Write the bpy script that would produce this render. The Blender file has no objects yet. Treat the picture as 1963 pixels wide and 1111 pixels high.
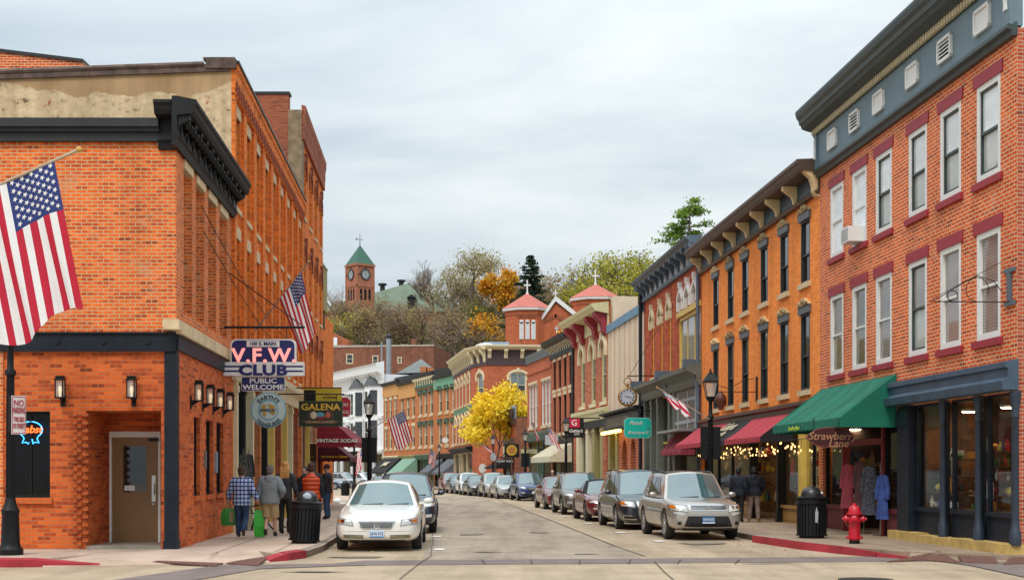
import bpy, bmesh, math, random
from mathutils import Vector, Matrix
from mathutils.bvhtree import BVHTree
PI = math.pi; R = math.radians
rnd = random.Random(7)
scene = bpy.context.scene
C = scene.collection
# ---------------------------------------------------------------- camera, world, sun
FPX, CX, HY, HCAM = 2600.0, 981.5, 905.0, 1.66
W0, H0 = 1963.0, 1111.0
cd = bpy.data.cameras.new('camera'); cam = bpy.data.objects.new('camera', cd); C.objects.link(cam)
cam.location = (0, 0, HCAM); cam.rotation_euler = (PI/2, 0, 0)
cd.sensor_width = 36.0; cd.lens = FPX/W0*36.0
cd.shift_x = 0.0; cd.shift_y = (HY-H0/2)/W0
cd.clip_end = 3000; cd.clip_start = 0.5
scene.camera = cam
SUN_EL, SUN_AZ = R(52), R(200)       # azimuth clockwise from +Y (behind the camera, a little left)
wd = bpy.data.worlds.new('World'); scene.world = wd; wd.use_nodes = True
def build_world():
    nt = wd.node_tree; N = nt.nodes; L = nt.links; N.clear()
    out = N.new('ShaderNodeOutputWorld'); bg = N.new('ShaderNodeBackground'); bg.inputs[1].default_value = 0.1
    sky = N.new('ShaderNodeTexSky'); sky.sky_type = 'NISHITA'; sky.sun_disc = False
    sky.sun_elevation = SUN_EL; sky.sun_rotation = SUN_AZ; sky.air_density = 1.0; sky.dust_density = 2.0
    tc = N.new('ShaderNodeTexCoord'); sep = N.new('ShaderNodeSeparateXYZ'); L.new(tc.outputs['Generated'], sep.inputs[0])
    def math_(op, a, b=None):
        m = N.new('ShaderNodeMath'); m.operation = op
        for i, v in enumerate((a, b)):
            if v is None: continue
            if isinstance(v, (int, float)): m.inputs[i].default_value = v
            else: L.new(v, m.inputs[i])
        return m.outputs[0]
    z = math_('MAXIMUM', sep.outputs[2], 0.0)
    # overcast deck seen in perspective: project the direction on a plane overhead
    zz = math_('ADD', z, 0.16)
    px = math_('DIVIDE', sep.outputs[0], zz); py = math_('DIVIDE', sep.outputs[1], zz)
    cmb = N.new('ShaderNodeCombineXYZ'); L.new(px, cmb.inputs[0]); L.new(py, cmb.inputs[1])
    mp = N.new('ShaderNodeMapping'); mp.inputs['Scale'].default_value = (0.9, 1.35, 1); mp.inputs['Rotation'].default_value = (0, 0, 0.5)
    L.new(cmb.outputs[0], mp.inputs[0])
    n1 = N.new('ShaderNodeTexNoise'); n1.inputs['Scale'].default_value = 1.0; n1.inputs['Detail'].default_value = 7; n1.inputs['Roughness'].default_value = .56
    n1.inputs['Distortion'].default_value = .3
    L.new(mp.outputs[0], n1.inputs['Vector'])
    cr = N.new('ShaderNodeValToRGB'); L.new(n1.outputs[0], cr.inputs[0])
    e = cr.color_ramp.elements; e[0].position = .33; e[0].color = (.47, .57, .645, 1); e[1].position = .66; e[1].color = (.83, .88, .89, 1)
    m = cr.color_ramp.elements.new(.48); m.color = (.64, .715, .76, 1)
    cie = math_('DIVIDE', math_('ADD', math_('ADD', math_('MULTIPLY', z, .9), math_('MULTIPLY', math_('POWER', z, 3.0), 1.6)), 1.0), 1.1)
    sc = N.new('ShaderNodeVectorMath'); sc.operation = 'SCALE'; L.new(cr.outputs[0], sc.inputs[0]); L.new(math_('MULTIPLY', cie, 8.8), sc.inputs['Scale'])
    mix = N.new('ShaderNodeMix'); mix.data_type = 'RGBA'; mix.inputs[0].default_value = .93
    L.new(sky.outputs[0], mix.inputs['A']); L.new(sc.outputs[0], mix.inputs['B'])
    L.new(mix.outputs['Result'], bg.inputs[0]); L.new(bg.outputs[0], out.inputs[0])
build_world()
sl = bpy.data.lights.new('sun', 'SUN'); sl.energy = 1.5; sl.angle = R(18); sl.color = (1, .95, .88)
so = bpy.data.objects.new('sun', sl); C.objects.link(so)
sd = Vector((math.sin(SUN_AZ)*math.cos(SUN_EL), math.cos(SUN_AZ)*math.cos(SUN_EL), math.sin(SUN_EL)))
so.rotation_euler = (-sd).to_track_quat('-Z', 'Y').to_euler(); so.location = (0, 0, 60)
vs = scene.view_settings; vs.view_transform = 'Standard'; vs.look = 'None'; vs.exposure = 0.22; vs.gamma = 1.0
scene.cycles.max_bounces = 6; scene.cycles.transparent_max_bounces = 12

# ---------------------------------------------------------------- mesh builder
class MB:
    def __init__(s): s.v = []; s.f = []; s.m = []; s.uv = None
    def vert(s, p): s.v.append(tuple(p)); return len(s.v)-1
    def face(s, idx, mi=0): s.f.append(tuple(idx)); s.m.append(mi)
    def poly(s, pts, mi=0):
        b = len(s.v); s.v += [tuple(p) for p in pts]; s.face(range(b, b+len(pts)), mi)
    def box(s, x0, x1, y0, y1, z0, z1, mi=0):
        if x0 > x1: x0, x1 = x1, x0
        if y0 > y1: y0, y1 = y1, y0
        if z0 > z1: z0, z1 = z1, z0
        b = len(s.v)
        s.v += [(x, y, z) for z in (z0, z1) for y in (y0, y1) for x in (x0, x1)]
        for q in ((0, 2, 3, 1), (4, 5, 7, 6), (0, 1, 5, 4), (2, 6, 7, 3), (0, 4, 6, 2), (1, 3, 7, 5)): s.face([b+i for i in q], mi)
    def prism(s, pts, d, mi=0):                 # closed polygon pts (3d, planar) swept by vector d
        n = len(pts); b = len(s.v); d = Vector(d)
        s.v += [tuple(p) for p in pts] + [tuple(Vector(p)+d) for p in pts]
        s.face(range(b+n-1, b-1, -1), mi); s.face(range(b+n, b+2*n), mi)
        for i in range(n):
            j = (i+1) % n; s.face((b+i, b+j, b+n+j, b+n+i), mi)
    def extrude_x(s, prof, x0, x1, mi=0):       # prof: list of (y,z)
        s.prism([(x0, y, z) for y, z in prof], (x1-x0, 0, 0), mi)
    def rings(s, rings, mi=0, cap=True, closed=True):
        b = len(s.v); n = len(rings[0])
        for r in rings: s.v += [tuple(p) for p in r]
        for k in range(len(rings)-1):
            for i in range(n if closed else n-1):
                j = (i+1) % n
                s.face((b+k*n+i, b+k*n+j, b+(k+1)*n+j, b+(k+1)*n+i), mi)
        if cap:
            s.face([b+i for i in range(n-1, -1, -1)], mi); s.face([b+(len(rings)-1)*n+i for i in range(n)], mi)
    def tube(s, pts, rad, n=8, mi=0, cap=True):
        pts = [Vector(p) for p in pts]
        if not isinstance(rad, (list, tuple)): rad = [rad]*len(pts)
        rs = []; up = None
        for i, p in enumerate(pts):
            t = (pts[min(i+1, len(pts)-1)]-pts[max(i-1, 0)])
            if t.length < 1e-9: t = Vector((0, 0, 1))
            t.normalize()
            if up is None: up = Vector((1, 0, 0)) if abs(t.x) < .9 else Vector((0, 1, 0))
            a = t.cross(up); a.normalize(); b2 = t.cross(a); up = -t.cross(a).cross(t) if False else up
            rs.append([p+(a*math.cos(2*PI*k/n)+b2*math.sin(2*PI*k/n))*rad[i] for k in range(n)])
        s.rings(rs, mi, cap)
    def lathe(s, prof, n=16, c=(0, 0, 0), mi=0, axis='z', cap=True):   # prof: (r,h)
        rs = []
        for r, h in prof:
            ring = []
            for k in range(n):
                a = 2*PI*k/n; x, y = r*math.cos(a), r*math.sin(a)
                p = (x, y, h) if axis == 'z' else ((h, x, y) if axis == 'x' else (y, h, x))
                ring.append((p[0]+c[0], p[1]+c[1], p[2]+c[2]))
            rs.append(ring)
        s.rings(rs, mi, cap)
    def ell(s, c, r, n=12, m=8, mi=0):
        if not isinstance(r, (tuple, list)): r = (r, r, r)
        rs = []
        for j in range(m+1):
            t = PI*(j/m); t = min(max(t, .02), PI-.02)
            rs.append([(c[0]+r[0]*math.sin(t)*math.cos(2*PI*k/n), c[1]+r[1]*math.sin(t)*math.sin(2*PI*k/n), c[2]-r[2]*math.cos(t)) for k in range(n)])
        s.rings(rs, mi)
    def grid(s, fn, nu, nv, mi=0, mfn=None):    # fn(u,v)
        b = len(s.v)
        for j in range(nv+1):
            for i in range(nu+1): s.v.append(tuple(fn(i/nu, j/nv)))
        for j in range(nv):
            for i in range(nu):
                a = b+j*(nu+1)+i
                s.face((a, a+1, a+nu+2, a+nu+1), mfn((i+.5)/nu, (j+.5)/nv) if mfn else mi)
    def add(s, o, M=None, mi=None):
        b = len(s.v)
        s.v += [tuple(M @ Vector(p)) for p in o.v] if M is not None else list(o.v)
        for f, m in zip(o.f, o.m): s.f.append(tuple(b+i for i in f)); s.m.append(m if mi is None else mi)
    def mesh(s, name, mats=None, smooth=None):
        me = bpy.data.meshes.new(name); me.from_pydata(s.v, [], s.f)
        if mats is not None:
            for m in (mats if isinstance(mats, (list, tuple)) else [mats]): me.materials.append(m)
        me.polygons.foreach_set('material_index', s.m)
        uvl = me.uv_layers.new(name='uv'); co = s.v; data = []
        for p in me.polygons:
            n = p.normal; ax, ay, az = abs(n.x), abs(n.y), abs(n.z)
            for vi in p.vertices:
                x, y, z = co[vi]
                if az > .75: data += (x, y)
                elif ay >= ax: data += (x, z)
                else: data += (y, z)
        uvl.data.foreach_set('uv', data)
        if smooth is not None:
            me.shade_smooth()
            if smooth < 179: me.set_sharp_from_angle(angle=R(smooth))
        me.update(); return me
def link(name, me, parent=None, loc=(0, 0, 0), rz=0.0, rot=None):
    o = bpy.data.objects.new(name, me); C.objects.link(o); o.location = loc
    o.rotation_euler = rot if rot is not None else (0, 0, rz)
    if parent is not None: o.parent = parent
    return o
def obj(name, mb, mats, parent=None, loc=(0, 0, 0), rz=0.0, smooth=None, rot=None):
    return link(name, mb.mesh(name, mats, smooth), parent, loc, rz, rot)
def tag(o, label=None, cat=None, group=None, kind=None):
    if label: o['label'] = label
    if cat: o['category'] = cat
    if group: o['group'] = group
    if kind: o['kind'] = kind
    return o
def thing(name, label, cat, loc=(0, 0, 0), rz=0.0, group=None):
    return tag(link(name, None, None, loc, rz), label, cat, group)
def kids(o): return [c for c in C.objects if c.parent == o]
CH = {}
def children_of(o):
    return [c for c in bpy.data.objects if c.parent is o]
def copy_tree(o, parent=None):
    c = o.copy(); C.objects.link(c)
    if parent is not None: c.parent = parent
    for ch in children_of(o): copy_tree(ch, c)
    return c
def evaluated(ob):
    dg = bpy.context.evaluated_depsgraph_get(); return bpy.data.meshes.new_from_object(ob.evaluated_get(dg), depsgraph=dg)
# pixel -> world
def W(px, py, Y): return Vector(((px-CX)*Y/FPX, Y, HCAM+(HY-py)*Y/FPX))
def G(px, py, z=0.0):
    Y = FPX*(HCAM-z)/(py-HY); return Vector(((px-CX)*Y/FPX, Y, z))

# ---------------------------------------------------------------- materials
MAT = {}
class NT:
    def __init__(s, name):
        s.mat = bpy.data.materials.new(name); s.mat.use_nodes = True; s.nt = s.mat.node_tree
        s.N = s.nt.nodes; s.L = s.nt.links; s.b = s.N['Principled BSDF']
    def node(s, t, **k):
        n = s.N.new(t)
        for a, v in k.items(): setattr(n, a, v)
        return n
    def put(s, sock, v):
        if isinstance(v, (int, float, tuple, list)): sock.default_value = v if not isinstance(v, (tuple, list)) or len(v) != 3 or sock.type != 'RGBA' else (*v, 1)
        else: s.L.new(v, sock)
    def math(s, op, a, b=0.0, c=None):
        m = s.node('ShaderNodeMath', operation=op); s.put(m.inputs[0], a); s.put(m.inputs[1], b)
        if c is not None: s.put(m.inputs[2], c)
        return m.outputs[0]
    def mix(s, f, a, b, blend='MIX'):
        m = s.node('ShaderNodeMix', data_type='RGBA', blend_type=blend); s.put(m.inputs[0], f); s.put(m.inputs['A'], a); s.put(m.inputs['B'], b); return m.outputs['Result']
    def uv(s):
        return s.node('ShaderNodeTexCoord').outputs['UV']
    def objco(s): return s.node('ShaderNodeTexCoord').outputs['Object']
    def mapping(s, v, scale=(1, 1, 1), loc=(0, 0, 0), rot=(0, 0, 0)):
        m = s.node('ShaderNodeMapping'); s.L.new(v, m.inputs[0]); m.inputs['Scale'].default_value = scale; m.inputs['Location'].default_value = loc; m.inputs['Rotation'].default_value = rot
        return m.outputs[0]
    def noise(s, v, scale, detail=4, rough=.55):
        n = s.node('ShaderNodeTexNoise'); s.L.new(v, n.inputs['Vector']); n.inputs['Scale'].default_value = scale; n.inputs['Detail'].default_value = detail; n.inputs['Roughness'].default_value = rough
        return n.outputs[0]
    def ramp(s, f, stops):
        r = s.node('ShaderNodeValToRGB'); s.L.new(f, r.inputs[0]); e = r.color_ramp.elements
        while len(e) < len(stops): e.new(.5)
        for q, (p, c) in zip(e, stops): q.position = p; q.color = (*c, 1) if len(c) == 3 else c
        return r.outputs[0]
    def bump(s, h, strength=.3, dist=.02):
        b = s.node('ShaderNodeBump'); s.put(b.inputs['Strength'], strength); b.inputs['Distance'].default_value = dist; s.L.new(h, b.inputs['Height']); s.L.new(b.outputs[0], s.b.inputs['Normal'])
    def set(s, **k):
        names = {'col': 'Base Color', 'rough': 'Roughness', 'metal': 'Metallic', 'spec': 'Specular IOR Level', 'coat': 'Coat Weight', 'coatr': 'Coat Roughness', 'ior': 'IOR', 'em': 'Emission Color', 'ems': 'Emission Strength', 'alpha': 'Alpha', 'sub': 'Subsurface Weight', 'trans': 'Transmission Weight'}
        for a, v in k.items(): s.put(s.b.inputs[names[a]], v)
        return s.mat
def lerp3(a, b, t): return tuple(x+(y-x)*t for x, y in zip(a, b))
def sc3(a, k): return tuple(x*k for x in a)
def plain(name, col, rough=.6, metal=0.0, var=.12, scale=3.0, spec=.5, coat=0.0):
    if name in MAT: return MAT[name]
    n = NT(name); v = n.objco()
    f = n.noise(v, scale, 5, .6)
    c = n.ramp(f, [(.3, sc3(col, 1-var)), (.7, sc3(col, 1+var))])
    MAT[name] = n.set(col=c, rough=rough, metal=metal, spec=spec, coat=coat); return MAT[name]
def emit(name, col, strength):
    if name in MAT: return MAT[name]
    n = NT(name); MAT[name] = n.set(col=col, em=(*col, 1), ems=strength); return MAT[name]
def brick(name, c1, c2, mortar, dark=None, bw=.215, bh=.073, mort=.009, stain=.35, bias=0.0, dirt=(.09, .06, .045), patch=None, patch_amt=.0, bumps=.5):
    if name in MAT: return MAT[name]
    n = NT(name); v = n.uv()
    warp = n.node('ShaderNodeVectorMath', operation='ADD'); n.L.new(v, warp.inputs[0])
    nz = n.node('ShaderNodeTexNoise'); n.L.new(v, nz.inputs['Vector']); nz.inputs['Scale'].default_value = 5
    sub = n.node('ShaderNodeVectorMath', operation='SUBTRACT'); n.L.new(nz.outputs[1], sub.inputs[0]); sub.inputs[1].default_value = (.5, .5, .5)
    scl = n.node('ShaderNodeVectorMath', operation='SCALE'); n.L.new(sub.outputs[0], scl.inputs[0]); scl.inputs['Scale'].default_value = .022
    n.L.new(scl.outputs[0], warp.inputs[1]); v2 = warp.outputs[0]
    def bt(a, b, m, off):
        t = n.node('ShaderNodeTexBrick'); n.L.new(v2, t.inputs['Vector']); t.inputs['Scale'].default_value = 1
        t.inputs['Color1'].default_value = (*a, 1); t.inputs['Color2'].default_value = (*b, 1); t.inputs['Mortar'].default_value = (*m, 1)
        t.inputs['Brick Width'].default_value = bw; t.inputs['Row Height'].default_value = bh; t.inputs['Mortar Size'].default_value = mort
        t.inputs['Mortar Smooth'].default_value = .25; t.inputs['Bias'].default_value = off; t.offset = .5
        return t
    t1 = bt(c1, c2, mortar, bias)
    dk = dark or sc3(c2, .45)
    # second, sparse per-brick variation: some dark burnt bricks, using rounded cell ids
    sp = n.node('ShaderNodeSeparateXYZ'); n.L.new(v2, sp.inputs[0])
    row = n.math('FLOOR', n.math('DIVIDE', sp.outputs[1], bh))
    odd = n.math('MULTIPLY', n.math('MODULO', n.math('ABSOLUTE', row), 2.0), .5)
    colm = n.math('FLOOR', n.math('SUBTRACT', n.math('DIVIDE', sp.outputs[0], bw), odd))
    cc = n.node('ShaderNodeCombineXYZ'); n.L.new(row, cc.inputs[0]); n.L.new(colm, cc.inputs[1])
    wn = n.node('ShaderNodeTexWhiteNoise', noise_dimensions='2D'); n.L.new(cc.outputs[0], wn.inputs['Vector'])
    rv = n.ramp(wn.outputs[0], [(0, sc3(c1, 1.12)), (.4, c1), (.8, c2), (.97, lerp3(c2, dk, .4)), (1, dk)])
    bc = n.mix(t1.outputs['Fac'], rv, mortar)
    f1 = n.noise(v, .45, 6, .6); f2 = n.noise(v, 2.2, 5, .65)
    bc = n.mix(n.math('MULTIPLY', n.ramp(f1, [(.42, (0, 0, 0)), (.75, (1, 1, 1))]), stain), bc, n.mix(.5, bc, dirt))
    bc = n.mix(.28, bc, n.ramp(f2, [(.3, (.68, .68, .68)), (.7, (1, 1, 1))]), 'MULTIPLY')
    st_ = n.noise(n.mapping(v, (1.1, .10, 1)), 1.0, 6, .6); bc = n.mix(.4, bc, n.ramp(st_, [(.34, (.42, .38, .36)), (.52, (1, 1, 1))]), 'MULTIPLY')
    if patch:
        f3 = n.noise(v, 1.3, 7, .7)
        bc = n.mix(n.math('MULTIPLY', n.ramp(f3, [(.56, (0, 0, 0)), (.64, (1, 1, 1))]), patch_amt), bc, patch)
    n.bump(n.math('SUBTRACT', 1.0, t1.outputs['Fac']), bumps, .012)
    MAT[name] = n.set(col=bc, rough=.85, spec=.25); return MAT[name]
def pane(name, col, rough=.04, refl=1.9, var=.5, blind=None):
    """window glass seen from outside; colour holds what hangs behind and any painted reflection"""
    if name in MAT: return MAT[name]
    n = NT(name); v = n.objco(); oi = n.node('ShaderNodeObjectInfo')
    f = n.math('ADD', n.noise(v, 1.1, 3), n.math('MULTIPLY', n.math('SUBTRACT', oi.outputs['Random'], .5), .35))
    c = n.ramp(f, [(.25, sc3(col, 1-var)), (.75, sc3(col, 1+var))])
    if blind:
        w = n.node('ShaderNodeTexWave', wave_type='BANDS', bands_direction='Z'); n.L.new(v, w.inputs[0]); w.inputs['Scale'].default_value = 5
        c = n.mix(n.math('MULTIPLY', w.outputs[1], .6), c, blind)
    wv = n.node('ShaderNodeTexNoise'); n.L.new(v, wv.inputs['Vector']); wv.inputs['Scale'].default_value = 1.5
    n.bump(wv.outputs[0], .12, .02)
    MAT[name] = n.set(col=c, rough=rough, ior=refl); return MAT[name]
def shopglass():
    if 'shop_glass' in MAT: return MAT['shop_glass']
    n = NT('shop_glass'); N = n.N; L = n.L
    tr = N.new('ShaderNodeBsdfTransparent'); tr.inputs[0].default_value = (.9, .93, .92, 1)
    gl = N.new('ShaderNodeBsdfGlossy'); gl.inputs['Roughness'].default_value = .02
    lw = N.new('ShaderNodeLayerWeight'); lw.inputs[0].default_value = .5; fx = n.math('MULTIPLY_ADD', n.math('POWER', lw.outputs['Facing'], 5.0), .42, .03)
    ms = N.new('ShaderNodeMixShader'); L.new(fx, ms.inputs[0]); L.new(tr.outputs[0], ms.inputs[1]); L.new(gl.outputs[0], ms.inputs[2])
    L.new(ms.outputs[0], N['Material Output'].inputs[0]); MAT['shop_glass'] = n.mat; return n.mat
def carpaint(name, col, metal=.0, flake=0.0):
    if name in MAT: return MAT[name]
    n = NT(name); v = n.objco()
    f = n.noise(v, 2.5, 4); c = n.ramp(f, [(.3, sc3(col, .92)), (.7, sc3(col, 1.08))])
    MAT[name] = n.set(col=c, rough=.32, metal=metal, coat=1.0, coatr=.04, spec=.5); return MAT[name]
# ---------------------------------------------------------------- lettering
def text(body, size, mat, parent=None, loc=(0, 0, 0), rot=(PI/2, 0, 0), name='lettering', ext=.006, align='CENTER', shear=0.0, bold=0.0, sx=1.0, follow=None, spacing=1.0):
    cu = bpy.data.curves.new('lettering', 'FONT'); cu.body = body; cu.size = size; cu.extrude = ext; cu.align_x = align; cu.align_y = 'CENTER'
    cu.shear = shear; cu.offset = bold; cu.resolution_u = 3; cu.space_character = spacing
    t = bpy.data.objects.new('lettering_curve', cu); C.objects.link(t)
    me = evaluated(t); bpy.data.objects.remove(t); bpy.data.curves.remove(cu)
    me.name = name; me.materials.clear(); me.materials.append(mat)
    if sx != 1: me.transform(Matrix.Diagonal((sx, 1, 1, 1)))
    if follow:      # bend on a circle (radius, centre angle, +1 outward top / -1 bottom)
        rad, sgn = follow
        for vv in me.vertices:
            x, y, z = vv.co
            if sgn > 0: a = PI/2-x/rad; r = rad+y
            else: a = -PI/2+x/rad; r = rad-y
            vv.co = (r*math.cos(a), r*math.sin(a), z)
    return link(name, me, parent, loc, rot=rot)
# ================================================================ materials used by the buildings
M_vfw = brick('brick_orange_weathered', (.82, .165, .026), (.64, .105, .02), (.66, .43, .24), mort=.0105, stain=.35, patch=(.5, .36, .22), patch_amt=.3)
M_vfwlow = brick('brick_orange_smooth', (.70, .135, .025), (.52, .08, .018), (.44, .22, .11), bw=.24, bh=.078, mort=.007, stain=.28)
M_b2 = brick('brick_orange_tall', (.92, .215, .022), (.76, .15, .018), (.62, .26, .09), stain=.32)
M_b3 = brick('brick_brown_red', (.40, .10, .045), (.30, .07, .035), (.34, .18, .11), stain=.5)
M_r1 = brick('brick_red_cream_mortar', (.76, .115, .022), (.62, .075, .016), (.74, .52, .31), bw=.22, bh=.08, mort=.0125, stain=.25, patch=(.60, .42, .30), patch_amt=.22)
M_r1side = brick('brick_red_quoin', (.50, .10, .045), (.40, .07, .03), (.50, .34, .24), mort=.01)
M_r2 = brick('brick_orange_pressed', (.97, .29, .048), (.92, .245, .04), (.82, .38, .14), bw=.21, bh=.07, mort=.006, stain=.06, dark=(.76, .2, .035), bumps=.12)
M_r3 = brick('brick_red_striped', (.52, .085, .025), (.42, .06, .02), (.45, .22, .12), bh=.12, bw=.5, stain=.2)
M_r5 = brick('brick_red_rows', (.50, .12, .05), (.42, .085, .035), (.50, .28, .18), bh=.14, bw=.5, mort=.02, stain=.2)
M_r6 = brick('brick_dull_red', (.50, .12, .05), (.40, .09, .04), (.38, .20, .12))
M_r8 = brick('brick_corner_red', (.54, .125, .05), (.46, .095, .04), (.44, .20, .12), stain=.2)
M_r9 = brick('brick_row_orange', (.60, .19, .06), (.52, .15, .05), (.5, .26, .14), stain=.2)
M_brown = brick('brick_old_brown', (.30, .105, .06), (.23, .08, .05), (.26, .15, .10), stain=.85, dirt=(.07, .04, .03), patch=(.42, .20, .10), patch_amt=.5)
M_church = brick('brick_church', (.55, .13, .05), (.48, .105, .04), (.46, .19, .10), stain=.2)
M_black = plain('black_painted_iron', (.006, .0065, .008), .5, spec=.3)
M_blackw = plain('black_weathered_wood', (.008, .0085, .010), .6, var=.5, spec=.3)
M_navy = plain('dark_blue_paint', (.008, .013, .022), .5, var=.4, spec=.3)
M_blue = plain('slate_blue_paint', (.045, .08, .125), .5, var=.25, scale=2)
M_teal = plain('grey_teal_paint', (.13, .20, .235), .55, var=.1)
M_green_dk = plain('dark_grey_green_trim', (.035, .055, .055), .45, var=.2)
M_white = plain('white_paint', (.72, .72, .70), .55, var=.06)
M_cream = plain('cream_stone', (.62, .48, .29), .75, var=.18, scale=4)
M_creamp = plain('cream_paint', (.68, .60, .40), .55, var=.08)
M_sage = plain('pale_yellow_green_paint', (.55, .50, .27), .55, var=.1)
M_yellow = plain('yellow_paint', (.66, .46, .10), .5, var=.12)
M_crimson = plain('crimson_paint', (.30, .022, .035), .55, var=.18, scale=5)
M_maroon = plain('maroon_paint', (.12, .012, .018), .5)
M_olive = plain('olive_paint', (.28, .24, .09), .55)
M_greygreen = plain('grey_green_paint', (.12, .135, .11), .55)
M_bluegrey = plain('blue_grey_cornice', (.085, .125, .165), .55, var=.2)
M_dkgreen = plain('green_painted_trim', (.06, .13, .09), .55)
M_gutter = plain('dark_metal_coping', (.012, .012, .013), .5, var=.4)
M_roof = plain('tar_roof', (.05, .048, .045), .9)
M_tile = plain('rusty_coping_tile', (.10, .06, .045), .7, var=.6, scale=4)
M_whiteb = plain('white_facade_paint', (.80, .82, .84), .55, var=.06)
M_paneltan = plain('cream_metal_panel', (.66, .52, .38), .6, var=.1, scale=1)
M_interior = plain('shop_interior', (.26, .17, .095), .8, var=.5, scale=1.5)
M_wood = plain('brown_wood', (.13, .065, .03), .55, var=.3)
P_black = pane('glass_black', (.008, .008, .009), refl=1.32); P_dark = pane('glass_dark', (.022, .026, .03), refl=1.75)
P_sky = pane('glass_sky', (.10, .12, .12), refl=2.6, var=.3); P_lite = pane('glass_pale', (.74, .77, .78), refl=2.0, var=.25)  # glass_pale paints white curtains and reflected sky into the colour
P_curt = pane('glass_curtain', (.40, .41, .38), refl=1.9, var=.25)
P_blind = pane('glass_blind', (.20, .16, .15), refl=1.9, var=.4, blind=(.34, .31, .29))
P_tan = pane('glass_tan_reflection', (.20, .15, .09), refl=2.0, var=.7)  # tan reflection is painted into the pane colour
P_shop = shopglass()
def stucco():
    n = NT('tan_stucco'); v = n.uv()
    f = n.noise(v, .8, 6, .6); base = n.ramp(f, [(.3, (.36, .225, .11)), (.7, (.50, .335, .18))])
    sp = n.node('ShaderNodeSeparateXYZ'); n.L.new(v, sp.inputs[0])
    # lower half: old plaster has come away, pale lime with scars
    edge = n.math('ADD', n.math('MULTIPLY', n.noise(v, .55, 4), 1.4), n.math('MULTIPLY', sp.outputs[1], -1.0))
    msk = n.ramp(n.math('ADD', edge, 11.2), [(.62, (0, 0, 0)), (.66, (1, 1, 1))])
    f2 = n.noise(v, 4.5, 8, .7); old = n.ramp(f2, [(.34, (.16, .10, .07)), (.42, (.56, .41, .25)), (.66, (.74, .57, .36))])
    f3 = n.noise(v, 1.6, 3); old = n.mix(n.ramp(f3, [(.66, (0, 0, 0)), (.69, (1, 1, 1))]), old, (.42, .10, .04))
    c = n.mix(msk, base, old)
    st = n.noise(n.mapping(v, (2.2, .15, 1)), 1.0, 5); c = n.mix(.35, c, n.ramp(st, [(.35, (.35, .3, .27)), (.6, (1, 1, 1))]), 'MULTIPLY')
    n.bump(f2, .35, .02); return n.set(col=c, rough=.9, spec=.2)
M_stucco = stucco()

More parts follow.
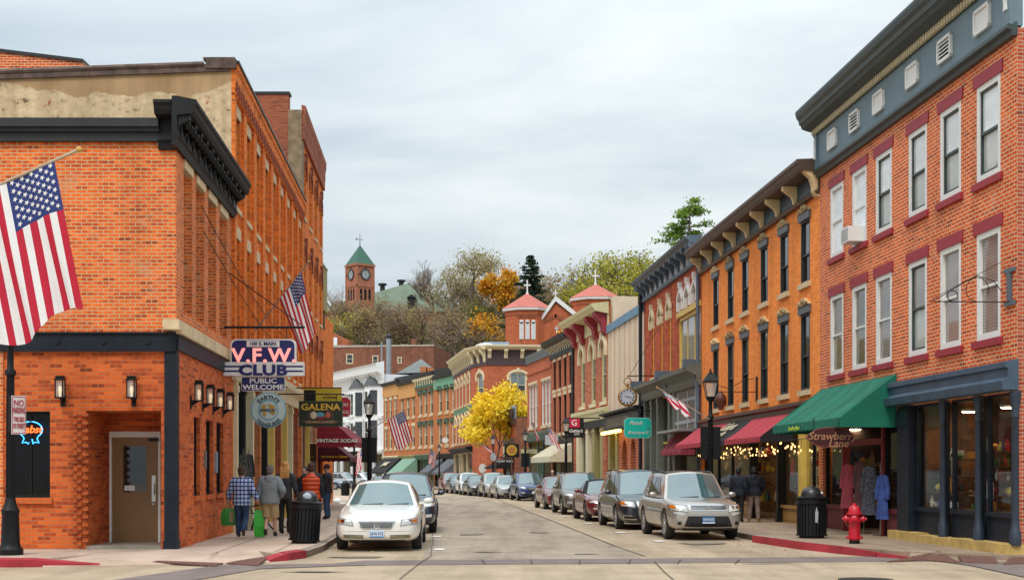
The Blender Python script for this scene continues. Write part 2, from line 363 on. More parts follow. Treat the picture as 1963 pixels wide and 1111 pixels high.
# ================================================================ facades
def lineR(px): Y = 11.23/((px-CX)/FPX+.0717); return Vector((11.23-.0717*Y, Y))
def lineL(px): Y = -5.226/((px-CX)/FPX+.0544); return Vector((-5.226-.0544*Y, Y))
def ptY(px, Y): return Vector(((px-CX)/FPX*Y, Y))
class Fac:
    def __init__(s, p0, p1, root=None, name=None, label=None, cat='building', group=None):
        s.p0 = Vector(p0[:2]); s.p1 = Vector(p1[:2]); d = s.p1-s.p0; s.L = d.length; s.rz = math.atan2(d.y, d.x); s.d = d.normalized()
        s.n = Vector((math.sin(s.rz), -math.cos(s.rz)))
        if root is None:
            s.root = thing(name, label, cat, (s.p0.x, s.p0.y, 0), s.rz, group); s.M = Matrix.Identity(4)
        else:
            s.root = root
            rm = Matrix.Translation(root.location) @ Matrix.Rotation(root.rotation_euler.z, 4, 'Z')
            s.M = rm.inverted() @ Matrix.Translation((s.p0.x, s.p0.y, 0)) @ Matrix.Rotation(s.rz, 4, 'Z')
        s.brz = s.M.to_euler().z
    def uz(s, px, py=None):
        r = Vector(((px-CX)/FPX, 1.0)); den = r.x*s.n.x+r.y*s.n.y
        t = (s.p0.x*s.n.x+s.p0.y*s.n.y)/den
        q = r*t; u = (q-s.p0).dot(s.d)
        return (u, HCAM+(HY-py)*t/FPX if py is not None else 0)
    def u(s, px): return s.uz(px)[0]
    def z(s, px, py): return s.uz(px, py)[1]
    def world(s, u, y, z):       # local (u, depth, z) to world
        return Vector((s.p0.x+s.d.x*u-s.n.x*y, s.p0.y+s.d.y*u-s.n.y*y, z))
    def put(s, name, mb, mats, loc=(0, 0, 0), smooth=None, parent=None):
        if parent is not None: return obj(name, mb, mats, parent, loc, smooth=smooth)
        l = s.M @ Vector(loc); return obj(name, mb, mats, s.root, l, s.brz, smooth)
    def place(s, o, loc):
        o.parent = s.root; o.location = s.M @ Vector(loc); o.rotation_euler = (0, 0, s.brz); return o
    def wall(s, z0, z1, mat, ops=(), depth=10.0, rev=.25, u0=0.0, u1=None, roof=True, name='wall', sides=True, revmat=None):
        u1 = s.L if u1 is None else u1; m = MB()
        us = sorted({u0, u1, *[round(o[k], 4) for o in ops for k in (0, 1)]}); zs = sorted({z0, z1, *[round(o[k], 4) for o in ops for k in (2, 3)]})
        us = [x for x in us if u0-1e-6 <= x <= u1+1e-6]; zs = [x for x in zs if z0-1e-6 <= x <= z1+1e-6]
        for i in range(len(us)-1):
            for j in range(len(zs)-1):
                a, b, c, d = us[i], us[i+1], zs[j], zs[j+1]; mu, mz = (a+b)/2, (c+d)/2
                if any(o[0] < mu < o[1] and o[2] < mz < o[3] for o in ops): continue
                m.poly([(a, 0, c), (b, 0, c), (b, 0, d), (a, 0, d)])
        for o in ops:
            a, b, c, d = o[:4]; r = o[4] if len(o) > 4 else rev
            for q in ([(a, 0, c), (a, 0, d), (a, r, d), (a, r, c)], [(b, 0, c), (b, r, c), (b, r, d), (b, 0, d)], [(a, 0, d), (b, 0, d), (b, r, d), (a, r, d)], [(a, 0, c), (a, r, c), (b, r, c), (b, 0, c)]): m.poly(q)
        if sides:
            m.poly([(u0, 0, z0), (u0, 0, z1), (u0, depth, z1), (u0, depth, z0)]); m.poly([(u1, 0, z0), (u1, depth, z0), (u1, depth, z1), (u1, 0, z1)])
            m.poly([(u0, depth, z0), (u0, depth, z1), (u1, depth, z1), (u1, depth, z0)])
        w = s.put(name, m, mat)
        if roof:
            m = MB(); m.box(u0+(1.2 if depth > 12 else .02), u1-.02, .05, depth-.02, z1-.35, z1-.05); s.put('roof', m, M_roof)
        return w
    def band(s, z0, z1, proj, mat, u0=0, u1=None, name='cornice', back=0.05):
        m = MB(); m.box(u0, s.L if u1 is None else u1, -proj, back, z0, z1); return s.put(name, m, mat)
    def prof(s, prof, mat, u0=0, u1=None, name='cornice', smooth=None):   # (y out positive, z)
        m = MB(); m.extrude_x([(-y, z) for y, z in prof], u0, s.L if u1 is None else u1); return s.put(name, m, mat, smooth=smooth)

WINC = {}
def window(F, u, z, w, h, st):
    key = (st['key'], round(w, 2), round(h, 2))
    if key in WINC:
        o = copy_tree(WINC[key]); F.place(o, (u, 0, z))
    else:
        d = st.get('d', .16); ft = st.get('ft', .07); m = MB(); x = w/2
        m.box(-x, -x+ft, d-.05, d+.06, 0, h); m.box(x-ft, x, d-.05, d+.06, 0, h)
        m.box(-x+ft, x-ft, d-.05, d+.06, 0, ft*1.2); m.box(-x+ft, x-ft, d-.05, d+.06, h-ft, h)
        mid = st.get('mid', .5)
        sm = st.get('sash')
        mi = 1 if sm else 0; mt = [st['frame'], sm] if sm else [st['frame']]
        if mid: m.box(-x+ft, x-ft, d-.02, d+.05, h*mid-.025, h*mid+.025, mi)
        if sm:
            q = ft+.035
            for sx in (-1, 1): m.box(sx*(x-ft), sx*(x-q), d-.02, d+.05, ft*1.2, h-ft, 1)
            m.box(-x+q, x-q, d-.02, d+.05, h-ft-.035, h-ft, 1); m.box(-x+q, x-q, d-.02, d+.05, ft*1.2, ft*1.2+.05, 1)
        for k in range(1, st.get('cols', 1)): xx = -x+k*w/st['cols']; m.box(xx-.015, xx+.015, d-.01, d+.045, ft, h-ft)
        o = F.put('window', m, mt, (u, 0, z)); WINC[key] = o
        pt, pb = st.get('panes', (P_dark, P_dark))
        if mid and pt is not pb:
            a = MB(); a.box(-x+ft, x-ft, d+.02, d+.03, h*mid, h-ft); obj('pane', a, pt, o)
            a = MB(); a.box(-x+ft, x-ft, d+.035, d+.045, ft, h*mid); obj('pane', a, pb, o)
        else:
            a = MB(); a.box(-x+ft, x-ft, d+.02, d+.03, ft, h-ft); obj('pane', a, pt, o)
        a = MB(); a.box(-x, x, d+.065, d+.08, 0, h)
        obj('backing', a, M_black, o)
        if st.get('lintel'):
            lm, lh, over, pj = st['lintel']; a = MB(); a.box(-x-over, x+over, -pj, .1, h, h+lh); obj('lintel', a, lm, o)
        if st.get('sill'):
            lm, lh, over, pj = st['sill']; a = MB(); a.box(-x-over, x+over, -pj, d-.05, -lh, .0); obj('sill', a, lm, o)
        ar = st.get('arch')     # material, rise, kind; fills the corners of the opening
        if ar:
            a = MB(); am, rise = ar[0], ar[1]; N_ = 10
            pts = [(-x*math.cos(PI*k/N_), h-rise+rise*math.sin(PI*k/N_)) for k in range(N_+1)]
            for k in range(N_):
                (xa, za), (xb, zb) = pts[k], pts[k+1]
                a.prism([(xa, -.004, za), (xb, -.004, zb), (xb, -.004, h+.01), (xa, -.004, h+.01)], (0, d-.06, 0))
            obj('arch_head', a, am, o)
        hd = st.get('hood')     # material, width over, rise, thick, proj
        if hd:
            hm, ov, rise, th, pj, kind = hd; a = MB(); N_ = 12; X = x+ov; base = h-st['arch'][1] if ar else h
            if kind == 'arch':
                def arc(r): return [(-(X+r)*math.cos(PI*k/N_), base+(rise+r)*math.sin(PI*k/N_)) for k in range(N_+1)]
                i_, o_ = arc(0), arc(th)
                for k in range(N_):
                    a.prism([(i_[k][0], .02, i_[k][1]), (o_[k][0], .02, o_[k][1]), (o_[k+1][0], .02, o_[k+1][1]), (i_[k+1][0], .02, i_[k+1][1])], (0, -pj-.02, 0))
                a.box(-X-th, -X, -pj, .02, base-.35, base); a.box(X, X+th, -pj, .02, base-.35, base)
                a.box(-th*.55, th*.55, -pj-.06, .02, base+rise-.02, base+rise+th+.14)
            elif kind == 'gable':
                for sx in (-1, 1):
                    a.prism([(0, .02, base+rise), (0, .02, base+rise+th*1.5), (sx*(X+th), .02, base+.1), (sx*(X+th), .02, base-.1)], (0, -pj-.02, 0))
                    a.box(sx*X, sx*(X+th), -pj, .02, base-.45, base-.05)
                a.box(-th*.5, th*.5, -pj-.04, .02, base+rise+th*.7, base+rise+th*1.5+.12)
            elif kind == 'scroll':   # low scrolled pediment over a straight lintel
                for sx in (-1, 1):
                    pr = [(0, 0), (0, rise*.95)] + [(X*t, rise*(.55+.45*math.cos(t*PI*1.1))) for t in (.2, .4, .6, .8)] + [(X, rise*.28), (X, 0)]
                    a.prism([(sx*q[0], .0, h+th+q[1]) for q in pr], (0, -pj, 0))
                    a.ell((sx*X*.82, -pj, h+th+rise*.3), (.05, .03, .05), 8, 5)
                a.ell((0, -pj, h+th+rise*.55), (.07, .05, .10), 8, 6)
                a.box(-X-.03, X+.03, -pj-.02, .0, h+th-.02, h+th+.03)
            elif kind == 'slab': a.box(-X, X, -pj, .02, h, h+th)
            elif kind == 'flat':
                a.box(-X, X, -pj, .02, h, h+th); a.box(-X-.06, X+.06, -pj-.05, .02, h+th, h+th+.08)
                for sx in (-1, 1): a.box(sx*(X-.02), sx*(X-.14), -pj*.8, .02, h-.25, h)
            obj('hood', a, hm, o)
    return o
def brackets(F, us, z0, z1, proj, w, mat, name='bracket', shape='s'):
    m = MB(); H = z1-z0
    if shape == 's': pr = [(0, 0), (.18, .03), (.32, .14), (.34, .3), (.45, .5), (.75, .66), (1, .8), (1, 1), (0, 1)]
    elif shape == 'c': pr = [(0, 0), (.25, .02), (.30, .35), (.55, .6), (1, .72), (1, 1), (0, 1)]
    else: pr = [(0, 0), (.6, .3), (1, .6), (1, 1), (0, 1)]
    m.extrude_x([(-a*proj, z0+b*H) for a, b in pr], -w/2, w/2)
    me = m.mesh(name, mat)
    for u in us: F.place(link(name, me), (u, 0, 0))

def shopfront(F, z0, z1, bays, frame, bulk, bulk_h=.55, rec=.12, inner=M_interior, pil=None, depth=2.2, trans=.0, ft=.07, goods=True, glass=None, gl_label=None):
    """bays: (u0,u1,kind) - 'win', 'door', 'open'; pil: list of (u0,u1,proj,mat)"""
    ua, ub = min(b[0] for b in bays), max(b[1] for b in bays)
    m = MB(); D = depth; y0 = rec+.15
    m.poly([(ua, D, z0), (ub, D, z0), (ub, D, z1), (ua, D, z1)]); m.poly([(ua, y0, z0), (ua, D, z0), (ua, D, z1), (ua, y0, z1)]); m.poly([(ub, D, z0), (ub, y0, z0), (ub, y0, z1), (ub, D, z1)])
    m.poly([(ua, y0, z1-.02), (ua, D, z1-.02), (ub, D, z1-.02), (ub, y0, z1-.02)]); m.poly([(ua, y0, z0+.01), (ub, y0, z0+.01), (ub, D, z0+.01), (ua, D, z0+.01)])
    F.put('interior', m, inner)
    for u0, u1, k in bays:
        if k == 'open': continue
        bh = bulk_h if k == 'win' else .12
        m = MB(); t = ft; zt = z1
        m.box(u0, u0+t, rec-.04, rec+.06, z0, zt); m.box(u1-t, u1, rec-.04, rec+.06, z0, zt); m.box(u0+t, u1-t, rec-.04, rec+.06, zt-t, zt)
        if trans: m.box(u0+t, u1-t, rec-.03, rec+.05, trans-.04, trans+.04)
        if k == 'door': m.box((u0+u1)/2-.035, (u0+u1)/2+.035, rec-.03, rec+.05, z0, trans or zt)
        w = F.put('display_window' if k == 'win' else 'door', m, frame)
        m = MB(); m.box(u0+t, u1-t, rec+.005, rec+.015, z0+bh, zt-t); obj('pane', m, glass or P_shop, w)
        m = MB(); m.box(u0+t, u1-t, rec-.02, rec+.10, z0, z0+bh)
        if k == 'win': m.box(u0, u1, rec-.09, rec+.02, z0+bh-.04, z0+bh+.05); m.box(u0+.18, u1-.18, rec-.035, rec, z0+.1, z0+bh-.14)
        obj('bulkhead' if k == 'win' else 'kick_plate', m, bulk, w)
    for p in pil or ():
        m = MB(); u0, u1, pj, pm = p[:4]; m.box(u0, u1, -pj, rec+.1, z0, z1+.004); m.box(u0-.02, u1+.02, -pj-.03, rec, z0, z0+.3); m.box(u0-.02, u1+.02, -pj-.03, rec, z1-.28, z1-.12)
        F.put('pilaster', m, pm)
GOODS = [plain('goods_%s' % n_, c_, .5) for n_, c_ in (('cream', (.55, .48, .36)), ('red', (.45, .04, .03)), ('amber', (.5, .22, .04)), ('green', (.10, .20, .06)), ('dark', (.03, .03, .03)), ('white', (.7, .68, .63)), ('blue', (.06, .12, .28)), ('brown', (.18, .09, .04)), ('yellow', (.6, .42, .06)))]
def goods(F, u0, u1, z0, z1, y0, y1, label, n=60, seed=1, shelves=4, size=.12):
    r = random.Random(seed); m = MB(); H = (z1-z0)/shelves
    for k in range(shelves):
        z = z0+k*H; m.box(u0, u1, y0+.1*k, y1, z-.03, z, 7)
        x = u0
        while x < u1-.1:
            w = r.uniform(.5, 1.3)*size; h = r.uniform(.35, .85)*H; y = r.uniform(y0+.1*k+.05, y1-.15); mi = r.randrange(9)
            t = r.random()
            if t < .45: m.box(x, x+w, y, y+w, z, z+h*.8, mi)
            elif t < .8: m.lathe([(w*.4, z), (w*.5, z+h*.3), (w*.42, z+h*.6), (w*.15, z+h*.7), (w*.18, z+h)], 8, (x+w/2, y, 0), mi)
            else: m.ell((x+w/2, y, z+w*.5), w*.5, 8, 6, mi)
            x += w*r.uniform(1.0, 1.7)
    me = m.mesh('shop_goods', GOODS)
    o = link('shop_goods', me, None, F.world(0, 0, 0), F.rz); tag(o, label, 'shop goods', kind='stuff'); return o
def awning(F, u0, u1, zt, zb, proj, mat, label, val=.22, panels=None, valmat=None, sides=True, group=None, scallop=True, sidemat=None, back=.02, zend=None):
    t = thing('awning', label, 'awning', F.world(u0, 0, 0), F.rz, group); W_ = u1-u0
    def panel(a, b): 
        m = MB(); n = max(2, int((b-a)/.35))
        def fn(u, v):
            x = a+(b-a)*u; sag = -.05*math.sin(PI*v)*(1-.35*abs(math.cos(x*2.4))); return (x, -back-v*proj, zt+(zb-zt)*v+sag)
        m.grid(fn, n*2, 6); m.grid(lambda u, v: (fn(1-u, v)[0], fn(1-u, v)[1], fn(1-u, v)[2]-.02), n*2, 6); x = 1.1
        while x < b-.3:
            if x > a+.3: m.tube([(x+.02*math.sin(q*5+x), -back-q*proj, zt+(zb-zt)*q-.05*math.sin(PI*q)*(1-.35*abs(math.cos(x*2.4)))+.004) for q in [k/6 for k in range(7)]], .009, 4)
            x += 1.1
        return m
    for a, b, pm in (panels or [(0, W_, mat)]): obj('canopy', panel(a, b), pm, t, smooth=50)
    for a, b, pm in (panels or [(0, W_, mat)]):
        m = MB(); n = max(4, int((b-a)/.13))*4
        def vf(u, v): x = a+(b-a)*u; sc = (.045*abs(math.sin((a+(b-a)*u)*PI/.26)) if scallop else 0); return (x, -back-proj-.01-.01*math.sin(x*9), zb+.005-v*(val-sc))
        m.grid(vf, n, 2); m.grid(lambda u, v: tuple(Vector(vf(1-u, v))+Vector((0, .015, 0))), n, 2); obj('valance', m, valmat or pm, t)
    if sides:
        for x, sg in ((0, -1), (W_, 1)):
            m = MB(); m.prism([(x, -back, zt), (x, -back, zb), (x, -back, zb-val*.9), (x, -back-proj, zb-val*.9), (x, -back-proj, zb)], (sg*.02, 0, 0)); obj('side_panel', m, sidemat or mat, t)
    m = MB()
    for x in (.03, W_-.03): m.tube([(x, -back, zb-.05), (x, -back-proj+.03, zb-.04)], .018, 6)
    m.tube([(.03, -back-proj+.03, zb-.04), (W_-.03, -back-proj+.03, zb-.04)], .018, 6); obj('frame', m, M_black, t)
    return t
# ================================================================ left side of the street
# ---- corner club building
cor = lineL(338)
VW = Fac(Vector((-14.5, cor.y)), cor, name='corner_club_building', label='two storey orange brick corner building with black bracketed cornice and recessed brown door')
VF = Fac(cor, lineL(445), VW.root)
uR0, uR1 = VW.u(165), VW.L          # porch opening in the side wall
uw0, uw1 = VW.u(12), VW.u(96); zw0, zw1 = 1.16, 2.88
ZB0, ZB1 = 4.10, 4.42
VW.wall(.0, ZB0, M_vfwlow, [(uR0, uR1-.001, 0.0, 2.89, 1.5), (uw0, uw1, zw0, zw1)], depth=1.5, roof=False, name='side_wall_lower', sides=False)
VW.wall(ZB1, 8.26, M_vfw, [], depth=7.0, roof=False, name='side_wall_upper', sides=False)
# lower stretch of wall further left is lighter brick
m = MB(); m.box(0, uw0-.05, -.03, .1, 0, ZB0); VW.put('pier', m, M_vfw)
# porch back wall with the door
PB = 1.45
m = MB(); du0, du1 = VW.uz(210)[0], VW.uz(308)[0]
def at_depth(px, dep): return (px-CX)/FPX*(cor.y+dep)-VW.p0.x
du0, du1 = at_depth(211, PB), at_depth(309, PB)
ubR = (-5.226-.0544*(cor.y+PB))-VW.p0.x-.01
for a, b, c, d in ((uR0, du0, 0, 2.89), (du1, ubR, 0, 2.89), (du0, du1, 2.52, 2.89)): m.poly([(a, PB, c), (b, PB, c), (b, PB, d), (a, PB, d)])
m.poly([(uR0, PB, 2.885), (uR0, 0, 2.885), (uR1, 0, 2.885), (ubR, PB, 2.885)]); VW.put('porch_wall', m, M_vfwlow)
m = MB(); m.box(uR0, ubR, .0, PB, .1, .2); VW.put('door_step', m, plain('worn_concrete', (.30, .26, .21), .85, var=.25))
M_brown_door = plain('brown_door_paint', (.24, .13, .05), .45, var=.07)
m = MB(); fw = .05
m.box(du0, du0+fw, PB-.06, PB+.05, .2, 2.52); m.box(du1-fw, du1, PB-.06, PB+.05, .2, 2.52); m.box(du0+fw, du1-fw, PB-.06, PB+.05, 2.40, 2.52)
dr = VW.put('door_frame', m, M_white)
m = MB(); a, b = du0+fw, du1-fw; ww = b-a; ga, gb, gz0, gz1 = a+.24*ww, a+.74*ww, 1.25, 2.22
m.box(a, ga, PB-.02, PB+.03, .2, 2.40); m.box(gb, b, PB-.02, PB+.03, .2, 2.40); m.box(ga, gb, PB-.02, PB+.03, .2, gz0); m.box(ga, gb, PB-.02, PB+.03, gz1, 2.40)
for q in ((ga-.03, ga, gz0-.03, gz1+.03), (gb, gb+.03, gz0-.03, gz1+.03), (ga, gb, gz0-.03, gz0), (ga, gb, gz1, gz1+.03)): m.box(q[0], q[1], PB-.03, PB-.015, q[2], q[3])
m.box(b-.14, b-.06, PB-.032, PB-.018, 1.05, 1.6, 1); m.box(b-.12, b-.08, PB-.09, PB-.06, 1.2, 1.42, 1); m.lathe([(.02, PB-.05), (.02, PB-.02)], 10, (b-.1, 0, 1.0), 1, 'y')
m.box(b-.2, b+.02, PB-.1, PB-.03, 2.32, 2.37, 2)
dd = VW.put('door', m, [M_brown_door, plain('brushed_steel', (.5, .5, .5), .35, 1.0), M_black])
m = MB(); m.box(ga, gb, PB, PB+.01, gz0, gz1); obj('pane', m, P_dark, dd)
m = MB(); m.box(ga+.02, ga+.24, PB-.012, PB-.004, gz0+.03, gz0+.14); obj('notice', m, M_white, dd)
# sawtooth brick corners
m = MB(); k = 0; z = .2
while z < 2.82:
    m.box(uR0-.16, uR0-.08, -.05, .02, z, z+.078); m.box(uR0-.06 , uR0+.05, -.0499, .1, z+.078, z+.156); m.box(uR0-.26, uR0-.17, -.03, .02, z+.078, z+.156); z += .156
VW.put('sawtooth_corner', m, M_vfwlow)
# dark shop window with frame
wd_ = window(VW, (uw0+uw1)/2, zw0, uw1-uw0, zw1-zw0, dict(key='club', frame=M_blackw, mid=0, cols=2, ft=.05, panes=(P_black, P_black), sill=(M_vfwlow, .12, .05, .06)))
# beam, column, upper band
m = MB(); m.box(0, VW.L, -.05, .12, ZB0, ZB1); m.box(0, VW.L, -.09, .12, ZB1, ZB1+.035); m.box(0, VW.L, -.09, .12, ZB0-.03, ZB0)
for px in (30, 112, 200, 285): m.lathe([(.05, -.08), (.045, -.05)], 8, (VW.u(px), 0, 4.27), 0, 'y')
VW.put('beam', m, M_navy)
m = MB(); m.box(VW.L-.23, VW.L+.01, -.04, .2, .12, ZB0-.03); m.box(VW.L-.25, VW.L+.03, -.06, .22, .12, .3); VW.put('corner_column', m, M_navy)
# front (main street) face
zo0, zo1 = 4.95, 7.9
wc = [(352, 368.5), (376, 392), (399, 414.5), (421, 435.5)]
ops = [(VF.u(a), VF.u(b), zo0, zo1, .38) for a, b in wc]
VF.wall(ZB1, 8.26, M_vfw, ops, depth=7.0, rev=.38, roof=False, name='front_wall_upper', sides=False)
up0 = VF.u(364); lw = [(371, 383.5), (395, 408.5), (415, 428)]
VF.wall(0, ZB0, M_vfwlow, [(-.001, up0, 0, 2.89, .3)]+[(VF.u(a), VF.u(b), 1.16, 2.85, .2) for a, b in lw], depth=7, u0=0, roof=False, name='front_wall_lower', sides=False)
for a, b in lw: window(VF, (VF.u(a)+VF.u(b))/2, 1.16, VF.u(b)-VF.u(a), 1.69, dict(key='slit', frame=M_blackw, mid=0, d=.13, ft=.04, panes=(P_black, P_black), sill=(M_vfwlow, .1, .03, .05)))
for (a, b, c, d, r_) in ops:
    window(VF, (a+b)/2, c, b-a, d-c, dict(key='clubup', frame=M_creamp, mid=.62, d=.30, ft=.09, panes=(P_curt, P_dark), lintel=(M_cream, .19, .02, .035)))
VF.band(ZB0, ZB1, .05, M_navy, name='beam', back=.1)
m = MB(); m.box(-.02, VF.L, -.12, .1, ZB1+.003, ZB1+.26); m.box(-.35, -.02, -.12, .2, ZB1+.06, ZB1+.26); VF.put('stone_band', m, M_cream)
m = MB(); z = .2
while z < 2.82: m.box(up0-.05, up0+.05, -.03, .12, z, z+.078); z += .156
VF.put('sawtooth_corner', m, M_vfwlow)
# roof of the club
m = MB(); m.prism([(VW.p0.x, cor.y+.2, 8.1), (cor.x-.1, cor.y+.2, 8.1), (lineL(445).x-.1, lineL(445).y, 8.1), (VW.p0.x, lineL(445).y, 8.1)], (0, 0, .12))
obj('roof', m, M_roof, VW.root, (-VW.p0.x, -VW.p0.y, 0))
m = MB(); m.box(0, VW.L-.3, -.10, .1, 8.24, 8.42); m.box(0, VW.L-.3, -.17, .1, 8.42, 8.50); m.box(0, VW.L-.3, -.24, .1, 8.50, 8.66); m.box(0, VW.L-.3, -.13, .1, 8.66, 8.70)
VW.put('side_gutter', m, M_gutter)
# heavy bracketed cornice along the front, returning on the side
def prof_corn(o): return [(o+0, 8.08), (o+.08, 8.08), (o+.11, 8.22), (o+.15, 8.25), (o+.12, 8.28), (o+.10, 8.66), (o+.38, 8.70), (o+.42, 8.78), (o+.44, 8.86), (o+.48, 8.91), (o+.48, 8.97), (o+.1, 9.04), (o+0, 9.04)]
VF.prof(prof_corn(0), M_blackw, u0=-.48, u1=VF.L+.05)
m = MB(); m.extrude_x([(-y, z) for y, z in prof_corn(0)], VW.L-.34, VW.L+.005); VW.put('cornice', m, M_blackw)
nb = 11
brackets(VF, [-.35+i*(VF.L+.2)/nb for i in range(nb+1)], 8.30, 8.68, .34, .17, M_blackw)
m = MB(); m.ell((0, -.24, 8.54), (.07, .09, .10), 8, 6); d_me = m.mesh('cornice_drop', M_black)
for i in range(nb*2): VF.place(link('cornice_drop', d_me), (-.2+i*(VF.L+.1)/(nb*2), 0, 0))
m = MB(); m.box(-.11, .11, -.14, -.08, 8.32, 8.56); p_me = m.mesh('cornice_panel', M_black)
for i in range(nb): VF.place(link('cornice_panel', p_me), (-.13+i*(VF.L+.2)/nb, 0, 0))

# ---- tall brick block next door
B2 = Fac(lineL(443.5), lineL(578), name='tall_brick_block', label='three storey orange brick block with tan stucco end wall, cream lintels and long brick cornice')
ZT2 = 11.9
c3 = [(446, 462), (468.5, 484), (490, 504), (508, 520), (521.5, 533), (535, 545.5), (546.5, 556), (557.5, 566.5), (568.5, 576.5)]
w2 = 1.02
us2 = [B2.u((a+b)/2) for a, b in c3]
us2 = [us2[0]+(us2[-1]-us2[0])*i/8 for i in range(9)]
ops = []
for u in us2:
    ops += [(u-w2/2, u+w2/2, 8.5, 10.85, .38), (u-w2/2, u+w2/2, 5.0, 7.72, .38)]
ops.append((.3, B2.L-.2, .1, 4.0, .1))
B2.wall(0, ZT2, M_b2, ops, depth=16, rev=.38, roof=True, sides=False)
st_a = dict(key='blk', frame=M_creamp, mid=.55, d=.30, ft=.07, panes=(P_sky, P_dark), lintel=(M_cream, .30, .06, .03), sill=(M_cream, .12, .08, .06))
for u in us2: window(B2, u, 8.5, w2, 2.35, st_a); window(B2, u, 5.0, w2, 2.72, st_a)
m = MB()
for i, u in enumerate(us2[:-1]):
    mu = (u+us2[i+1])/2; m.box(mu-.28, mu+.28, -.09, .0, 4.7, 11.25)
m.box(0, us2[0]-w2/2-.12, -.09, 0, 4.7, 11.25); m.box(us2[-1]+w2/2+.05, B2.L, -.09, 0, 4.7, 11.25)
B2.put('brick_piers', m, M_b2)
B2.prof([(0, 11.2), (.12, 11.2), (.08, 11.35), (.1, 11.4), (.1, 11.5), (.13, 11.56), (.13, 11.78), (.17, 11.84), (.17, 11.96), (0, 12.0)], M_b2, name='brick_cornice')
m = MB(); m.box(-.06, .06, -.14, 0, 11.22, 11.54); c_me = m.mesh('corbel', M_b3); u = .16
while u < B2.L: B2.place(link('corbel', c_me), (u, 0, 0)); u += .42
m = MB(); m.box(-.02, B2.L, -.2, .3, 11.98, 12.05); B2.put('coping', m, M_gutter)
BS = Fac(Vector((-26, B2.p0.y)), B2.p0, B2.root)
m = MB(); L_ = BS.L
m.poly([(0, 0, 0), (L_, 0, 0), (L_, 0, 11.85), (0, 0, 11.2)]); BS.put('stucco_wall', m, M_stucco)
m = MB(); m.prism([(0, -.06, 11.10), (L_-.05, -.06, 11.78), (L_-.05, -.06, 11.98), (0, -.06, 11.30)], (0, .35, 0)); m.tube([(0, -.02, 11.28), (L_-.7, -.02, 11.95)], .08, 8); BS.put('coping', m, M_tile)
m = MB(); m.box(L_-.62, L_+.14, -.1, .35, 11.84, 12.06); m.box(L_-.7, L_+.1, -.07, .3, 12.06, 12.12); BS.put('coping_block', m, M_tile)
# storefront: cream cornice, coloured pilasters
B2.prof([(0, 4.0), (.12, 4.0), (.16, 4.3), (.34, 4.42), (.36, 4.62), (0, 4.7)], M_creamp, u0=.05, name='shop_cornice')
u_ = lambda px: B2.u(px)
cuts = [446, 462, 478, 492, 505, 519, 532, 544, 555, 566, 576]
bl = [(max(.3, u_(a)), min(B2.L-.2, u_(b)), 'door' if i in (1, 6) else 'win') for i, (a, b) in enumerate(zip(cuts, cuts[1:]))]
pm = [M_creamp, M_black, M_creamp, M_r9, M_black, M_yellow, M_r6, M_yellow, M_creamp, M_r6, M_maroon]
shopfront(B2, .12, 4.0, bl, M_creamp, M_r6, .55, pil=[(max(.3, u_(c))-.02, max(.3, u_(c))+.26, .10, pm[i]) for i, c in enumerate(cuts[:-1])], depth=3)
for i, (a, b, k) in enumerate(bl[:6]):
    if k == 'win': goods(B2, a+.1, b-.1, .75, 2.6, .35, .9, ['dark jackets and shawls hung in the first shop window past the corner building', '', 'posters and boxes in the shop window behind the round hanging sign', 'small wares on shelves in a cream framed window of the left block', 'bright wares in the window beside the yellow pilaster of the left block', 'mixed wares in the window past the black pilaster of the left block'][i] or 'wares', seed=i+3, shelves=3, size=.22)
# ---- third building, brown brick
B3 = Fac(lineL(578), lineL(619), name='brown_brick_building', label='tall brown brick building at the left bend')
B3.root['label'] = 'tall four storey orange brick building with small arched windows at the left bend'
ZT3 = 15.6; us3 = [B3.L*(k+.5)/4 for k in range(4)]; ops = []
for u in us3:
    for z_, h_ in ((4.9, 2.3), (8.2, 2.3), (11.6, 2.2)): ops.append((u-.5, u+.5, z_, z_+h_, .25))
ops.append((.3, B3.L-.3, .1, 3.7, .1))
B3.wall(0, ZT3, M_b2, ops, depth=14, sides=False)
st_b = dict(key='b3w', frame=M_creamp, mid=.5, d=.16, ft=.08, panes=(P_sky, P_dark), sill=(M_cream, .12, .06, .05), arch=(M_b2, .3), hood=(M_b3, .04, .3, .16, .06, 'arch'))
for u in us3:
    for z_, h_ in ((4.9, 2.3), (8.2, 2.3), (11.6, 2.2)): window(B3, u, z_, 1.0, h_, st_b)
B3.prof([(0, 14.4), (.1, 14.4), (.1, 14.8), (.12, 14.9), (.12, 15.2), (.16, 15.4), (.16, 15.66), (0, 15.7)], M_b3, name='cornice')
S3 = Fac(Vector((-24, B3.p0.y)), B3.p0, B3.root)
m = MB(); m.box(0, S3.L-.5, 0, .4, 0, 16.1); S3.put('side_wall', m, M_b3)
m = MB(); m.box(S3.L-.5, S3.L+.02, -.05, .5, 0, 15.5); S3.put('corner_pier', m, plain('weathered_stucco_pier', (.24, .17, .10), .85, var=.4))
m = MB(); m.box(0, S3.L-.45, -.04, .45, 16.1, 16.2); S3.put('coping', m, M_gutter)
shopfront(B3, .12, 3.7, [(.3, 2.4, 'win'), (2.4, 3.8, 'door'), (3.8, B3.L-.3, 'win')], M_maroon, M_maroon, pil=[(.3, .5, .08, M_maroon), (2.3, 2.5, .08, M_yellow)], depth=3)
B3.prof([(0, 3.7), (.15, 3.7), (.3, 4.1), (.3, 4.3), (0, 4.4)], M_creamp, name='shop_cornice')
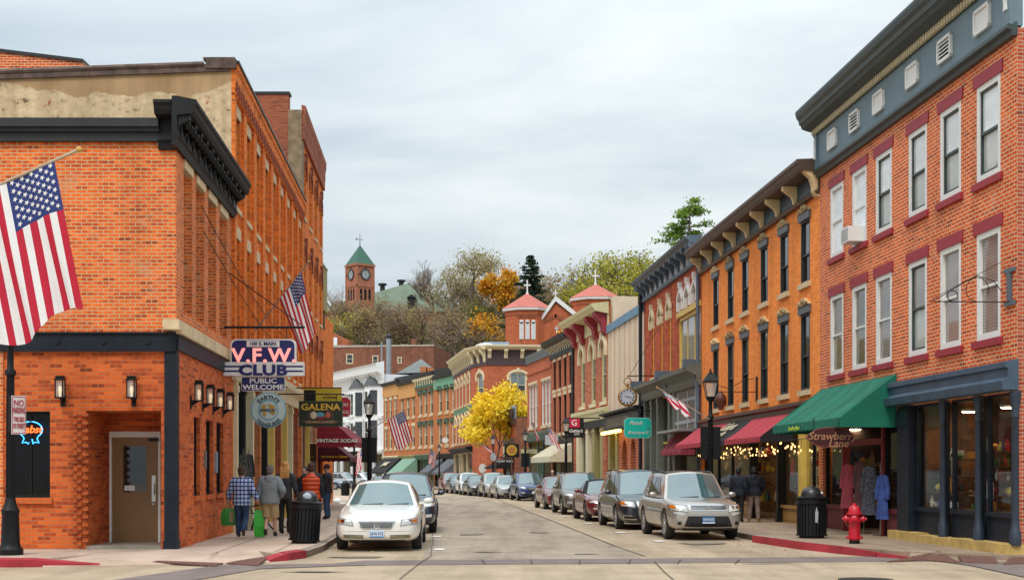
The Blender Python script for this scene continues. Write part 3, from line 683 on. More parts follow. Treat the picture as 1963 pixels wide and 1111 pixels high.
# little oriel / upper storey sticking out past the brown building
q = W(612, 700, 64); t = thing('oriel_building', 'narrow olive building with a green topped oriel, half hidden at the left bend', 'building', (q.x-5, 63, 0))
m = MB(); m.box(0, 5.0, 0, 6, 0, 9.2); obj('wall', m, M_b2, t)
m = MB(); m.box(4.6, 5.35, -.1, 1.2, 9.2, 11.2); m.box(4.6, 5.25, 0, 1.1, 8.4, 9.2, 1); obj('oriel', m, [plain('olive_oriel', (.30, .25, .08), .6), M_black], t)
m = MB(); m.prism([(4.55, -.15, 11.2), (5.4, -.15, 11.2), (4.97, -.15, 11.9)], (0, 1.4, 0)); obj('roof', m, plain('verdigris', (.16, .25, .18), .6), t)
# brick block rising behind the stucco wall, far left
t = thing('back_brick_block', 'red brick block peeping over the stucco end wall at far left', 'building', (-24, 42, 0))
m = MB(); p1_, p2_ = W(-60, 93, 42), W(160, 120, 42)
m.prism([(0, 0, 0), (p2_.x+24, 0, 0), (p2_.x+24, 0, p2_.z), (p1_.x+24, 0, p1_.z), (0, 0, p1_.z+.5)], (0, 5, 0)); obj('wall', m, M_r1, t)
m = MB(); m.prism([(0, -.05, p1_.z+.5), (p1_.x+24, -.05, p1_.z), (p2_.x+24, -.05, p2_.z), (p2_.x+24, -.05, p2_.z+.1), (p1_.x+24, -.05, p1_.z+.1), (0, -.05, p1_.z+.6)], (0, 5, 0)); obj('coping', m, M_gutter, t)
# ================================================================ right side of the street
# ---- near red brick building
R1 = Fac(lineR(1572), lineR(1950), name='red_brick_corner_building', label='near three storey red brick building with grey teal cornice, crimson lintels and tall white windows')
cols = [(1592.6, 1616), (1634.5, 1660.5), (1679.5, 1709), (1741.5, 1777.5), (1802, 1843), (1871.5, 1919)]
ops = []; wz = [(4.26, 2.13), (7.40, 1.92)]
uw = [((R1.u(a)+R1.u(b))/2, R1.u(b)-R1.u(a)) for a, b in cols]
W1 = sum(w for _, w in uw)/6
for u, w in uw:
    for z, h in wz: ops.append((u-W1/2, u+W1/2, z, z+h, .14))
uA = R1.u(1722); GZ = 3.18
uS0 = 0.25
ops += [(uS0, uA-.02, .12, 3.0, .1), (uA+.02, R1.L-.1, .12, GZ, .1)]
R1.wall(0, 9.95, M_r1, ops, depth=12, roof=False, sides=False)
RS = Fac(R1.p1, Vector((R1.p1.x+9, R1.p1.y+1.2)), R1.root)
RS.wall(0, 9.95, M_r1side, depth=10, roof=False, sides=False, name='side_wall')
m = MB(); m.box(.05, R1.L-.05, .1, 11.9, 9.6, 9.9); R1.put('roof', m, M_roof)
base = dict(frame=M_white, d=.05, ft=.115, lintel=(M_crimson, .24, .13, .03), sill=(M_crimson, .14, .12, .07))
for i, (u, w) in enumerate(uw):
    dk = i in (2, 3, 4, 5)
    window(R1, u, wz[1][0], W1, wz[1][1], dict(base, key='r1t%d' % (i > 1), sash=M_green_dk if dk else None, panes=(P_lite, P_lite if i < 2 else P_curt), mid=.5))
    window(R1, u, wz[0][0], W1, wz[0][1], dict(base, key='r1m%d' % (3 if i == 3 else (0 if i < 2 else 1)), sash=M_green_dk if i == 3 else None, panes=((P_tan, P_tan) if i < 2 else (P_blind, P_blind)) if i != 3 else (P_blind, P_curt)))
# teal entablature: frieze, dentils, crown moulding
m = MB(); m.box(-.05, R1.L+.02, -.10, .1, 9.98, 11.02); R1.put('frieze', m, M_teal)
R1.prof([(0, 9.80), (.10, 9.80), (.12, 9.9), (.2, 9.93), (.2, 10.0), (.11, 10.06), (0, 10.06)], M_green_dk, u0=-.05, u1=R1.L+.02, name='architrave')
R1.prof([(.09, 10.98), (.13, 10.98), (.13, 11.12), (.26, 11.14), (.44, 11.2), (.48, 11.3), (.52, 11.32), (.54, 11.42), (.6, 11.5), (.63, 11.62), (.63, 11.68), (0, 11.78)], M_green_dk, u0=-.25, u1=R1.L+.3, name='crown_cornice')
m = MB(); u = -.1
while u < R1.L-.2: m.box(u, u+.075, -.215, -.1, 11.0, 11.13); u += .145
R1.put('dentils', m, M_creamp)
m = MB(); m.box(-.05, .16, -.16, -.1, 10.0, 11.0); R1.put('end_pilaster', m, M_teal)
m = MB(); m.box(R1.L-.30, R1.L+.03, -.16, -.1, 10.0, 11.0); R1.put('end_pilaster', m, M_teal)
for u in (.05, R1.L-.13):
    m = MB(); pts = [(-.07, 0), (.07, 0), (.05, .12), (.075, .25), (.05, .4), (.065, .5), (.0, .58), (-.065, .5), (-.05, .4), (-.075, .25), (-.05, .12)]
    m.prism([(u+a, -.16, 10.3+b) for a, b in pts], (0, -.03, 0)); R1.put('carved_ornament', m, M_white)
for i, (u, w) in enumerate(uw):
    m = MB(); x = .36; z0, z1 = 10.27, 10.77
    for q in ((u-x, u-x+.06, z0, z1), (u+x-.06, u+x, z0, z1), (u-x, u+x, z0, z0+.06), (u-x, u+x, z1-.06, z1)): m.box(q[0], q[1], -.165, -.1, q[2]+(.001 if q[1]-q[0] > .5 else 0), q[3])
    if i in (1, 4):
        f = R1.put('louvre_vent', m, M_white); a = MB(); a.box(u-x+.06, u+x-.06, -.115, -.105, z0+.05, z1-.05); obj('backing', a, M_black, f)
        a = MB()
        for k in range(5): a.prism([(u-x+.06, -.12, z0+.07+k*.078), (u-x+.06, -.155, z0+.055+k*.078), (u-x+.06, -.155, z0+.08+k*.078), (u-x+.06, -.12, z0+.095+k*.078)], (2*x-.12, 0, 0))
        obj('slats', a, M_white, f)
    else: m.box(u-x+.05, u+x-.05, -.13, -.1, z0+.05, z1-.05); R1.put('frieze_panel', m, M_white)
m = MB(); m.box(4.4, 4.8, .4, .8, 11.3, 12.15); R1.put('chimney', m, M_r6)
# blue shop front
R1.prof([(0, 3.2), (.30, 3.2), (.34, 3.36), (.24, 3.40), (.20, 3.44), (.20, 3.60), (.26, 3.62), (.26, 3.72), (0, 3.78)], M_blue, u0=uA-.05, u1=R1.L+.06, name='shop_cornice')
bx = [R1.u(p) for p in (1725, 1746, 1748, 1802, 1818, 1871, 1885, 1947)]
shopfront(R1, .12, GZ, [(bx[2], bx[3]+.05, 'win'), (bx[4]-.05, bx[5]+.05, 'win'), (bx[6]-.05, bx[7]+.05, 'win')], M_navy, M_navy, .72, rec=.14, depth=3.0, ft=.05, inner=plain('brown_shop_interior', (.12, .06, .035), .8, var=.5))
def iron_col(F, u, z0, z1, y, mat, r=.11, name='iron_column'):
    m = MB(); m.lathe([(r*1.5, z0), (r*1.5, z0+.25), (r*1.15, z0+.3), (r, z0+.5), (r*.92, z1-.5), (r*1.1, z1-.48), (r*.95, z1-.42), (r*1.25, z1-.2), (r*1.5, z1-.08), (r*1.5, z1)], 14, (u, y, 0)); F.put(name, m, mat, smooth=40)
m = MB(); m.box(bx[0]-.02, bx[1], -.06, .3, .12, GZ); m.box(bx[0]-.05, bx[1]+.03, -.09, .3, GZ-.45, GZ-.1); R1.put('pilaster', m, M_navy)
for u in ((bx[3]+bx[4])/2, (bx[5]+bx[6])/2, R1.L-.04): iron_col(R1, u, .3, GZ, -.02, plain('column_blue', (.018, .03, .05), .5, var=.3), .072)
m = MB(); M_ystone = plain('yellow_stone', (.48, .32, .10), .85, var=.3, scale=3)
for a, b, h in ((uA-.1, uA+1.6, .33), (uA+1.62, uA+3.6, .30), (uA+3.62, R1.L, .32)): m.box(a, b, -.22, .2, .1, h)
R1.put('stone_base', m, M_ystone)
goods(R1, bx[2]+.15, bx[3]-.1, .9, 2.3, .26, .8, 'frames and boxes behind the first blue shop window beside the green awning', seed=31, shelves=4, size=.15)
goods(R1, bx[4]+.15, bx[5]-.1, .9, 2.4, .28, .9, 'posters, candles and glass ware in the middle blue shop window', seed=32, shelves=5, size=.13)
goods(R1, bx[6]+.15, bx[7]-.1, .9, 2.2, .30, .9, 'toys and white figures in the rightmost blue shop window', seed=33, shelves=4, size=.17)
m = MB(); m.box(bx[2], bx[7], 3.1, 3.15, .1, GZ); R1.put('back_wall', m, M_r1side)
# shop under the green awning: red trimmed windows, open door in the middle
s = [R1.u(p) for p in (1572, 1583, 1608, 1690, 1722)]
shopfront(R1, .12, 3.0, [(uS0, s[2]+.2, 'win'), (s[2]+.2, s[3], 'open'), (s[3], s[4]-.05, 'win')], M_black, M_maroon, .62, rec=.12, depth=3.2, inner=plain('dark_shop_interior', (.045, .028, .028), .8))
m = MB(); m.box(s[2]+.2, s[2]+.3, .02, .2, .12, 2.9); m.box(s[3]-.1, s[3], .02, .2, .12, 2.9); m.box(s[2]+.3, s[3]-.1, .1, .2, 2.35, 2.5); R1.put('doorway', m, plain('shop_red_trim', (.22, .02, .02), .5))
goods(R1, uS0+.1, s[2]+.1, .8, 2.4, .4, 1.1, 'pink and white clothes in the window left of the open shop door', seed=41, shelves=3, size=.2)
goods(R1, s[3]+.1, s[4]-.2, .8, 2.6, .4, 1.0, 'blue and yellow wares in the narrow window right of the open shop door', seed=42, shelves=3, size=.2)
awning(R1, R1.u(1576), R1.u(1719), 3.95, 2.93, 1.35, plain('green_canvas', (.0, .135, .082), .8, var=.22, scale=1.6), 'big deep green canvas awning with scalloped valance over the open clothes shop', val=.24)

# ---- orange pressed brick building
R2 = Fac(lineR(1345), lineR(1572), name='orange_brick_building', label='bright orange brick building with cream scroll brackets and grey hooded windows')
R2.root.location.x += 0
cols = [(1366.5, 1378.5), (1395, 1406.5), (1423, 1434.5), (1458, 1472), (1496, 1511.5), (1536, 1552)]
uw = [(R2.u(a)+R2.u(b))/2 for a, b in cols]; W2 = sum(R2.u(b)-R2.u(a) for a, b in cols)/6
ops = []
for u in uw: ops += [(u-W2/2, u+W2/2, 7.1, 8.9, .11), (u-W2/2, u+W2/2, 4.02, 6.22, .11)]
ops.append((.25, R2.L-.1, .12, 3.25, .1))
R2.wall(0, 9.5, M_r2, ops, depth=12, sides=True)
M_scroll = plain('cream_scrollwork', (.66, .50, .26), .6, var=.15); M_grey = plain('grey_hood_paint', (.10, .115, .13), .5)
st = dict(key='r2', frame=plain('dark_sash_paint', (.025, .03, .03), .5), mid=.45, d=.05, ft=.06, panes=(P_dark, P_black), hood=(M_grey, .10, .0, .22, .07, 'slab'), sill=(M_cream, .15, .12, .08))
for u in uw:
    for z, h in ((7.1, 1.8), (4.02, 2.2)):
        w = window(R2, u, z, W2, h, st)
        m = MB(); X = W2/2+.12
        for sx in (-1, 1): m.prism([(sx*q[0], -.10, h+.215+q[1]) for q in [(0, 0), (0, .2), (X*.25, .22), (X*.5, .12), (X*.75, .1), (X, .02), (X, 0)]], (0, .1, 0))
        for sx in (-1, 0, 1): m.ell((sx*X*.5, -.11, h+.30+(.06 if sx == 0 else 0)), (.09, .04, .07), 8, 5)
        obj('scroll_crest', m, M_scroll, w)
M_brownc = plain('dark_brown_cornice', (.08, .045, .032), .5, var=.2)
R2.prof([(0, 9.38), (.12, 9.38), (.16, 9.46), (.07, 9.5), (.05, 9.55), (.05, 10.0), (0, 10.0)], M_brownc, name='frieze')
m = MB(); m.box(.05, R2.L-.05, -.06, -.045, 9.56, 9.98); R2.put('frieze_panels', m, plain('dark_teal_panel', (.03, .07, .09), .5))
R2.prof([(0, 10.0), (.5, 10.02), (.58, 10.1), (.6, 10.18), (.66, 10.24), (.66, 10.32), (0, 10.36)], M_brownc, u0=-.15, u1=R2.L+.02)
brackets(R2, [.15+i*(R2.L-.4)/8 for i in range(8)], 9.42, 10.01, .48, .16, M_scroll)
brackets(R2, [R2.L-.14], 9.3, 10.34, .56, .24, M_scroll, name='end_bracket')
R2.prof([(0, 3.25), (.1, 3.25), (.1, 3.55), (.2, 3.6), (.2, 3.7), (0, 3.72)], M_brownc, name='shop_cornice')
cb = [R2.u(p) for p in (1350, 1372, 1398, 1416, 1440, 1464, 1492, 1513, 1535, 1568)]
shopfront(R2, .12, 3.25, [(.25, cb[1], 'win'), (cb[1], cb[2], 'win'), (cb[2], cb[4], 'win'), (cb[4], cb[6], 'open'), (cb[6], cb[8], 'win'), (cb[8], R2.L-.1, 'door')], M_black, plain('amber_panel', (.34, .19, .04), .5), .5, rec=.12, depth=2.6, pil=[(cb[4]-.12, cb[4]+.05, .05, M_black), (cb[6]-.05, cb[6]+.12, .05, M_black), (cb[8]-.1, cb[8]+.15, .05, M_yellow)])
goods(R2, .4, cb[2]-.1, .7, 2.3, .4, 1.0, 'small wares in the shop window behind the tall black lamp post', seed=51, shelves=3, size=.2)
goods(R2, cb[2]+.1, cb[4]-.2, .7, 2.7, .4, 1.1, 'red and amber wares in the lit window left of the two men in dark jackets', seed=52, shelves=4, size=.16)
goods(R2, cb[4]+.2, cb[6]-.2, .25, 2.8, 1.2, 2.2, 'bottles and boxes on shelves inside the lit doorway where two men look', seed=53, shelves=5, size=.16)
goods(R2, cb[6]+.2, cb[8]-.2, .7, 2.3, .4, 1.1, 'white urn, pumpkins and yellow curtains in the window right of the lit doorway', seed=54, shelves=4, size=.17)
m = MB()
for k in range(9): m.tube([(cb[6]+.25+k*.17, 1.3, .9), (cb[6]+.3+k*.17, 1.25, 1.8), (cb[6]+.25+k*.17, 1.3, 3.0)], .07, 6)
tag(obj('curtain', m, plain('mustard_curtain', (.40, .30, .04), .8), None, R2.world(0, 0, 0), R2.rz), 'mustard curtain hanging inside the window left of the black litter bin', 'curtain')
# string of small warm bulbs under the awnings
M_bulb = emit('warm_bulb', (1, .58, .2), 3.0)
sl_t = thing('string_lights', 'strings of small warm bulbs under the pink and black awning', 'string lights', R2.world(0, 0, 0), R2.rz)
m = MB(); mb_ = MB(); r_ = random.Random(3)
u = cb[1]-1.2; pts = []
while u < R2.L+.3:
    for k in range(1+(r_.random() < .25)):
        z = 2.53-r_.random()*.36; y = -.15-r_.random()*.45; mb_.ell((u+r_.uniform(-.1, .1), y, z), (.02, .02, .034), 6, 5); m.tube([(u, y, 2.6), (u, y, z+.03)], .006, 4)
    u += .24
obj('bulbs', mb_, M_bulb, sl_t)['kind'] = 'stuff'; m.tube([(cb[1]-1.2, -.4, 2.6), (R2.L+.3, -.4, 2.6)], .01, 4); obj('wire', m, M_black, sl_t)
M_pinkred = plain('faded_red_canvas', (.42, .035, .055), .8, var=.12, scale=1.5); M_blkcan = plain('black_canvas', (.012, .012, .014), .85)
aw = awning(R2, -.2, R2.u(1522), 3.48, 2.72, 1.0, M_pinkred, 'long awning of faded red end panels and a black lettered middle panel', val=.16, panels=[(0, 5.2, M_pinkred), (5.2, 8.6, M_blkcan), (8.6, R2.u(1522)+.2, M_pinkred)], scallop=False, sidemat=M_blkcan)
sl_ = math.atan2(.76, 1.0)
text('Galena', .62, M_creamp, aw, (6.6, -.42, 3.22), (sl_, 0, 0), shear=.3, sx=1.2); text('gifts', .42, M_creamp, aw, (7.1, -.78, 2.97), (sl_, 0, 0), shear=.3, sx=1.2)

# shop ceiling lamps; those in the near red building are added to light it
M_ceil = emit('ceiling_glow', (1, .70, .38), 32.0)
def ceiling_lamp(F, u, y, z, label, r=.17):
    t = thing('ceiling_lamp', label, 'ceiling lamp', F.world(u, y, z), F.rz, 'warm shop ceiling lamps'); m = MB(); m.lathe([(r*1.1, 0), (r*1.1, .05), (r*.4, .09)], 16); obj('housing', m, M_white, t); m = MB(); m.lathe([(.01, -.03), (r*.8, -.025), (r, 0)], 16); obj('lens', m, M_ceil, t)
for k, (F, u, y, z) in enumerate([(R2, 1.6, 1.0, 3.1), (R2, cb[2]+1.2, .9, 3.1), (R2, cb[3]+.8, 1.0, 3.1), (R2, (cb[4]+cb[6])/2, .9, 3.1), (R2, cb[6]+1.0, .8, 3.1), (R2, R2.L-.9, .9, 3.1), (R1, (bx[2]+bx[3])/2, 1.0, 3.0), (R1, (bx[4]+bx[5])/2, 1.0, 3.0), (R1, (bx[6]+bx[7])/2, 1.0, 3.0), (R1, (s[2]+s[3])/2, 1.6, 2.85), (R1, s[1]-.3, .9, 2.85)]):
    ceiling_lamp(F, u, y, z, 'warm ceiling lamp inside %s' % ['the far end of the lettered awning shop', 'the window behind the tall black lamp post', 'the window left of the lit doorway', 'the lit doorway with two men', 'the window with the white urn', 'the door beside the yellow pilaster', 'the first blue shop window', 'the middle blue shop window', 'the rightmost blue shop window', 'the open clothes shop door', 'the window beside the open clothes shop'][k])

# ---- red and yellow building with blue cornice
R3 = Fac(lineR(1235), lineR(1345), name='red_and_yellow_building', label='red brick building with blue grey cornice and yellow arched windows')
a3 = [(1245, 1257.6), (1262, 1273), (1277.5, 1290)]
uw3 = [(R3.u(a)+R3.u(b))/2 for a, b in a3]; W3 = .62
ops = [(u-W3/2, u+W3/2, 6.1, 9.15, .25) for u in uw3]
ub0, ub1 = R3.u(1301), R3.u(1343); ops.append((ub0, ub1, 6.05, 8.2, .2))
uh = [ub0+(ub1-ub0)*(k+.5)/3 for k in range(3)]
for u in uh: ops.append((u-.36, u+.36, 8.42, 9.2, .2))
ops.append((.3, R3.L-.2, .12, 5.2, .15))
R3.wall(0, 10.0, M_r3, ops, depth=12, sides=True)
st = dict(key='r3', frame=M_yellow, mid=.5, d=.12, ft=.11, panes=(P_sky, P_dark), arch=(M_r3, .3), hood=(M_creamp, .02, .34, .17, .12, 'gable'), sill=(M_creamp, .16, .1, .08))
for u in uw3: window(R3, u, 6.1, W3, 3.05, st)
st = dict(key='r3s', frame=M_yellow, mid=0, d=.12, ft=.1, panes=(P_sky, P_dark), arch=(M_r3, .3), hood=(M_white, .02, .36, .17, .14, 'gable'))
for u in uh: window(R3, u, 8.42, .72, .78, st)
window(R3, (ub0+ub1)/2, 6.05, ub1-ub0, 2.15, dict(key='r3big', frame=M_yellow, mid=0, cols=3, d=.08, ft=.16, panes=(P_blind, P_blind), lintel=(M_yellow, .22, .12, .08)))
M_frz = plain('white_blue_frieze', (.42, .45, .47), .6, var=.3, scale=6)
m = MB(); m.box(0, R3.L, -.06, .05, 10.0, 10.62); R3.put('frieze', m, M_frz)
R3.prof([(0, 9.92), (.12, 9.92), (.16, 10.0), (.16, 10.06), (.06, 10.08), (0, 10.08)], M_bluegrey, name='architrave')
R3.prof([(0, 10.55), (.1, 10.55), (.45, 10.66), (.5, 10.74), (.62, 10.82), (.66, 10.92), (0, 10.98)], M_bluegrey, u0=-.2, u1=R3.L-.02)
brackets(R3, [.15, .62]+[1.6+i*1.25 for i in range(10) if 1.6+i*1.25 < R3.L-.9]+[R3.L-.62, R3.L-.16], 9.98, 10.7, .5, .24, M_bluegrey, shape='c')
m = MB(); m.tube([(R3.L-.14, -.12, 10.5), (R3.L-.14, -.12, .2)], .075, 8); R3.put('downpipe', m, M_bluegrey)
m = MB(); m.tube([(.06, -.2, 10.4), (.06, -.2, .2)], .09, 8); R3.put('downpipe', m, M_navy)
R3.prof([(0, 5.1), (.12, 5.1), (.2, 5.25), (.2, 5.45), (.45, 5.6), (.6, 5.66), (.62, 5.82), (0, 5.98)], M_greygreen, u0=-.1, u1=R3.L, name='shop_cornice')
brackets(R3, [.12, R3.L*.52, R3.L-.25], 4.9, 6.1, .7, .3, M_bluegrey, shape='c')
cb = [R3.u(p) for p in (1250, 1262, 1274, 1284, 1294, 1306, 1322, 1342)]
shopfront(R3, .12, 5.15, [(.3, cb[0], 'win'), (cb[0], cb[1], 'win'), (cb[1], cb[3], 'door'), (cb[3], cb[4], 'win'), (cb[4], R3.L-.2, 'win')], M_yellow, M_greygreen, .7, rec=.2, trans=3.0, depth=2.6, ft=.09,
    pil=[(.3, .75, .08, M_greygreen), (cb[0]-.25, cb[0]+.15, .06, M_greygreen), (cb[1]-.2, cb[1]+.2, .06, M_greygreen), (cb[3]-.2, cb[3]+.2, .06, M_greygreen), (cb[4]-.25, cb[4]+.25, .06, M_greygreen)])
m = MB(); m.box(cb[4]+.25, R3.L-.22, -.03, .2, 3.4, 5.1); R3.put('boarded_transom', m, plain('grey_brown_boards', (.15, .125, .105), .7, var=.25))
m = MB()
for u in (cb[4]+.9, cb[4]+2.9, R3.L-1.0): m.box(u-.09, u+.09, -.05, .0, 3.42, 5.0)
for z in (3.75, 4.65): m.box(cb[4]+.3, R3.L-.3, -.055, .0, z-.07, z+.07)
R3.put('transom_bars', m, plain('pale_grey_bars', (.34, .36, .37), .6))
awning(R3, cb[4]-.3, R3.L-1.2, 3.3, 2.55, .55, plain('old_red_canvas', (.26, .03, .045), .85, var=.3, scale=2), 'small gathered dark red awning under a grey metal hood', val=.2, panels=None)
m = MB(); m.box(0, R3.L-.9-cb[4]+.1, -.75, .0, 3.32, 3.42); t = thing('metal_hood', 'grey metal hood over the gathered dark red awning', 'hood', R3.world(cb[4]-.3, 0, 0), R3.rz); obj('panel', m, plain('zinc', (.35, .37, .37), .4, .6), t)
m = MB(); m.box(0, .15, -.70, -.66, 3.26, 3.32); m.box(R3.L-1.2-cb[4], R3.L-1.05-cb[4], -.70, -.66, 3.26, 3.32); obj('bracket', m, M_black, t)
goods(R3, cb[4]+.3, R3.L-.5, .85, 2.3, .5, 1.2, 'dim wares in the window under the gathered dark red awning', seed=61, shelves=3, size=.18)
# table lamp in that window
t = thing('table_lamp', 'small lit amber shade lamp standing in a shop window behind the silver car', 'lamp', R3.world(R3.L-1.5, .35, .95), R3.rz)
m = MB(); m.lathe([(.14, 0), (.14, .03), (.03, .06), (.05, .2), (.02, .3), (.02, .5)], 10); m.box(-.2, .2, -.15, .15, -.75, 0); obj('stand', m, M_wood, t)
m = MB(); m.lathe([(.26, .42), (.12, .78)], 14, cap=False); obj('shade', m, emit('amber_shade', (.9, .42, .08), 1.2), t)

# ---- polyline of the curving right side
PR = {1235: lineR(1235), 1166: ptY(1166, 77.0), 1101: ptY(1101, 87.0), 1058: ptY(1058, 95.0), 1011: ptY(1011, 104.0)}
R4 = Fac(PR[1166], PR[1235], name='cream_panelled_building', label='narrow building faced in cream metal panels with a pale blue parapet')
zt = R4.z(1200, 610)
R4.wall(0, 9.8, M_paneltan, [(.3, R4.L-.3, .12, 4.2, .2)], depth=11, sides=True)
m = MB()
for k in range(7): u = R4.L*(k+.5)/7; m.box(u-.03, u+.03, -.05, 0, 4.9, 9.7)
R4.put('panel_ribs', m, plain('panel_seam', (.52, .40, .28), .6))
R4.prof([(0, 9.55), (.1, 9.55), (.14, 9.95), (0, 9.98)], plain('pale_blue_trim', (.12, .26, .40), .5), name='parapet_trim')
R4.prof([(0, 4.75), (.1, 4.75), (.55, 4.85), (.55, 4.95), (0, 5.0)], M_black, name='canopy')
m = MB(); m.box(.1, R4.L-.1, -.3, 0, 3.95, 4.75); R4.put('sign_band', m, plain('charcoal_band', (.03, .033, .035), .6))
m = MB(); m.box(1.2, R4.L-2.2, -.315, -.3, 4.1, 4.6); R4.put('sign_inset', m, plain('dull_gold_panel', (.12, .10, .06), .6, var=.5, scale=5))
m = MB(); L_ = R4.L
wallp = [(0.3, 2.0), (3.4, 4.3), (5.7, 6.6), (8.0, 9.0), (10.4, L_-.3)]
ar = [(4.3, 5.7), (6.6, 8.0)]
m.box(3.4, L_-.3, .02, .3, 3.4, 3.96)
for a, b in ((3.4, 4.4), (5.8, 6.9), (8.3, L_-.3)): m.box(a, b, .02, .3, .12, 3.4)
for a, b in ((4.4, 5.8), (6.9, 8.3)):
    x, X = (a+b)/2, (b-a)/2
    for k in range(10):
        t0, t1 = PI*k/10, PI*(k+1)/10
        m.prism([(x-X*math.cos(t0), .02, 2.7+.7*math.sin(t0)), (x-X*math.cos(t1), .02, 2.7+.7*math.sin(t1)), (x-X*math.cos(t1), .02, 3.41), (x-X*math.cos(t0), .02, 3.41)], (0, .28, 0))
    m.box(a, b, .02, .3, .12, 1.3)
R4.put('arched_brick_front', m, M_r5)
shopfront(R4, .12, 3.95, [(.4, 1.7, 'win'), (1.7, 3.3, 'door'), (3.4, L_-.3, 'open')], M_olive, M_olive, .6, rec=.3, depth=2.5, pil=[(.3, .8, .05, M_olive), (2.6, 3.3, .05, M_olive)])
m = MB(); m.box(4.2, 4.25, .9, 1.0, .1, 3.9); R4.put('post', m, M_black)
m = MB()
for k in range(14): m.box(.8+k*.42, 1.12+k*.42, -.55, -.42, 3.76, 3.92)
t = thing('marquee_lights', 'row of warm lamps under the dark sign band beside the arched brick front', 'lights', R4.world(0, 0, 0), R4.rz); obj('lamp_row', m, emit('marquee_glow', (1, .66, .14), 5), t)
m = MB(); m.box(.7, 6.8, -.58, -.02, 3.92, 3.96); obj('rail', m, M_black, t)
m = MB(); m.box(R4.L-2.5, R4.L-.2, 5.5, 8, 9.8, 11.6); m2 = MB(); m2.box(R4.L-4.5, R4.L-2.5, 2, 6, 9.8, 11.2); R4.put('roof_structure', m2, plain('blue_boards', (.16, .33, .50), .5)); R4.put('stucco_chimney', m, M_paneltan)
m = MB(); m.box(-.3, .5, .2, 1.6, 9.8, 11.6); R4.put('end_pier', m, M_paneltan)

R5 = Fac(PR[1101], PR[1166], name='red_arched_building', label='red brick building with three tall cream hooded windows and a cream cornice on maroon brackets')
a5 = [(1112.6, 1122), (1132, 1142), (1152, 1163)]; uw5 = [(R5.u(a)+R5.u(b))/2 for a, b in a5]; W5 = 1.35
R5.wall(0, 10.0, M_r5, [(u-W5/2, u+W5/2, 5.75, 9.25, .25) for u in uw5]+[(.3, R5.L-.3, .12, 4.5, .2)], depth=12, sides=True)
st = dict(key='r5', frame=M_sage, mid=.45, d=.1, ft=.2, panes=(P_sky, P_dark), arch=(M_r5, .55), hood=(M_creamp, .03, .62, .26, .16, 'arch'), sill=(M_creamp, .2, .15, .1))
for u in uw5: window(R5, u, 5.75, W5, 3.5, st)
m = MB(); m.box(0, R5.L, -.05, .05, 9.9, 10.75); R5.put('frieze', m, M_sage)
R5.prof([(0, 10.7), (.12, 10.7), (.75, 10.82), (.85, 10.95), (.95, 11.05), (1.0, 11.22), (0, 11.35)], M_sage, u0=-.4, u1=R5.L+.1)
brackets(R5, [.3, .75]+[2.9, 3.35]+[R5.L-3.3, R5.L-2.85]+[R5.L-.8, R5.L-.3], 9.55, 10.82, .75, .32, M_crimson)
R5.prof([(0, 4.75), (.12, 4.75), (.18, 5.1), (.25, 5.2), (.25, 5.4), (0, 5.45)], M_sage, name='shop_cornice')
m = MB(); m.box(0, R5.L, -.1, 0, 4.3, 4.75); R5.put('sign_band', m, M_black)
m = MB(); m.box(-.1, .9, -.06, 0, 0.1, 4.4); m.box(R5.L-1.2, R5.L-.2, -.06, 0, .1, 4.4); R5.put('brick_pier', m, M_r5)
shopfront(R5, .12, 4.3, [(.9, 4.2, 'win'), (4.2, 6.0, 'door'), (6.0, R5.L-1.2, 'win')], M_maroon, M_olive, .6, rec=.2, depth=2.5, pil=[(.9, 1.6, .05, M_creamp), (3.9, 4.5, .05, M_creamp), (5.7, 6.5, .05, M_olive), (8, 8.9, .05, M_olive)])

R6 = Fac(PR[1058], PR[1101], name='black_cornice_building', label='narrow red brick building with a heavy black bracketed cornice and dark narrow windows')
u6 = [R6.L*(k+.55)/4.2 for k in range(4)]; W6 = .95
ops = [(u-W6/2, u+W6/2, z, z+h, .25) for u in u6 for z, h in ((7.35, 1.95), (4.35, 2.5))]+[(.3, R6.L-.3, .12, 3.7, .2)]
R6.wall(0, 9.9, M_r6, ops, depth=12, sides=True)
st = dict(key='r6', frame=M_black, mid=.5, d=.12, ft=.09, panes=(P_dark, P_dark), lintel=(M_cream, .28, .12, .04), sill=(M_cream, .2, .12, .08))
for u in u6: window(R6, u, 7.35, W6, 1.95, st); window(R6, u, 4.35, W6, 2.5, st)
R6.prof([(0, 9.5), (.12, 9.5), (.12, 10.2), (.5, 10.3), (.7, 10.45), (.75, 10.7), (0, 10.8)], M_black, u0=-.4, u1=R6.L+.05)
brackets(R6, [.1+i*.75 for i in range(int(R6.L/.75)+1)], 9.75, 10.35, .45, .2, M_creamp, shape='c')
m = MB(); m.box(R6.L-.45, R6.L+.02, -.12, 0, .1, 9.8); R6.put('downpipe', m, M_black)
R6.prof([(0, 3.7), (.12, 3.7), (.2, 4.1), (0, 4.2)], M_black, name='shop_cornice')
shopfront(R6, .12, 3.7, [(.3, 3, 'win'), (3, 4.6, 'door'), (4.6, R6.L-.3, 'win')], M_wood, M_wood, .6, depth=2.5)
awning(R6, .2, R6.L-.2, 3.6, 2.7, 1.5, plain('cream_canvas', (.56, .50, .36), .8), 'pale cream canvas awning beneath the black corniced building', val=.4)

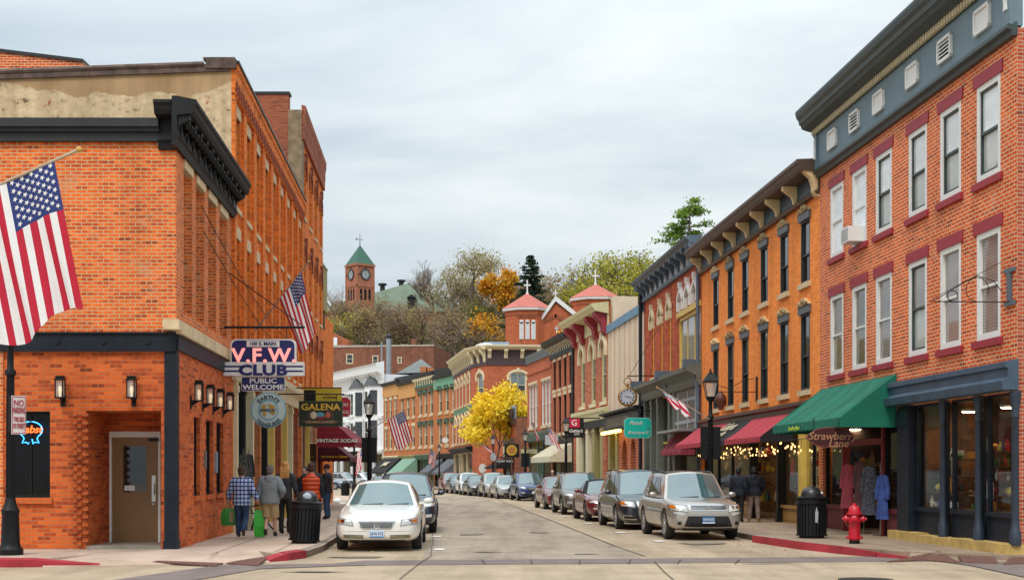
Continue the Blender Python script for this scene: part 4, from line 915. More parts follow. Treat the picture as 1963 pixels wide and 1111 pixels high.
R7 = Fac(PR[1011], PR[1058], name='low_red_brick_building', label='plain red brick building with two groups of three tall sash windows and a slate coping')
g7 = [(1013.5, 1030.5), (1038, 1056.5)]
ops = []; u7 = []
for a, b in g7:
    ua, ub = R7.u(a), R7.u(b)
    for k in range(3): c_ = ua+(ub-ua)*(k+.5)/3; u7.append((c_, (ub-ua)/3-.1)); ops.append((c_-(ub-ua)/6+.05, c_+(ub-ua)/6-.05, 5.05, 8.25, .2))
R7.wall(0, 10.1, M_r8, ops+[(.3, R7.L-.3, .12, 4.0, .2)], depth=12, sides=True)
st = dict(key='r7', frame=M_white, mid=.48, d=.1, ft=.1, panes=(P_blind, P_tan), lintel=(M_cream, .2, .06, .05), sill=(M_cream, .2, .06, .08))
for u, w in u7: window(R7, u, 5.05, u7[0][1] if abs(w-u7[0][1]) < .05 else w, 3.2, st)
R7.prof([(0, 9.9), (.12, 9.9), (.12, 10.0), (.2, 10.5), (0, 10.6)], plain('slate_coping', (.10, .115, .12), .6), name='coping')
R7.prof([(0, 9.0), (.1, 9.05), (.1, 9.2), (0, 9.25)], M_r8, name='brick_course')
R7.prof([(0, 4.0), (.12, 4.0), (.3, 4.5), (.3, 4.65), (0, 4.7)], M_dkgreen, name='shop_cornice')
shopfront(R7, .12, 4.0, [(.3, 3.6, 'win'), (3.6, 5.4, 'door'), (5.4, R7.L-.3, 'win')], M_dkgreen, M_black, .6, depth=2.5, trans=3.0)

# ---- small dark fronted building
c0 = ptY(964, 117.0); c1 = ptY(988, 112.0)
R75 = Fac(c0, c1, name='small_brown_building', label='small two storey building with dark cornice and brown brick end wall beside the yellow tree')
R75.wall(0, 6.3, M_r8, [(.3, R75.L-.3, .12, 2.9, .15)], depth=10, sides=False)
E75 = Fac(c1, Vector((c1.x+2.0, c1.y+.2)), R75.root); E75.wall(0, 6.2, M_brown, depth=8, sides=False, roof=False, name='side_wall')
R75.prof([(0, 5.6), (.15, 5.6), (.2, 5.9), (.5, 6.5), (.6, 6.9), (0, 7.0)], M_brownc, u0=-.4, u1=R75.L+.1)
m = MB(); m.box(.2, R75.L-.2, -.04, 0, 4.0, 4.5); R75.put('sign_band', m, M_brownc); m = MB(); m.box(.2, R75.L-.2, -.05, 0, 3.0, 3.9); R75.put('cream_band', m, M_creamp)
m = MB(); m.box(R75.L-.35, R75.L+.1, -.3, .05, 6.1, 7.2); R75.put('flashing', m, plain('zinc2', (.3, .34, .37), .5))
shopfront(R75, .12, 2.9, [(.3, R75.L/2, 'win'), (R75.L/2, R75.L-.3, 'door')], M_maroon, M_maroon, depth=2.2)
awning(R75, 0, R75.L*.7, 2.85, 2.1, 1.6, M_blkcan, 'small black awning with white edge beside the sunflower sign', val=.12)

# ---- corner building with cream brackets
n0, n1, n2 = ptY(870, 143.0), ptY(906, 127.5), ptY(933, 124.5); n3 = Vector((n2.x+9.5, n2.y+.8))
R8 = Fac(n0, n1, name='chamfered_corner_building', label='red brick corner building with chamfered end and cream bracketed cornice behind the yellow tree')
R8b = Fac(n1, n2, R8.root); R8c = Fac(n2, n3, R8.root)
ops = []; u8 = [R8.L*(k+.7)/5.6 for k in range(5)]
st8 = dict(key='r8', frame=M_creamp, mid=.5, d=.1, ft=.16, panes=(P_sky, P_dark), arch=(M_r8, .4), hood=(M_creamp, .0, .42, .22, .1, 'arch'), sill=(M_cream, .2, .1, .1))
for u in u8: ops += [(u-.6, u+.6, 8.3, 11.0, .2), (u-.6, u+.6, 4.6, 7.2, .2)]
R8.wall(0, 12.2, M_r8, ops+[(.5, R8.L-.3, .12, 3.6, .2)], depth=8, sides=False)
for u in u8: window(R8, u, 8.3, 1.2, 2.7, st8); window(R8, u, 4.6, 1.2, 2.6, st8)
ub = R8b.L*.55
R8b.wall(0, 12.2, M_r8, [(ub-.75, ub+.75, 8.1, 10.9, .2), (ub-.75, ub+.75, 4.5, 7.1, .2)], roof=False, sides=False)
window(R8b, ub, 8.1, 1.5, 2.8, dict(st8, key='r8b')); window(R8b, ub, 4.5, 1.5, 2.6, dict(st8, key='r8b'))
uc = R8c.u(993); R8c.wall(0, 12.2, M_r8, [(uc-.8, uc+.8, 8.5, 10.9, .2)], roof=False, sides=False)
window(R8c, uc, 8.5, 1.6, 2.4, dict(st8, key='r8c', cols=2))
M_plum = plain('dark_plum_frieze', (.06, .035, .04), .6)
for F in (R8, R8b, R8c):
    m = MB(); m.box(-.03, F.L+.03, -.08, .05, 11.5, 12.9); F.put('frieze', m, M_plum)
    F.prof([(0, 12.9), (.5, 12.95), (.75, 13.15), (.8, 13.3), (0, 13.4)], M_creamp, u0=-.15, u1=F.L+.15)
    n = max(3, int(F.L/1.3))
    brackets(F, [.25+i*(F.L-.5)/(n-1) for i in range(n)], 11.75 if F is not R8c else 12.1, 12.97, .6, .34, M_creamp)
m = MB(); m.box(.3, R8.L-.3, -.05, 0, 7.5, 8.1); R8.put('green_panel', m, plain('green_sign_panel', (.10, .20, .12), .6))
m = MB(); m.prism([(n1.x, n1.y, 12.9), (n2.x, n2.y, 12.9), (n3.x, n3.y, 12.9), (n3.x, n3.y+10, 12.9), (n0.x+6, n0.y+4, 12.9), (n0.x, n0.y, 12.9)], (0, 0, .25))
o = obj('roof', m, plain('white_roof', (.6, .6, .6), .7)); o.parent = R8.root; o.matrix_parent_inverse = (Matrix.Translation(R8.root.location) @ Matrix.Rotation(R8.rz, 4, 'Z')).inverted()
R8.prof([(0, 3.6), (.15, 3.6), (.6, 3.9), (.6, 4.1), (0, 4.2)], M_black, name='shop_cornice')
shopfront(R8, .12, 3.6, [(.5, 5, 'win'), (5, 7, 'door'), (7, 11, 'win'), (11, R8.L-.3, 'win')], M_creamp, M_black, .6, depth=2.2, pil=[(.5, .8, .05, M_cream), (5, 5.3, .05, M_cream), (7, 7.3, .05, M_cream), (11, 11.3, .05, M_cream)])

# ---- orange row at the far bend
RA, RB = ptY(735, 178.0), ptY(876, 147.0)
def rowpt(px):
    F_ = Fac(RA, RB) if False else None
    d = RB-RA; k = (px-CX)/FPX; t = (k*RA.y-RA.x)/(d.x-k*d.y); return RA+d*t
def row_house(pa, pb, name, label, ztop, wins, mat, lint, top, corn, shop):
    F = Fac(rowpt(pa), rowpt(pb), name=name, label=label)
    ops = []; uw_ = []
    for px in wins: uw_.append(F.u(px))
    ww = 1.25
    for u in uw_:
        for z, h in ((4.7, 2.6), (8.4, 2.6)): ops.append((u-ww/2, u+ww/2, z, z+h, .2))
    F.wall(0, ztop, mat, ops+[(.3, F.L-.3, .12, 3.2, .2)], depth=12, sides=True)
    for u in uw_:
        for z, h in ((4.7, 2.6), (8.4, 2.6)): window(F, u, z, ww, h, lint)
    m = MB(); m.box(0, F.L, -.12, .1, ztop-top[0], ztop+top[1]); F.put('parapet_band', m, top[2])
    F.prof([(0, ztop+top[1]-.1), (.4, ztop+top[1]), (.45, ztop+top[1]+.35), (0, ztop+top[1]+.45)], corn, u0=-.05, u1=F.L+.03)
    F.prof([(0, 3.2), (.1, 3.2), (.3, 3.7), (0, 3.8)], shop, name='shop_cornice')
    shopfront(F, .12, 3.2, [(.3, F.L*.4, 'win'), (F.L*.4, F.L*.58, 'door'), (F.L*.58, F.L-.3, 'win')], shop, shop, .6, depth=2.2)
    return F
Lc = dict(frame=M_creamp, mid=.5, d=.1, ft=.13, panes=(P_blind, P_dark), sill=(M_cream, .25, .12, .1))
M_ochre = plain('ochre_stucco', (.60, .30, .10), .8, var=.1)
ROW = []
ROW.append(row_house(735, 765.5, 'orange_row_house', 'orange row house with ochre parapet next to the white building', 11.6, [740, 749, 758], M_r9, dict(Lc, key='rowa', lintel=(M_creamp, .35, .12, .05)), (0.2, 1.3, M_ochre), M_gutter, M_creamp))
ROW.append(row_house(765.5, 797, 'orange_row_house', 'orange row house second from the white building, with pale lintels and ochre parapet', 11.0, [771, 782, 792.5], M_r9, dict(Lc, key='rowb', lintel=(M_creamp, .35, .12, .05)), (0.2, 1.5, M_ochre), M_gutter, M_olive))
ROW.append(row_house(797, 832.5, 'orange_row_house', 'orange row house with a green bracketed cornice and green window hoods', 11.7, [806, 816, 827], M_r9, dict(Lc, key='rowc', hood=(M_dkgreen, .12, 0, .3, .2, 'flat')), (0.1, 1.1, M_dkgreen), M_gutter, M_dkgreen))
ROW.append(row_house(832.5, 876, 'orange_row_house', 'orange row house with a plain pale green parapet beside the corner building', 11.2, [844, 857, 869.5], M_r9, dict(Lc, key='rowd', hood=(M_dkgreen, .12, 0, .3, .2, 'flat')), (0.1, 1.1, plain('pale_green_band', (.16, .36, .24), .7)), M_gutter, M_black))
brackets(ROW[2], [.4+k*1.0 for k in range(9)], 11.9, 12.75, .5, .35, M_creamp, shape='c')
awning(ROW[0], 1.2, ROW[0].L+1.5, 3.7, 1.75, 2.2, M_blkcan, 'black lettered awning on the orange row beyond the parked cars', val=.25)
awning(ROW[1], 2.2, ROW[1].L+.8, 3.5, 1.55, 2.2, plain('sage_canvas', (.20, .34, .25), .8), 'pale sage green awning between the black and grey awnings on the orange row', val=.3)
M_greycan = plain('grey_canvas', (.11, .12, .135), .8)
awning(ROW[3], .2, 3.6, 3.2, 1.7, 1.8, M_greycan, 'left grey canvas awning on the orange row house by the corner', val=.3); awning(ROW[3], 5.5, 9.6, 3.2, 1.7, 1.8, M_greycan, 'right grey canvas awning on the orange row house by the corner', val=.3)
# white building
w0, w1 = ptY(612, 205.0), ptY(735, 178.5)
RW = Fac(w0, w1, name='white_ornate_building', label='white three storey building with conical topped bay windows and a wide bracketed cornice')
zw = 14.6
uwn = [RW.u(p) for p in (660, 690, 720)]
RW.wall(0, zw, M_whiteb, [(.5, RW.L-.4, .12, 4.2, .2)], depth=14, sides=True)
for px in (690, 718):
    u = RW.u(px); m = MB(); r = 2.0
    poly = [(-r, 0), (-r*.55, -1.1), (r*.55, -1.1), (r, 0)]
    m.prism([(u+a, b, 4.6) for a, b in poly], (0, 0, 8.6)); RW.put('bay', m, M_whiteb)
    m = MB(); b_ = [(u+a*1.15, b*1.15, 13.2) for a, b in poly]; ap = (u, -.1, 15.6)
    for i in range(3): m.poly([b_[i], b_[i+1], ap])
    m.poly([b_[3], b_[0], ap]); m.poly(b_); RW.put('bay_roof', m, plain('slate_bay_roof', (.05, .055, .06), .5))
    for z, h in ((5.4, 3.2), (9.4, 3.2)):
        window(RW, u, z, 1.5, h, dict(key='rw', frame=M_whiteb, d=-1.16, ft=.15, panes=(P_dark, P_dark), sill=(M_whiteb, .15, .1, 1.25)))
        for sx in (-1, 1):
            m = MB(); q = [(u+sx*r*.62, -1.04), (u+sx*r*.92, -.28)]; m.prism([(q[0][0], q[0][1], z), (q[1][0], q[1][1], z), (q[1][0], q[1][1], z+h), (q[0][0], q[0][1], z+h)], (sx*.05, -.08, 0)); RW.put('window', m, P_dark)
for px in (632, 655, 670):
    for z, h in ((5.4, 3.0), (9.4, 3.0)): window(RW, RW.u(px), z, 1.3, h, dict(key='rw2', frame=M_whiteb, d=-.12, ft=.15, panes=(P_dark, P_dark), hood=(M_whiteb, .15, 0, .3, .4, 'flat'), sill=(M_whiteb, .15, .1, .3)))
RW.prof([(0, 13.4), (.15, 13.4), (.15, 13.8), (.3, 14.2), (.3, 14.5), (1.0, 14.9), (1.1, 15.8), (1.3, 16.0), (0, 16.3)], M_whiteb, u0=-.3, u1=RW.L+.3)
brackets(RW, [.4+k*1.45 for k in range(int(RW.L/1.45))], 13.5, 14.9, .9, .3, M_whiteb)
for z in (4.4, 8.8): RW.band(z, z+.35, .25, M_whiteb, name='belt_course')
shopfront(RW, .12, 4.2, [(.5, 8, 'win'), (8, 11, 'door'), (11, 20, 'win'), (20, RW.L-.4, 'win')], M_whiteb, M_whiteb, .6, depth=2.2, pil=[(k, k+.5, .1, M_whiteb) for k in (.5, 7.8, 10.8, 15.5, 20, 25)])
# things on the roofs behind the row
t = thing('brown_back_building', 'long old brown brick building with small cream windows behind the white building', 'building', (W(600, 700, 225).x, 225, 0))
F = Fac(ptY(596, 225), ptY(832, 222), t)
zb = W(0, 664, 224).z; ops = []
wb = [(665, 676, 678, 697), (715, 724, 681, 701), (763, 769, 684, 696)]
for a, b, c, d in wb: ops.append((F.u(a)-.1, F.u(b)+.1, F.z(a, d), F.z(a, c), .2))
F.wall(0, zb, M_brown, ops, depth=15, sides=True)
for i, q in enumerate(ops): window(F, (q[0]+q[1])/2, q[2], q[1]-q[0], q[3]-q[2], dict(key='bb%d' % i, frame=M_creamp, d=0, ft=.14, panes=(P_dark, P_dark)))
m = MB(); r_ = random.Random(5); u = 0
while u < F.L:
    w_ = r_.uniform(.8, 2.4); m.box(u, min(u+w_, F.L), -.1, .6, zb-.1, zb+.15+r_.random()*.12); u += w_
F.put('coping', m, plain('grey_coping', (.42, .36, .30), .8))
m = MB(); m.box(F.u(787), F.u(796), .2, 1.5, zb, zb+1.2); F.put('chimney', m, M_brown)
m = MB(); a, b = F.u(622), F.u(656); m.prism([(a, 4, zb), (b, 4, zb), (b, 4, F.z(656, 648)), (a, 4, F.z(622, 632))], (0, 3, 0)); F.put('roof_shed', m, M_r6)
m = MB(); m.box(F.u(627), F.u(634), 3.9, 4, zb+.5, F.z(627, 642)); F.put('shed_door', m, M_whiteb)
t = thing('flue_pipe', 'tall grey metal flue pipe against the brown brick back wall', 'pipe', (W(745, 700, 215).x, 215, 0))
m = MB(); x = 0; m.tube([(0, 0, 10), (0, 0, W(0, 648, 215).z)], .42, 10); m.tube([(-1.1, 0, 10), (-1.1, 0, W(0, 655, 215).z)], .15, 6); obj('pipe', m, plain('grey_pipe', (.30, .34, .38), .5, .3), t)
m = MB(); m.lathe([(.5, 0), (.5, .4), (.2, .7)], 10, (0, 0, W(0, 648, 215).z)); obj('cap', m, M_gutter, t)
t = thing('roof_lantern', 'dark rooftop clerestory with a pale sloping roof above the orange row', 'roof', (0, 0, 0))
a, b = W(772, 725, 190), W(833, 720, 186)
m = MB(); m.box(a.x, b.x, 186, 196, 12, 15.2); obj('wall', m, M_gutter, t)
m = MB(); m.prism([(a.x-.5, 185.5, 15.2), (a.x+2.9, 185.5, 17.2), (b.x+.4, 185.5, 15.4)], (0, 11, 0)); obj('roof', m, plain('pale_metal_roof', (.32, .36, .36), .5), t)
t = thing('brick_stack', 'pair of square brick chimney stacks on the roofs of the orange row', 'chimney', (0, 0, 0))
for a, b, y, tt in ((805, 819, 702, 'left'), (817, 830, 704, 'r')):
    q0, q1 = W(a, 725, 172), W(b, y, 172); m = MB(); m.box(q0.x, q1.x, 172, 173.5, 11, q1.z); obj('stack', m, M_r9, t)
t = thing('dark_roof_block', 'long dark upper roof behind the green parapet of the orange row', 'roof', (0, 0, 0))
a, b = W(740, 722, 178), W(872, 712, 160); m = MB(); m.prism([(a.x, 182, 10), (b.x+.5, 153, 10), (b.x+.5, 153, 13.7), (a.x, 182, 14.2)], (4, 4, 0)); obj('parapet', m, M_gutter, t)
a, b = W(760, 706, 178), W(860, 700, 165)
m = MB(); m.prism([(a.x, 186, 14.2), (b.x, 160, 13.7), (b.x, 160, 14.0), (a.x, 186, 14.5)], (5, 5, 0)); obj('roof', m, M_roof, t)
# ================================================================ ground
def concrete(name, c, tint, jx=None, stain=.35, sc=1.0, rough=.85):
    n = NT(name); v = n.objco()
    f = n.noise(v, .35*sc, 6, .6); f2 = n.noise(v, 9*sc, 5, .7); f3 = n.noise(n.mapping(v, (1.0, .09, 1)), .9*sc, 6, .62); f4 = n.noise(v, .9*sc, 7, .7)
    col = n.ramp(f, [(.3, tint), (.7, c)])
    col = n.mix(.5, col, n.ramp(f2, [(.25, (.72, .72, .72)), (.75, (1.08, 1.08, 1.08))]), 'MULTIPLY')
    col = n.mix(.45, col, n.ramp(f4, [(.36, (.58, .55, .52)), (.60, (1.04, 1.04, 1.04))]), 'MULTIPLY'); col = n.mix(stain, col, n.ramp(f3, [(.38, (.55, .53, .5)), (.56, (1, 1, 1))]), 'MULTIPLY')
    sp = n.noise(v, 2.3*sc, 3, .5); col = n.mix(n.ramp(sp, [(.70, (0, 0, 0)), (.76, (.5, .5, .5))]), col, sc3(tint, .45))
    n.bump(f2, .15, .01); return n.set(col=col, rough=rough, spec=.3)
M_road = concrete('road_concrete', (.50, .39, .27), (.42, .325, .225), stain=.5)
M_lane = concrete('road_lane_concrete', (.42, .345, .26), (.34, .28, .215), stain=.6)
M_walk = concrete('pavement_concrete', (.60, .45, .355), (.52, .39, .30), stain=.22)
M_walkr = concrete('pavement_brownish', (.38, .28, .20), (.31, .225, .16), stain=.3)
M_paver = concrete('mauve_paver_band', (.235, .185, .17), (.19, .15, .14), stain=.3)
M_curb = concrete('kerb_grey', (.36, .31, .25), (.24, .21, .17))
M_redk = concrete('red_kerb_paint', (.52, .05, .07), (.36, .035, .045), stain=.5, sc=2)
M_crack = plain('joint_dark', (.06, .05, .042), .9)
M_line = plain('parking_line_paint', (.70, .66, .60), .7, var=.15, scale=6)
m = MB(); m.poly([(-900, -100, 0), (900, -100, 0), (900, 1400, 0), (-900, 1400, 0)])
tag(obj('road', m, M_road), kind='structure')
# side pavements follow the house lines; kerb lines
KL = [Vector((-3.72, 26.6))]+[Vector((-2.45-.0544*y+ -.05*(y-27)*.0, y)) for y in (28.2, 34, 42, 50, 58, 63)]
def kl(y): return -2.42-.0544*y
LK = [(-4.35, 25.55), (-4.02, 26.4), (kl(28.5), 28.5), (kl(34), 34), (kl(44), 44), (kl(54), 54), (kl(62), 62), (-7.4, 72), (-10.4, 88), (-17, 110), (-34, 140)]
LB = [(-60, 150), (-40, 120), (-30, 62), (-30, 23.9), (-11, 24.05), (-9.2, 24.25), (-8.3, 24.4), (-7.75, 25.5), (-4.95, 26.45), (-4.55, 25.7)]
def slab(name, pts, z, mat, th=.3, label=None):
    m = MB(); m.prism([(x, y, z-th) for x, y in pts], (0, 0, th)); return tag(obj(name, m, mat), kind='structure')
slab('left_pavement', LK+LB, .135, M_walk)
def kerb(name, pts, mat, w=.17, z=.14, n0=0):
    m = MB()
    for i in range(len(pts)-1):
        a, b = Vector(pts[i]), Vector(pts[i+1]); d = (b-a).normalized(); nn = Vector((-d.y, d.x))*w
        za, zb = (z if not isinstance(z, (list, tuple)) else z[i]), (z if not isinstance(z, (list, tuple)) else z[i+1])
        q = [(a.x, a.y, -.1), (b.x, b.y, -.1), (b.x+nn.x, b.y+nn.y, -.1), (a.x+nn.x, a.y+nn.y, -.1)]
        t = [(a.x, a.y, za-.02), (b.x, b.y, zb-.02), (b.x+nn.x, b.y+nn.y, zb), (a.x+nn.x, a.y+nn.y, za)]
        m.rings([q, t])
    return tag(obj(name, m, mat), kind='structure')
kerb('left_kerb', LK[1:], M_curb, w=.16, z=.15)
kerb('left_red_kerb', [(-4.62, 25.0), (-4.22, 25.62), (-4.0, 26.4)], M_redk, w=.2, z=[.02, .16, .165])
kerb('left_red_kerb', [(-16, 23.55), (-9.6, 23.68), (-8.4, 23.82), (-7.05, 24.1)], M_redk, w=.25, z=[.165, .165, .15, .01])
# flush ramp apron in front of the corner
RA0, RA1 = Vector((-7.3, 24.0)), Vector((-4.45, 24.95)); RB0, RB1 = Vector((16, 22.2)), Vector((7.5, 25.7))
def ramp_z(p, q0, q1, wd=1.6, sg=1):
    d = (q1-q0).normalized(); n_ = Vector((-d.y, d.x))*sg; return .014+.128*min(max((Vector(p)-q0).dot(n_)/wd, 0), 1)
def ramp(name, q0, q1, wd, sg, mat):
    d = (q1-q0).normalized(); n_ = Vector((-d.y, d.x))*sg*wd; m = MB(); i0, i1 = q0+n_, q1+n_
    m.rings([[(q0.x, q0.y, -.1), (q1.x, q1.y, -.1), (i1.x, i1.y, -.1), (i0.x, i0.y, -.1)], [(q0.x, q0.y, .014), (q1.x, q1.y, .014), (i1.x, i1.y, .142), (i0.x, i0.y, .142)]])
    tag(obj(name, m, mat), kind='structure')
ramp('left_ramp', RA0-Vector((.9, .3)), RA1, 1.6, 1, M_walk)
# right pavement and kerb
def fr(y): return 11.23-.0717*y
def pr_pt(Y):
    ys = sorted(PR.values(), key=lambda p: p.y)
    for a, b in zip(ys, ys[1:]):
        if a.y <= Y <= b.y: return a.x+(b.x-a.x)*(Y-a.y)/(b.y-a.y)
    return fr(Y) if Y < ys[0].y else ys[-1].x+(Y-ys[-1].y)*-.13
RK = [(16, 22.6), (11.0, 24.4), (8.6, 25.4), (7.55, 26.3), (6.95, 27.6), (6.4, 29.5), (6.02, 31.6), (5.85, 33.6), (5.55, 38)]+[(pr_pt(y)-3.2, y) for y in (46, 54, 62, 70, 77, 84, 92, 100, 108)]+[(-5.4, 122), (-9.5, 142), (-20, 172), (-31, 200), (-45, 230)]
slab('right_pavement', RK+[(-45, 260), (60, 260), (60, 20)], .135, M_walkr)
kerb('right_kerb', list(reversed(RK[6:])), M_curb, w=.16, z=.15)
kerb('right_red_kerb', [(5.93, 32.4), (6.35, 29.6), (6.88, 27.7), (7.3, 26.7), (7.9, 26.0)][::-1], M_redk, w=.2, z=[.03, .10, .165, .17, .165])
ramp('right_ramp', RB0, RB1, .6, -1, M_walkr)
# crosswalk paver bands and concrete bays (thin sheets, each 4 mm above the other)
def sheet(name, pts, z, mat): 
    m = MB(); m.poly([(x, y, z) for x, y in pts]); return tag(obj(name, m, mat), kind='structure')
g = lambda x, y: tuple(G(x, y, .0)[:2])
sheet('crosswalk_band', [g(700, 1083), g(1963, 1074), g(1963, 1064), g(700, 1074)], .006, M_paver)
sheet('crosswalk_band', [g(-60, 1150), g(420, 1083), g(640, 1080), g(700, 1074), g(700, 1083), g(500, 1090), g(380, 1111), g(150, 1150)], .010, M_paver)
sheet('crosswalk_band', [g(1985, 1111), g(1860, 1084), g(1800, 1076), g(1963, 1074), g(2050, 1080)], .014, M_paver)
sheet('middle_lane', [(-1.72, 24.8), (2.55, 25.0), (2.5, 27.5), (1.55, 45), (.3, 66), (-2.6, 92), (-6.2, 92), (-3.9, 66), (-2.6, 45), (-1.85, 30)], .004, M_lane)
m = MB()
def joint(a, b, w=.02, z=.018):
    a, b = Vector(a), Vector(b); d = (b-a).normalized(); nn = Vector((-d.y, d.x))*w/2
    m.poly([(a.x-nn.x, a.y-nn.y, z), (b.x-nn.x, b.y-nn.y, z), (b.x+nn.x, b.y+nn.y, z), (a.x+nn.x, a.y+nn.y, z)])
def jpath(pts, w=.02, z=.018):
    for a, b in zip(pts, pts[1:]): joint(a, b, w, z)
jpath([g(1238, 1067), g(1175, 1045), g(1063, 1000), g(985, 970), g(950, 955)], .03)
r_ = random.Random(9)
pts = [g(829, 1000), g(829, 1012), g(831, 1024), g(829, 1040), g(829, 1050), g(826, 1066)]; jpath([(p[0]+r_.uniform(-.02, .02), p[1]) for p in pts], .012)
jpath([g(826, 1066), g(800, 1083), g(765, 1111)], .018); jpath([g(1254, 1076), g(1275, 1098), g(1295, 1115)], .018); jpath([g(826, 1066), g(838, 1067)], .015)
for x, dx in ((918, -10), (1015, -4), (1112, 1), (1212, 6), (1310, 10), (1425, 14)): jpath([g(x-dx*.5, 1072.5), g(x-dx*1.2, 1081)], .02)
jpath([g(1270, 1032), g(1180, 1032.5)], .012)
tag(obj('road_joints', m, M_crack), kind='structure')
m = MB()
jl = [((-8.8, 24.4), (-7.0, 27.0)), ((-5.6, 25.1), (-6.4, 40.0)), ((-4.55, 26.0), (-5.3, 40))]
for a, b in jl: joint(a, b, .018, .139)
for y in (27.2, 29, 31, 33.2, 35.5, 38, 41, 44, 48, 52): joint((kl(y)-.1, y), (-5.2-.0544*y, y-.3), .015, .1395)
for y in (26.8, 29, 31.2, 33.5, 36, 39, 42, 46, 50): joint((fr(y)-.1, y), (fr(y)-3.0, y), .015, .139)
joint((7.9, 27), (7.0, 38), .015, .1395)
tag(obj('pavement_joints', m, M_crack), kind='structure')
# parking T marks
m = MB()
for px, py, ln in ((852, 1053, 1.1), (846, 1028, .7), (840, 1009, .6), (838, 995, .5), (836, 984, .45), (834, 972, .4)):
    a = g(px, py); m.poly([(a[0]-ln, a[1]-.04, .015), (a[0], a[1]-.04, .015), (a[0], a[1]+.04, .015), (a[0]-ln, a[1]+.04, .015)]); m.poly([(a[0]-.22, a[1]-.28, .016), (a[0], a[1]-.28, .016), (a[0], a[1]+.28, .016), (a[0]-.22, a[1]+.28, .016)])
for px, py in ((1262, 1037), (1190, 1020.5), (1128, 1003), (1082, 990), (1045, 977.5), (1018, 970)):
    a = g(px, py); m.poly([(a[0]-.1, a[1]-.3, .015), (a[0]+.15, a[1]-.32, .015), (a[0]+.1, a[1]+.3, .015), (a[0]-.15, a[1]+.3, .015)])
tag(obj('parking_marks', m, M_line), kind='structure')
# tactile plates
M_tact = None
n = NT('tactile_rust'); v = n.objco(); w_ = n.node('ShaderNodeTexVoronoi'); n.L.new(n.mapping(v, (12, 12, 1)), w_.inputs['Vector']); w_.inputs['Scale'].default_value = 1; w_.inputs['Randomness'].default_value = 0
n.bump(n.ramp(w_.outputs[0], [(.15, (1, 1, 1)), (.4, (0, 0, 0))]), .8, .02)
M_tact = n.set(col=n.mix(n.ramp(w_.outputs[0], [(.2, (0, 0, 0)), (.4, (1, 1, 1))]), (.20, .085, .055), (.11, .045, .032)), rough=.7)
def plate(pts, label, left=True):
    q = []
    for x, y in pts:
        z = .06
        for _ in range(4): p = G(x, y, z); z = ramp_z(p[:2], RA0, RA1) if left else ramp_z(p[:2], RB0, RB1, .6, -1)
        q.append((p.x, p.y, z+.012))
    m = MB(); m.prism([(x, y, z-.02) for x, y, z in q], (0, 0, .02)); tag(obj('tactile_plate', m, M_tact), label, 'tactile paving')
plate([(293, 1079), (303, 1071), (428, 1079), (413, 1084.5)], 'long rust brown tactile plate left of the kerb ramp corner')
plate([(434, 1079), (455, 1066.5), (516, 1071.5), (494, 1084)], 'squarer rust brown tactile plate nearest the litter bin on the left pavement')
plate([(1700, 1063), (1770, 1059.5), (1842, 1065), (1800, 1069)], 'rust tactile plate behind the red hydrant kerb end, leftmost at right corner', False)
plate([(1833, 1070.5), (1846, 1064.5), (1913, 1066), (1904, 1072)], 'rust tactile plate in the middle of the right corner ramp', False)
plate([(1922, 1068), (1970, 1066), (1985, 1072), (1940, 1074)], 'rust tactile plate at the right picture edge', False)
p = G(1660, 1112); m = MB(); m.lathe([(.42, .004), (.42, .022), (.36, .022), (.34, .018), (.02, .018)], 28, (p.x, p.y, 0)); tag(obj('manhole_cover', m, M_gutter), 'dark round manhole cover at the bottom edge of the road', 'manhole cover')

# ================================================================ hill
def sst(x): x = min(max(x, 0), 1); return x*x*(3-2*x)
def hill(x, y):
    z = 33*sst((y-226)/78)
    z += 6*sst((x-5)/60)*sst((y-150)/150)
    z = max(z, 27*sst((x-17-.06*(y-60))/42)*sst((y-60)/50))
    return z
M_hill = NT('leaf_litter'); v = M_hill.objco(); M_hill = M_hill.set(col=M_hill.ramp(M_hill.noise(v, .25, 7, .65), [(.3, (.05, .045, .018)), (.5, (.10, .075, .03)), (.7, (.11, .12, .03))]), rough=.95)
m = MB()
def hf(u, v): x, y = -160+360*u, 60+400*v; h = hill(x, y); return (x, y, h if h > .02 else -.3)
m.grid(hf, 72, 80); tag(obj('hillside', m, M_hill, smooth=180), kind='structure')

# ================================================================ trees
def leafmat(name, cols, rough=.7):
    n = NT(name); v = n.objco(); gi = n.node('ShaderNodeNewGeometry')
    f = n.math('ADD', n.math('MULTIPLY', n.noise(v, .35, 3), .75), n.math('MULTIPLY', gi.outputs['Random Per Island'], .35))
    st_ = [(.28+.44*i/(len(cols)-1), c) for i, c in enumerate(cols)]
    c = n.ramp(f, st_); n.set(col=c, rough=rough, spec=.25)
    tl = n.node('ShaderNodeBsdfTranslucent'); n.L.new(c, tl.inputs[0]); ms = n.node('ShaderNodeMixShader'); ms.inputs[0].default_value = .3
    n.L.new(n.b.outputs[0], ms.inputs[1]); n.L.new(tl.outputs[0], ms.inputs[2]); n.L.new(ms.outputs[0], n.N['Material Output'].inputs[0]); return n.mat
M_bark = plain('grey_brown_bark', (.10, .08, .065), .9, var=.3); M_twig = plain('bare_twigs', (.22, .165, .13), .9, var=.2)
L_yel = leafmat('leaves_golden', [(.80, .46, .012), (.92, .66, .03), (.86, .76, .10)])
L_org = leafmat('leaves_orange', [(.48, .38, .04), (.66, .38, .03), (.64, .23, .015)])
L_ygr = leafmat('leaves_yellow_green', [(.16, .17, .025), (.34, .33, .035), (.52, .45, .06)])
L_grn = leafmat('leaves_olive_green', [(.09, .10, .025), (.17, .19, .03), (.30, .27, .05)])
L_brn = leafmat('leaves_russet', [(.22, .13, .07), (.33, .21, .10), (.38, .31, .12)])
L_dry = leafmat('leaves_pale_dry', [(.26, .20, .09), (.40, .34, .16), (.45, .40, .22)])
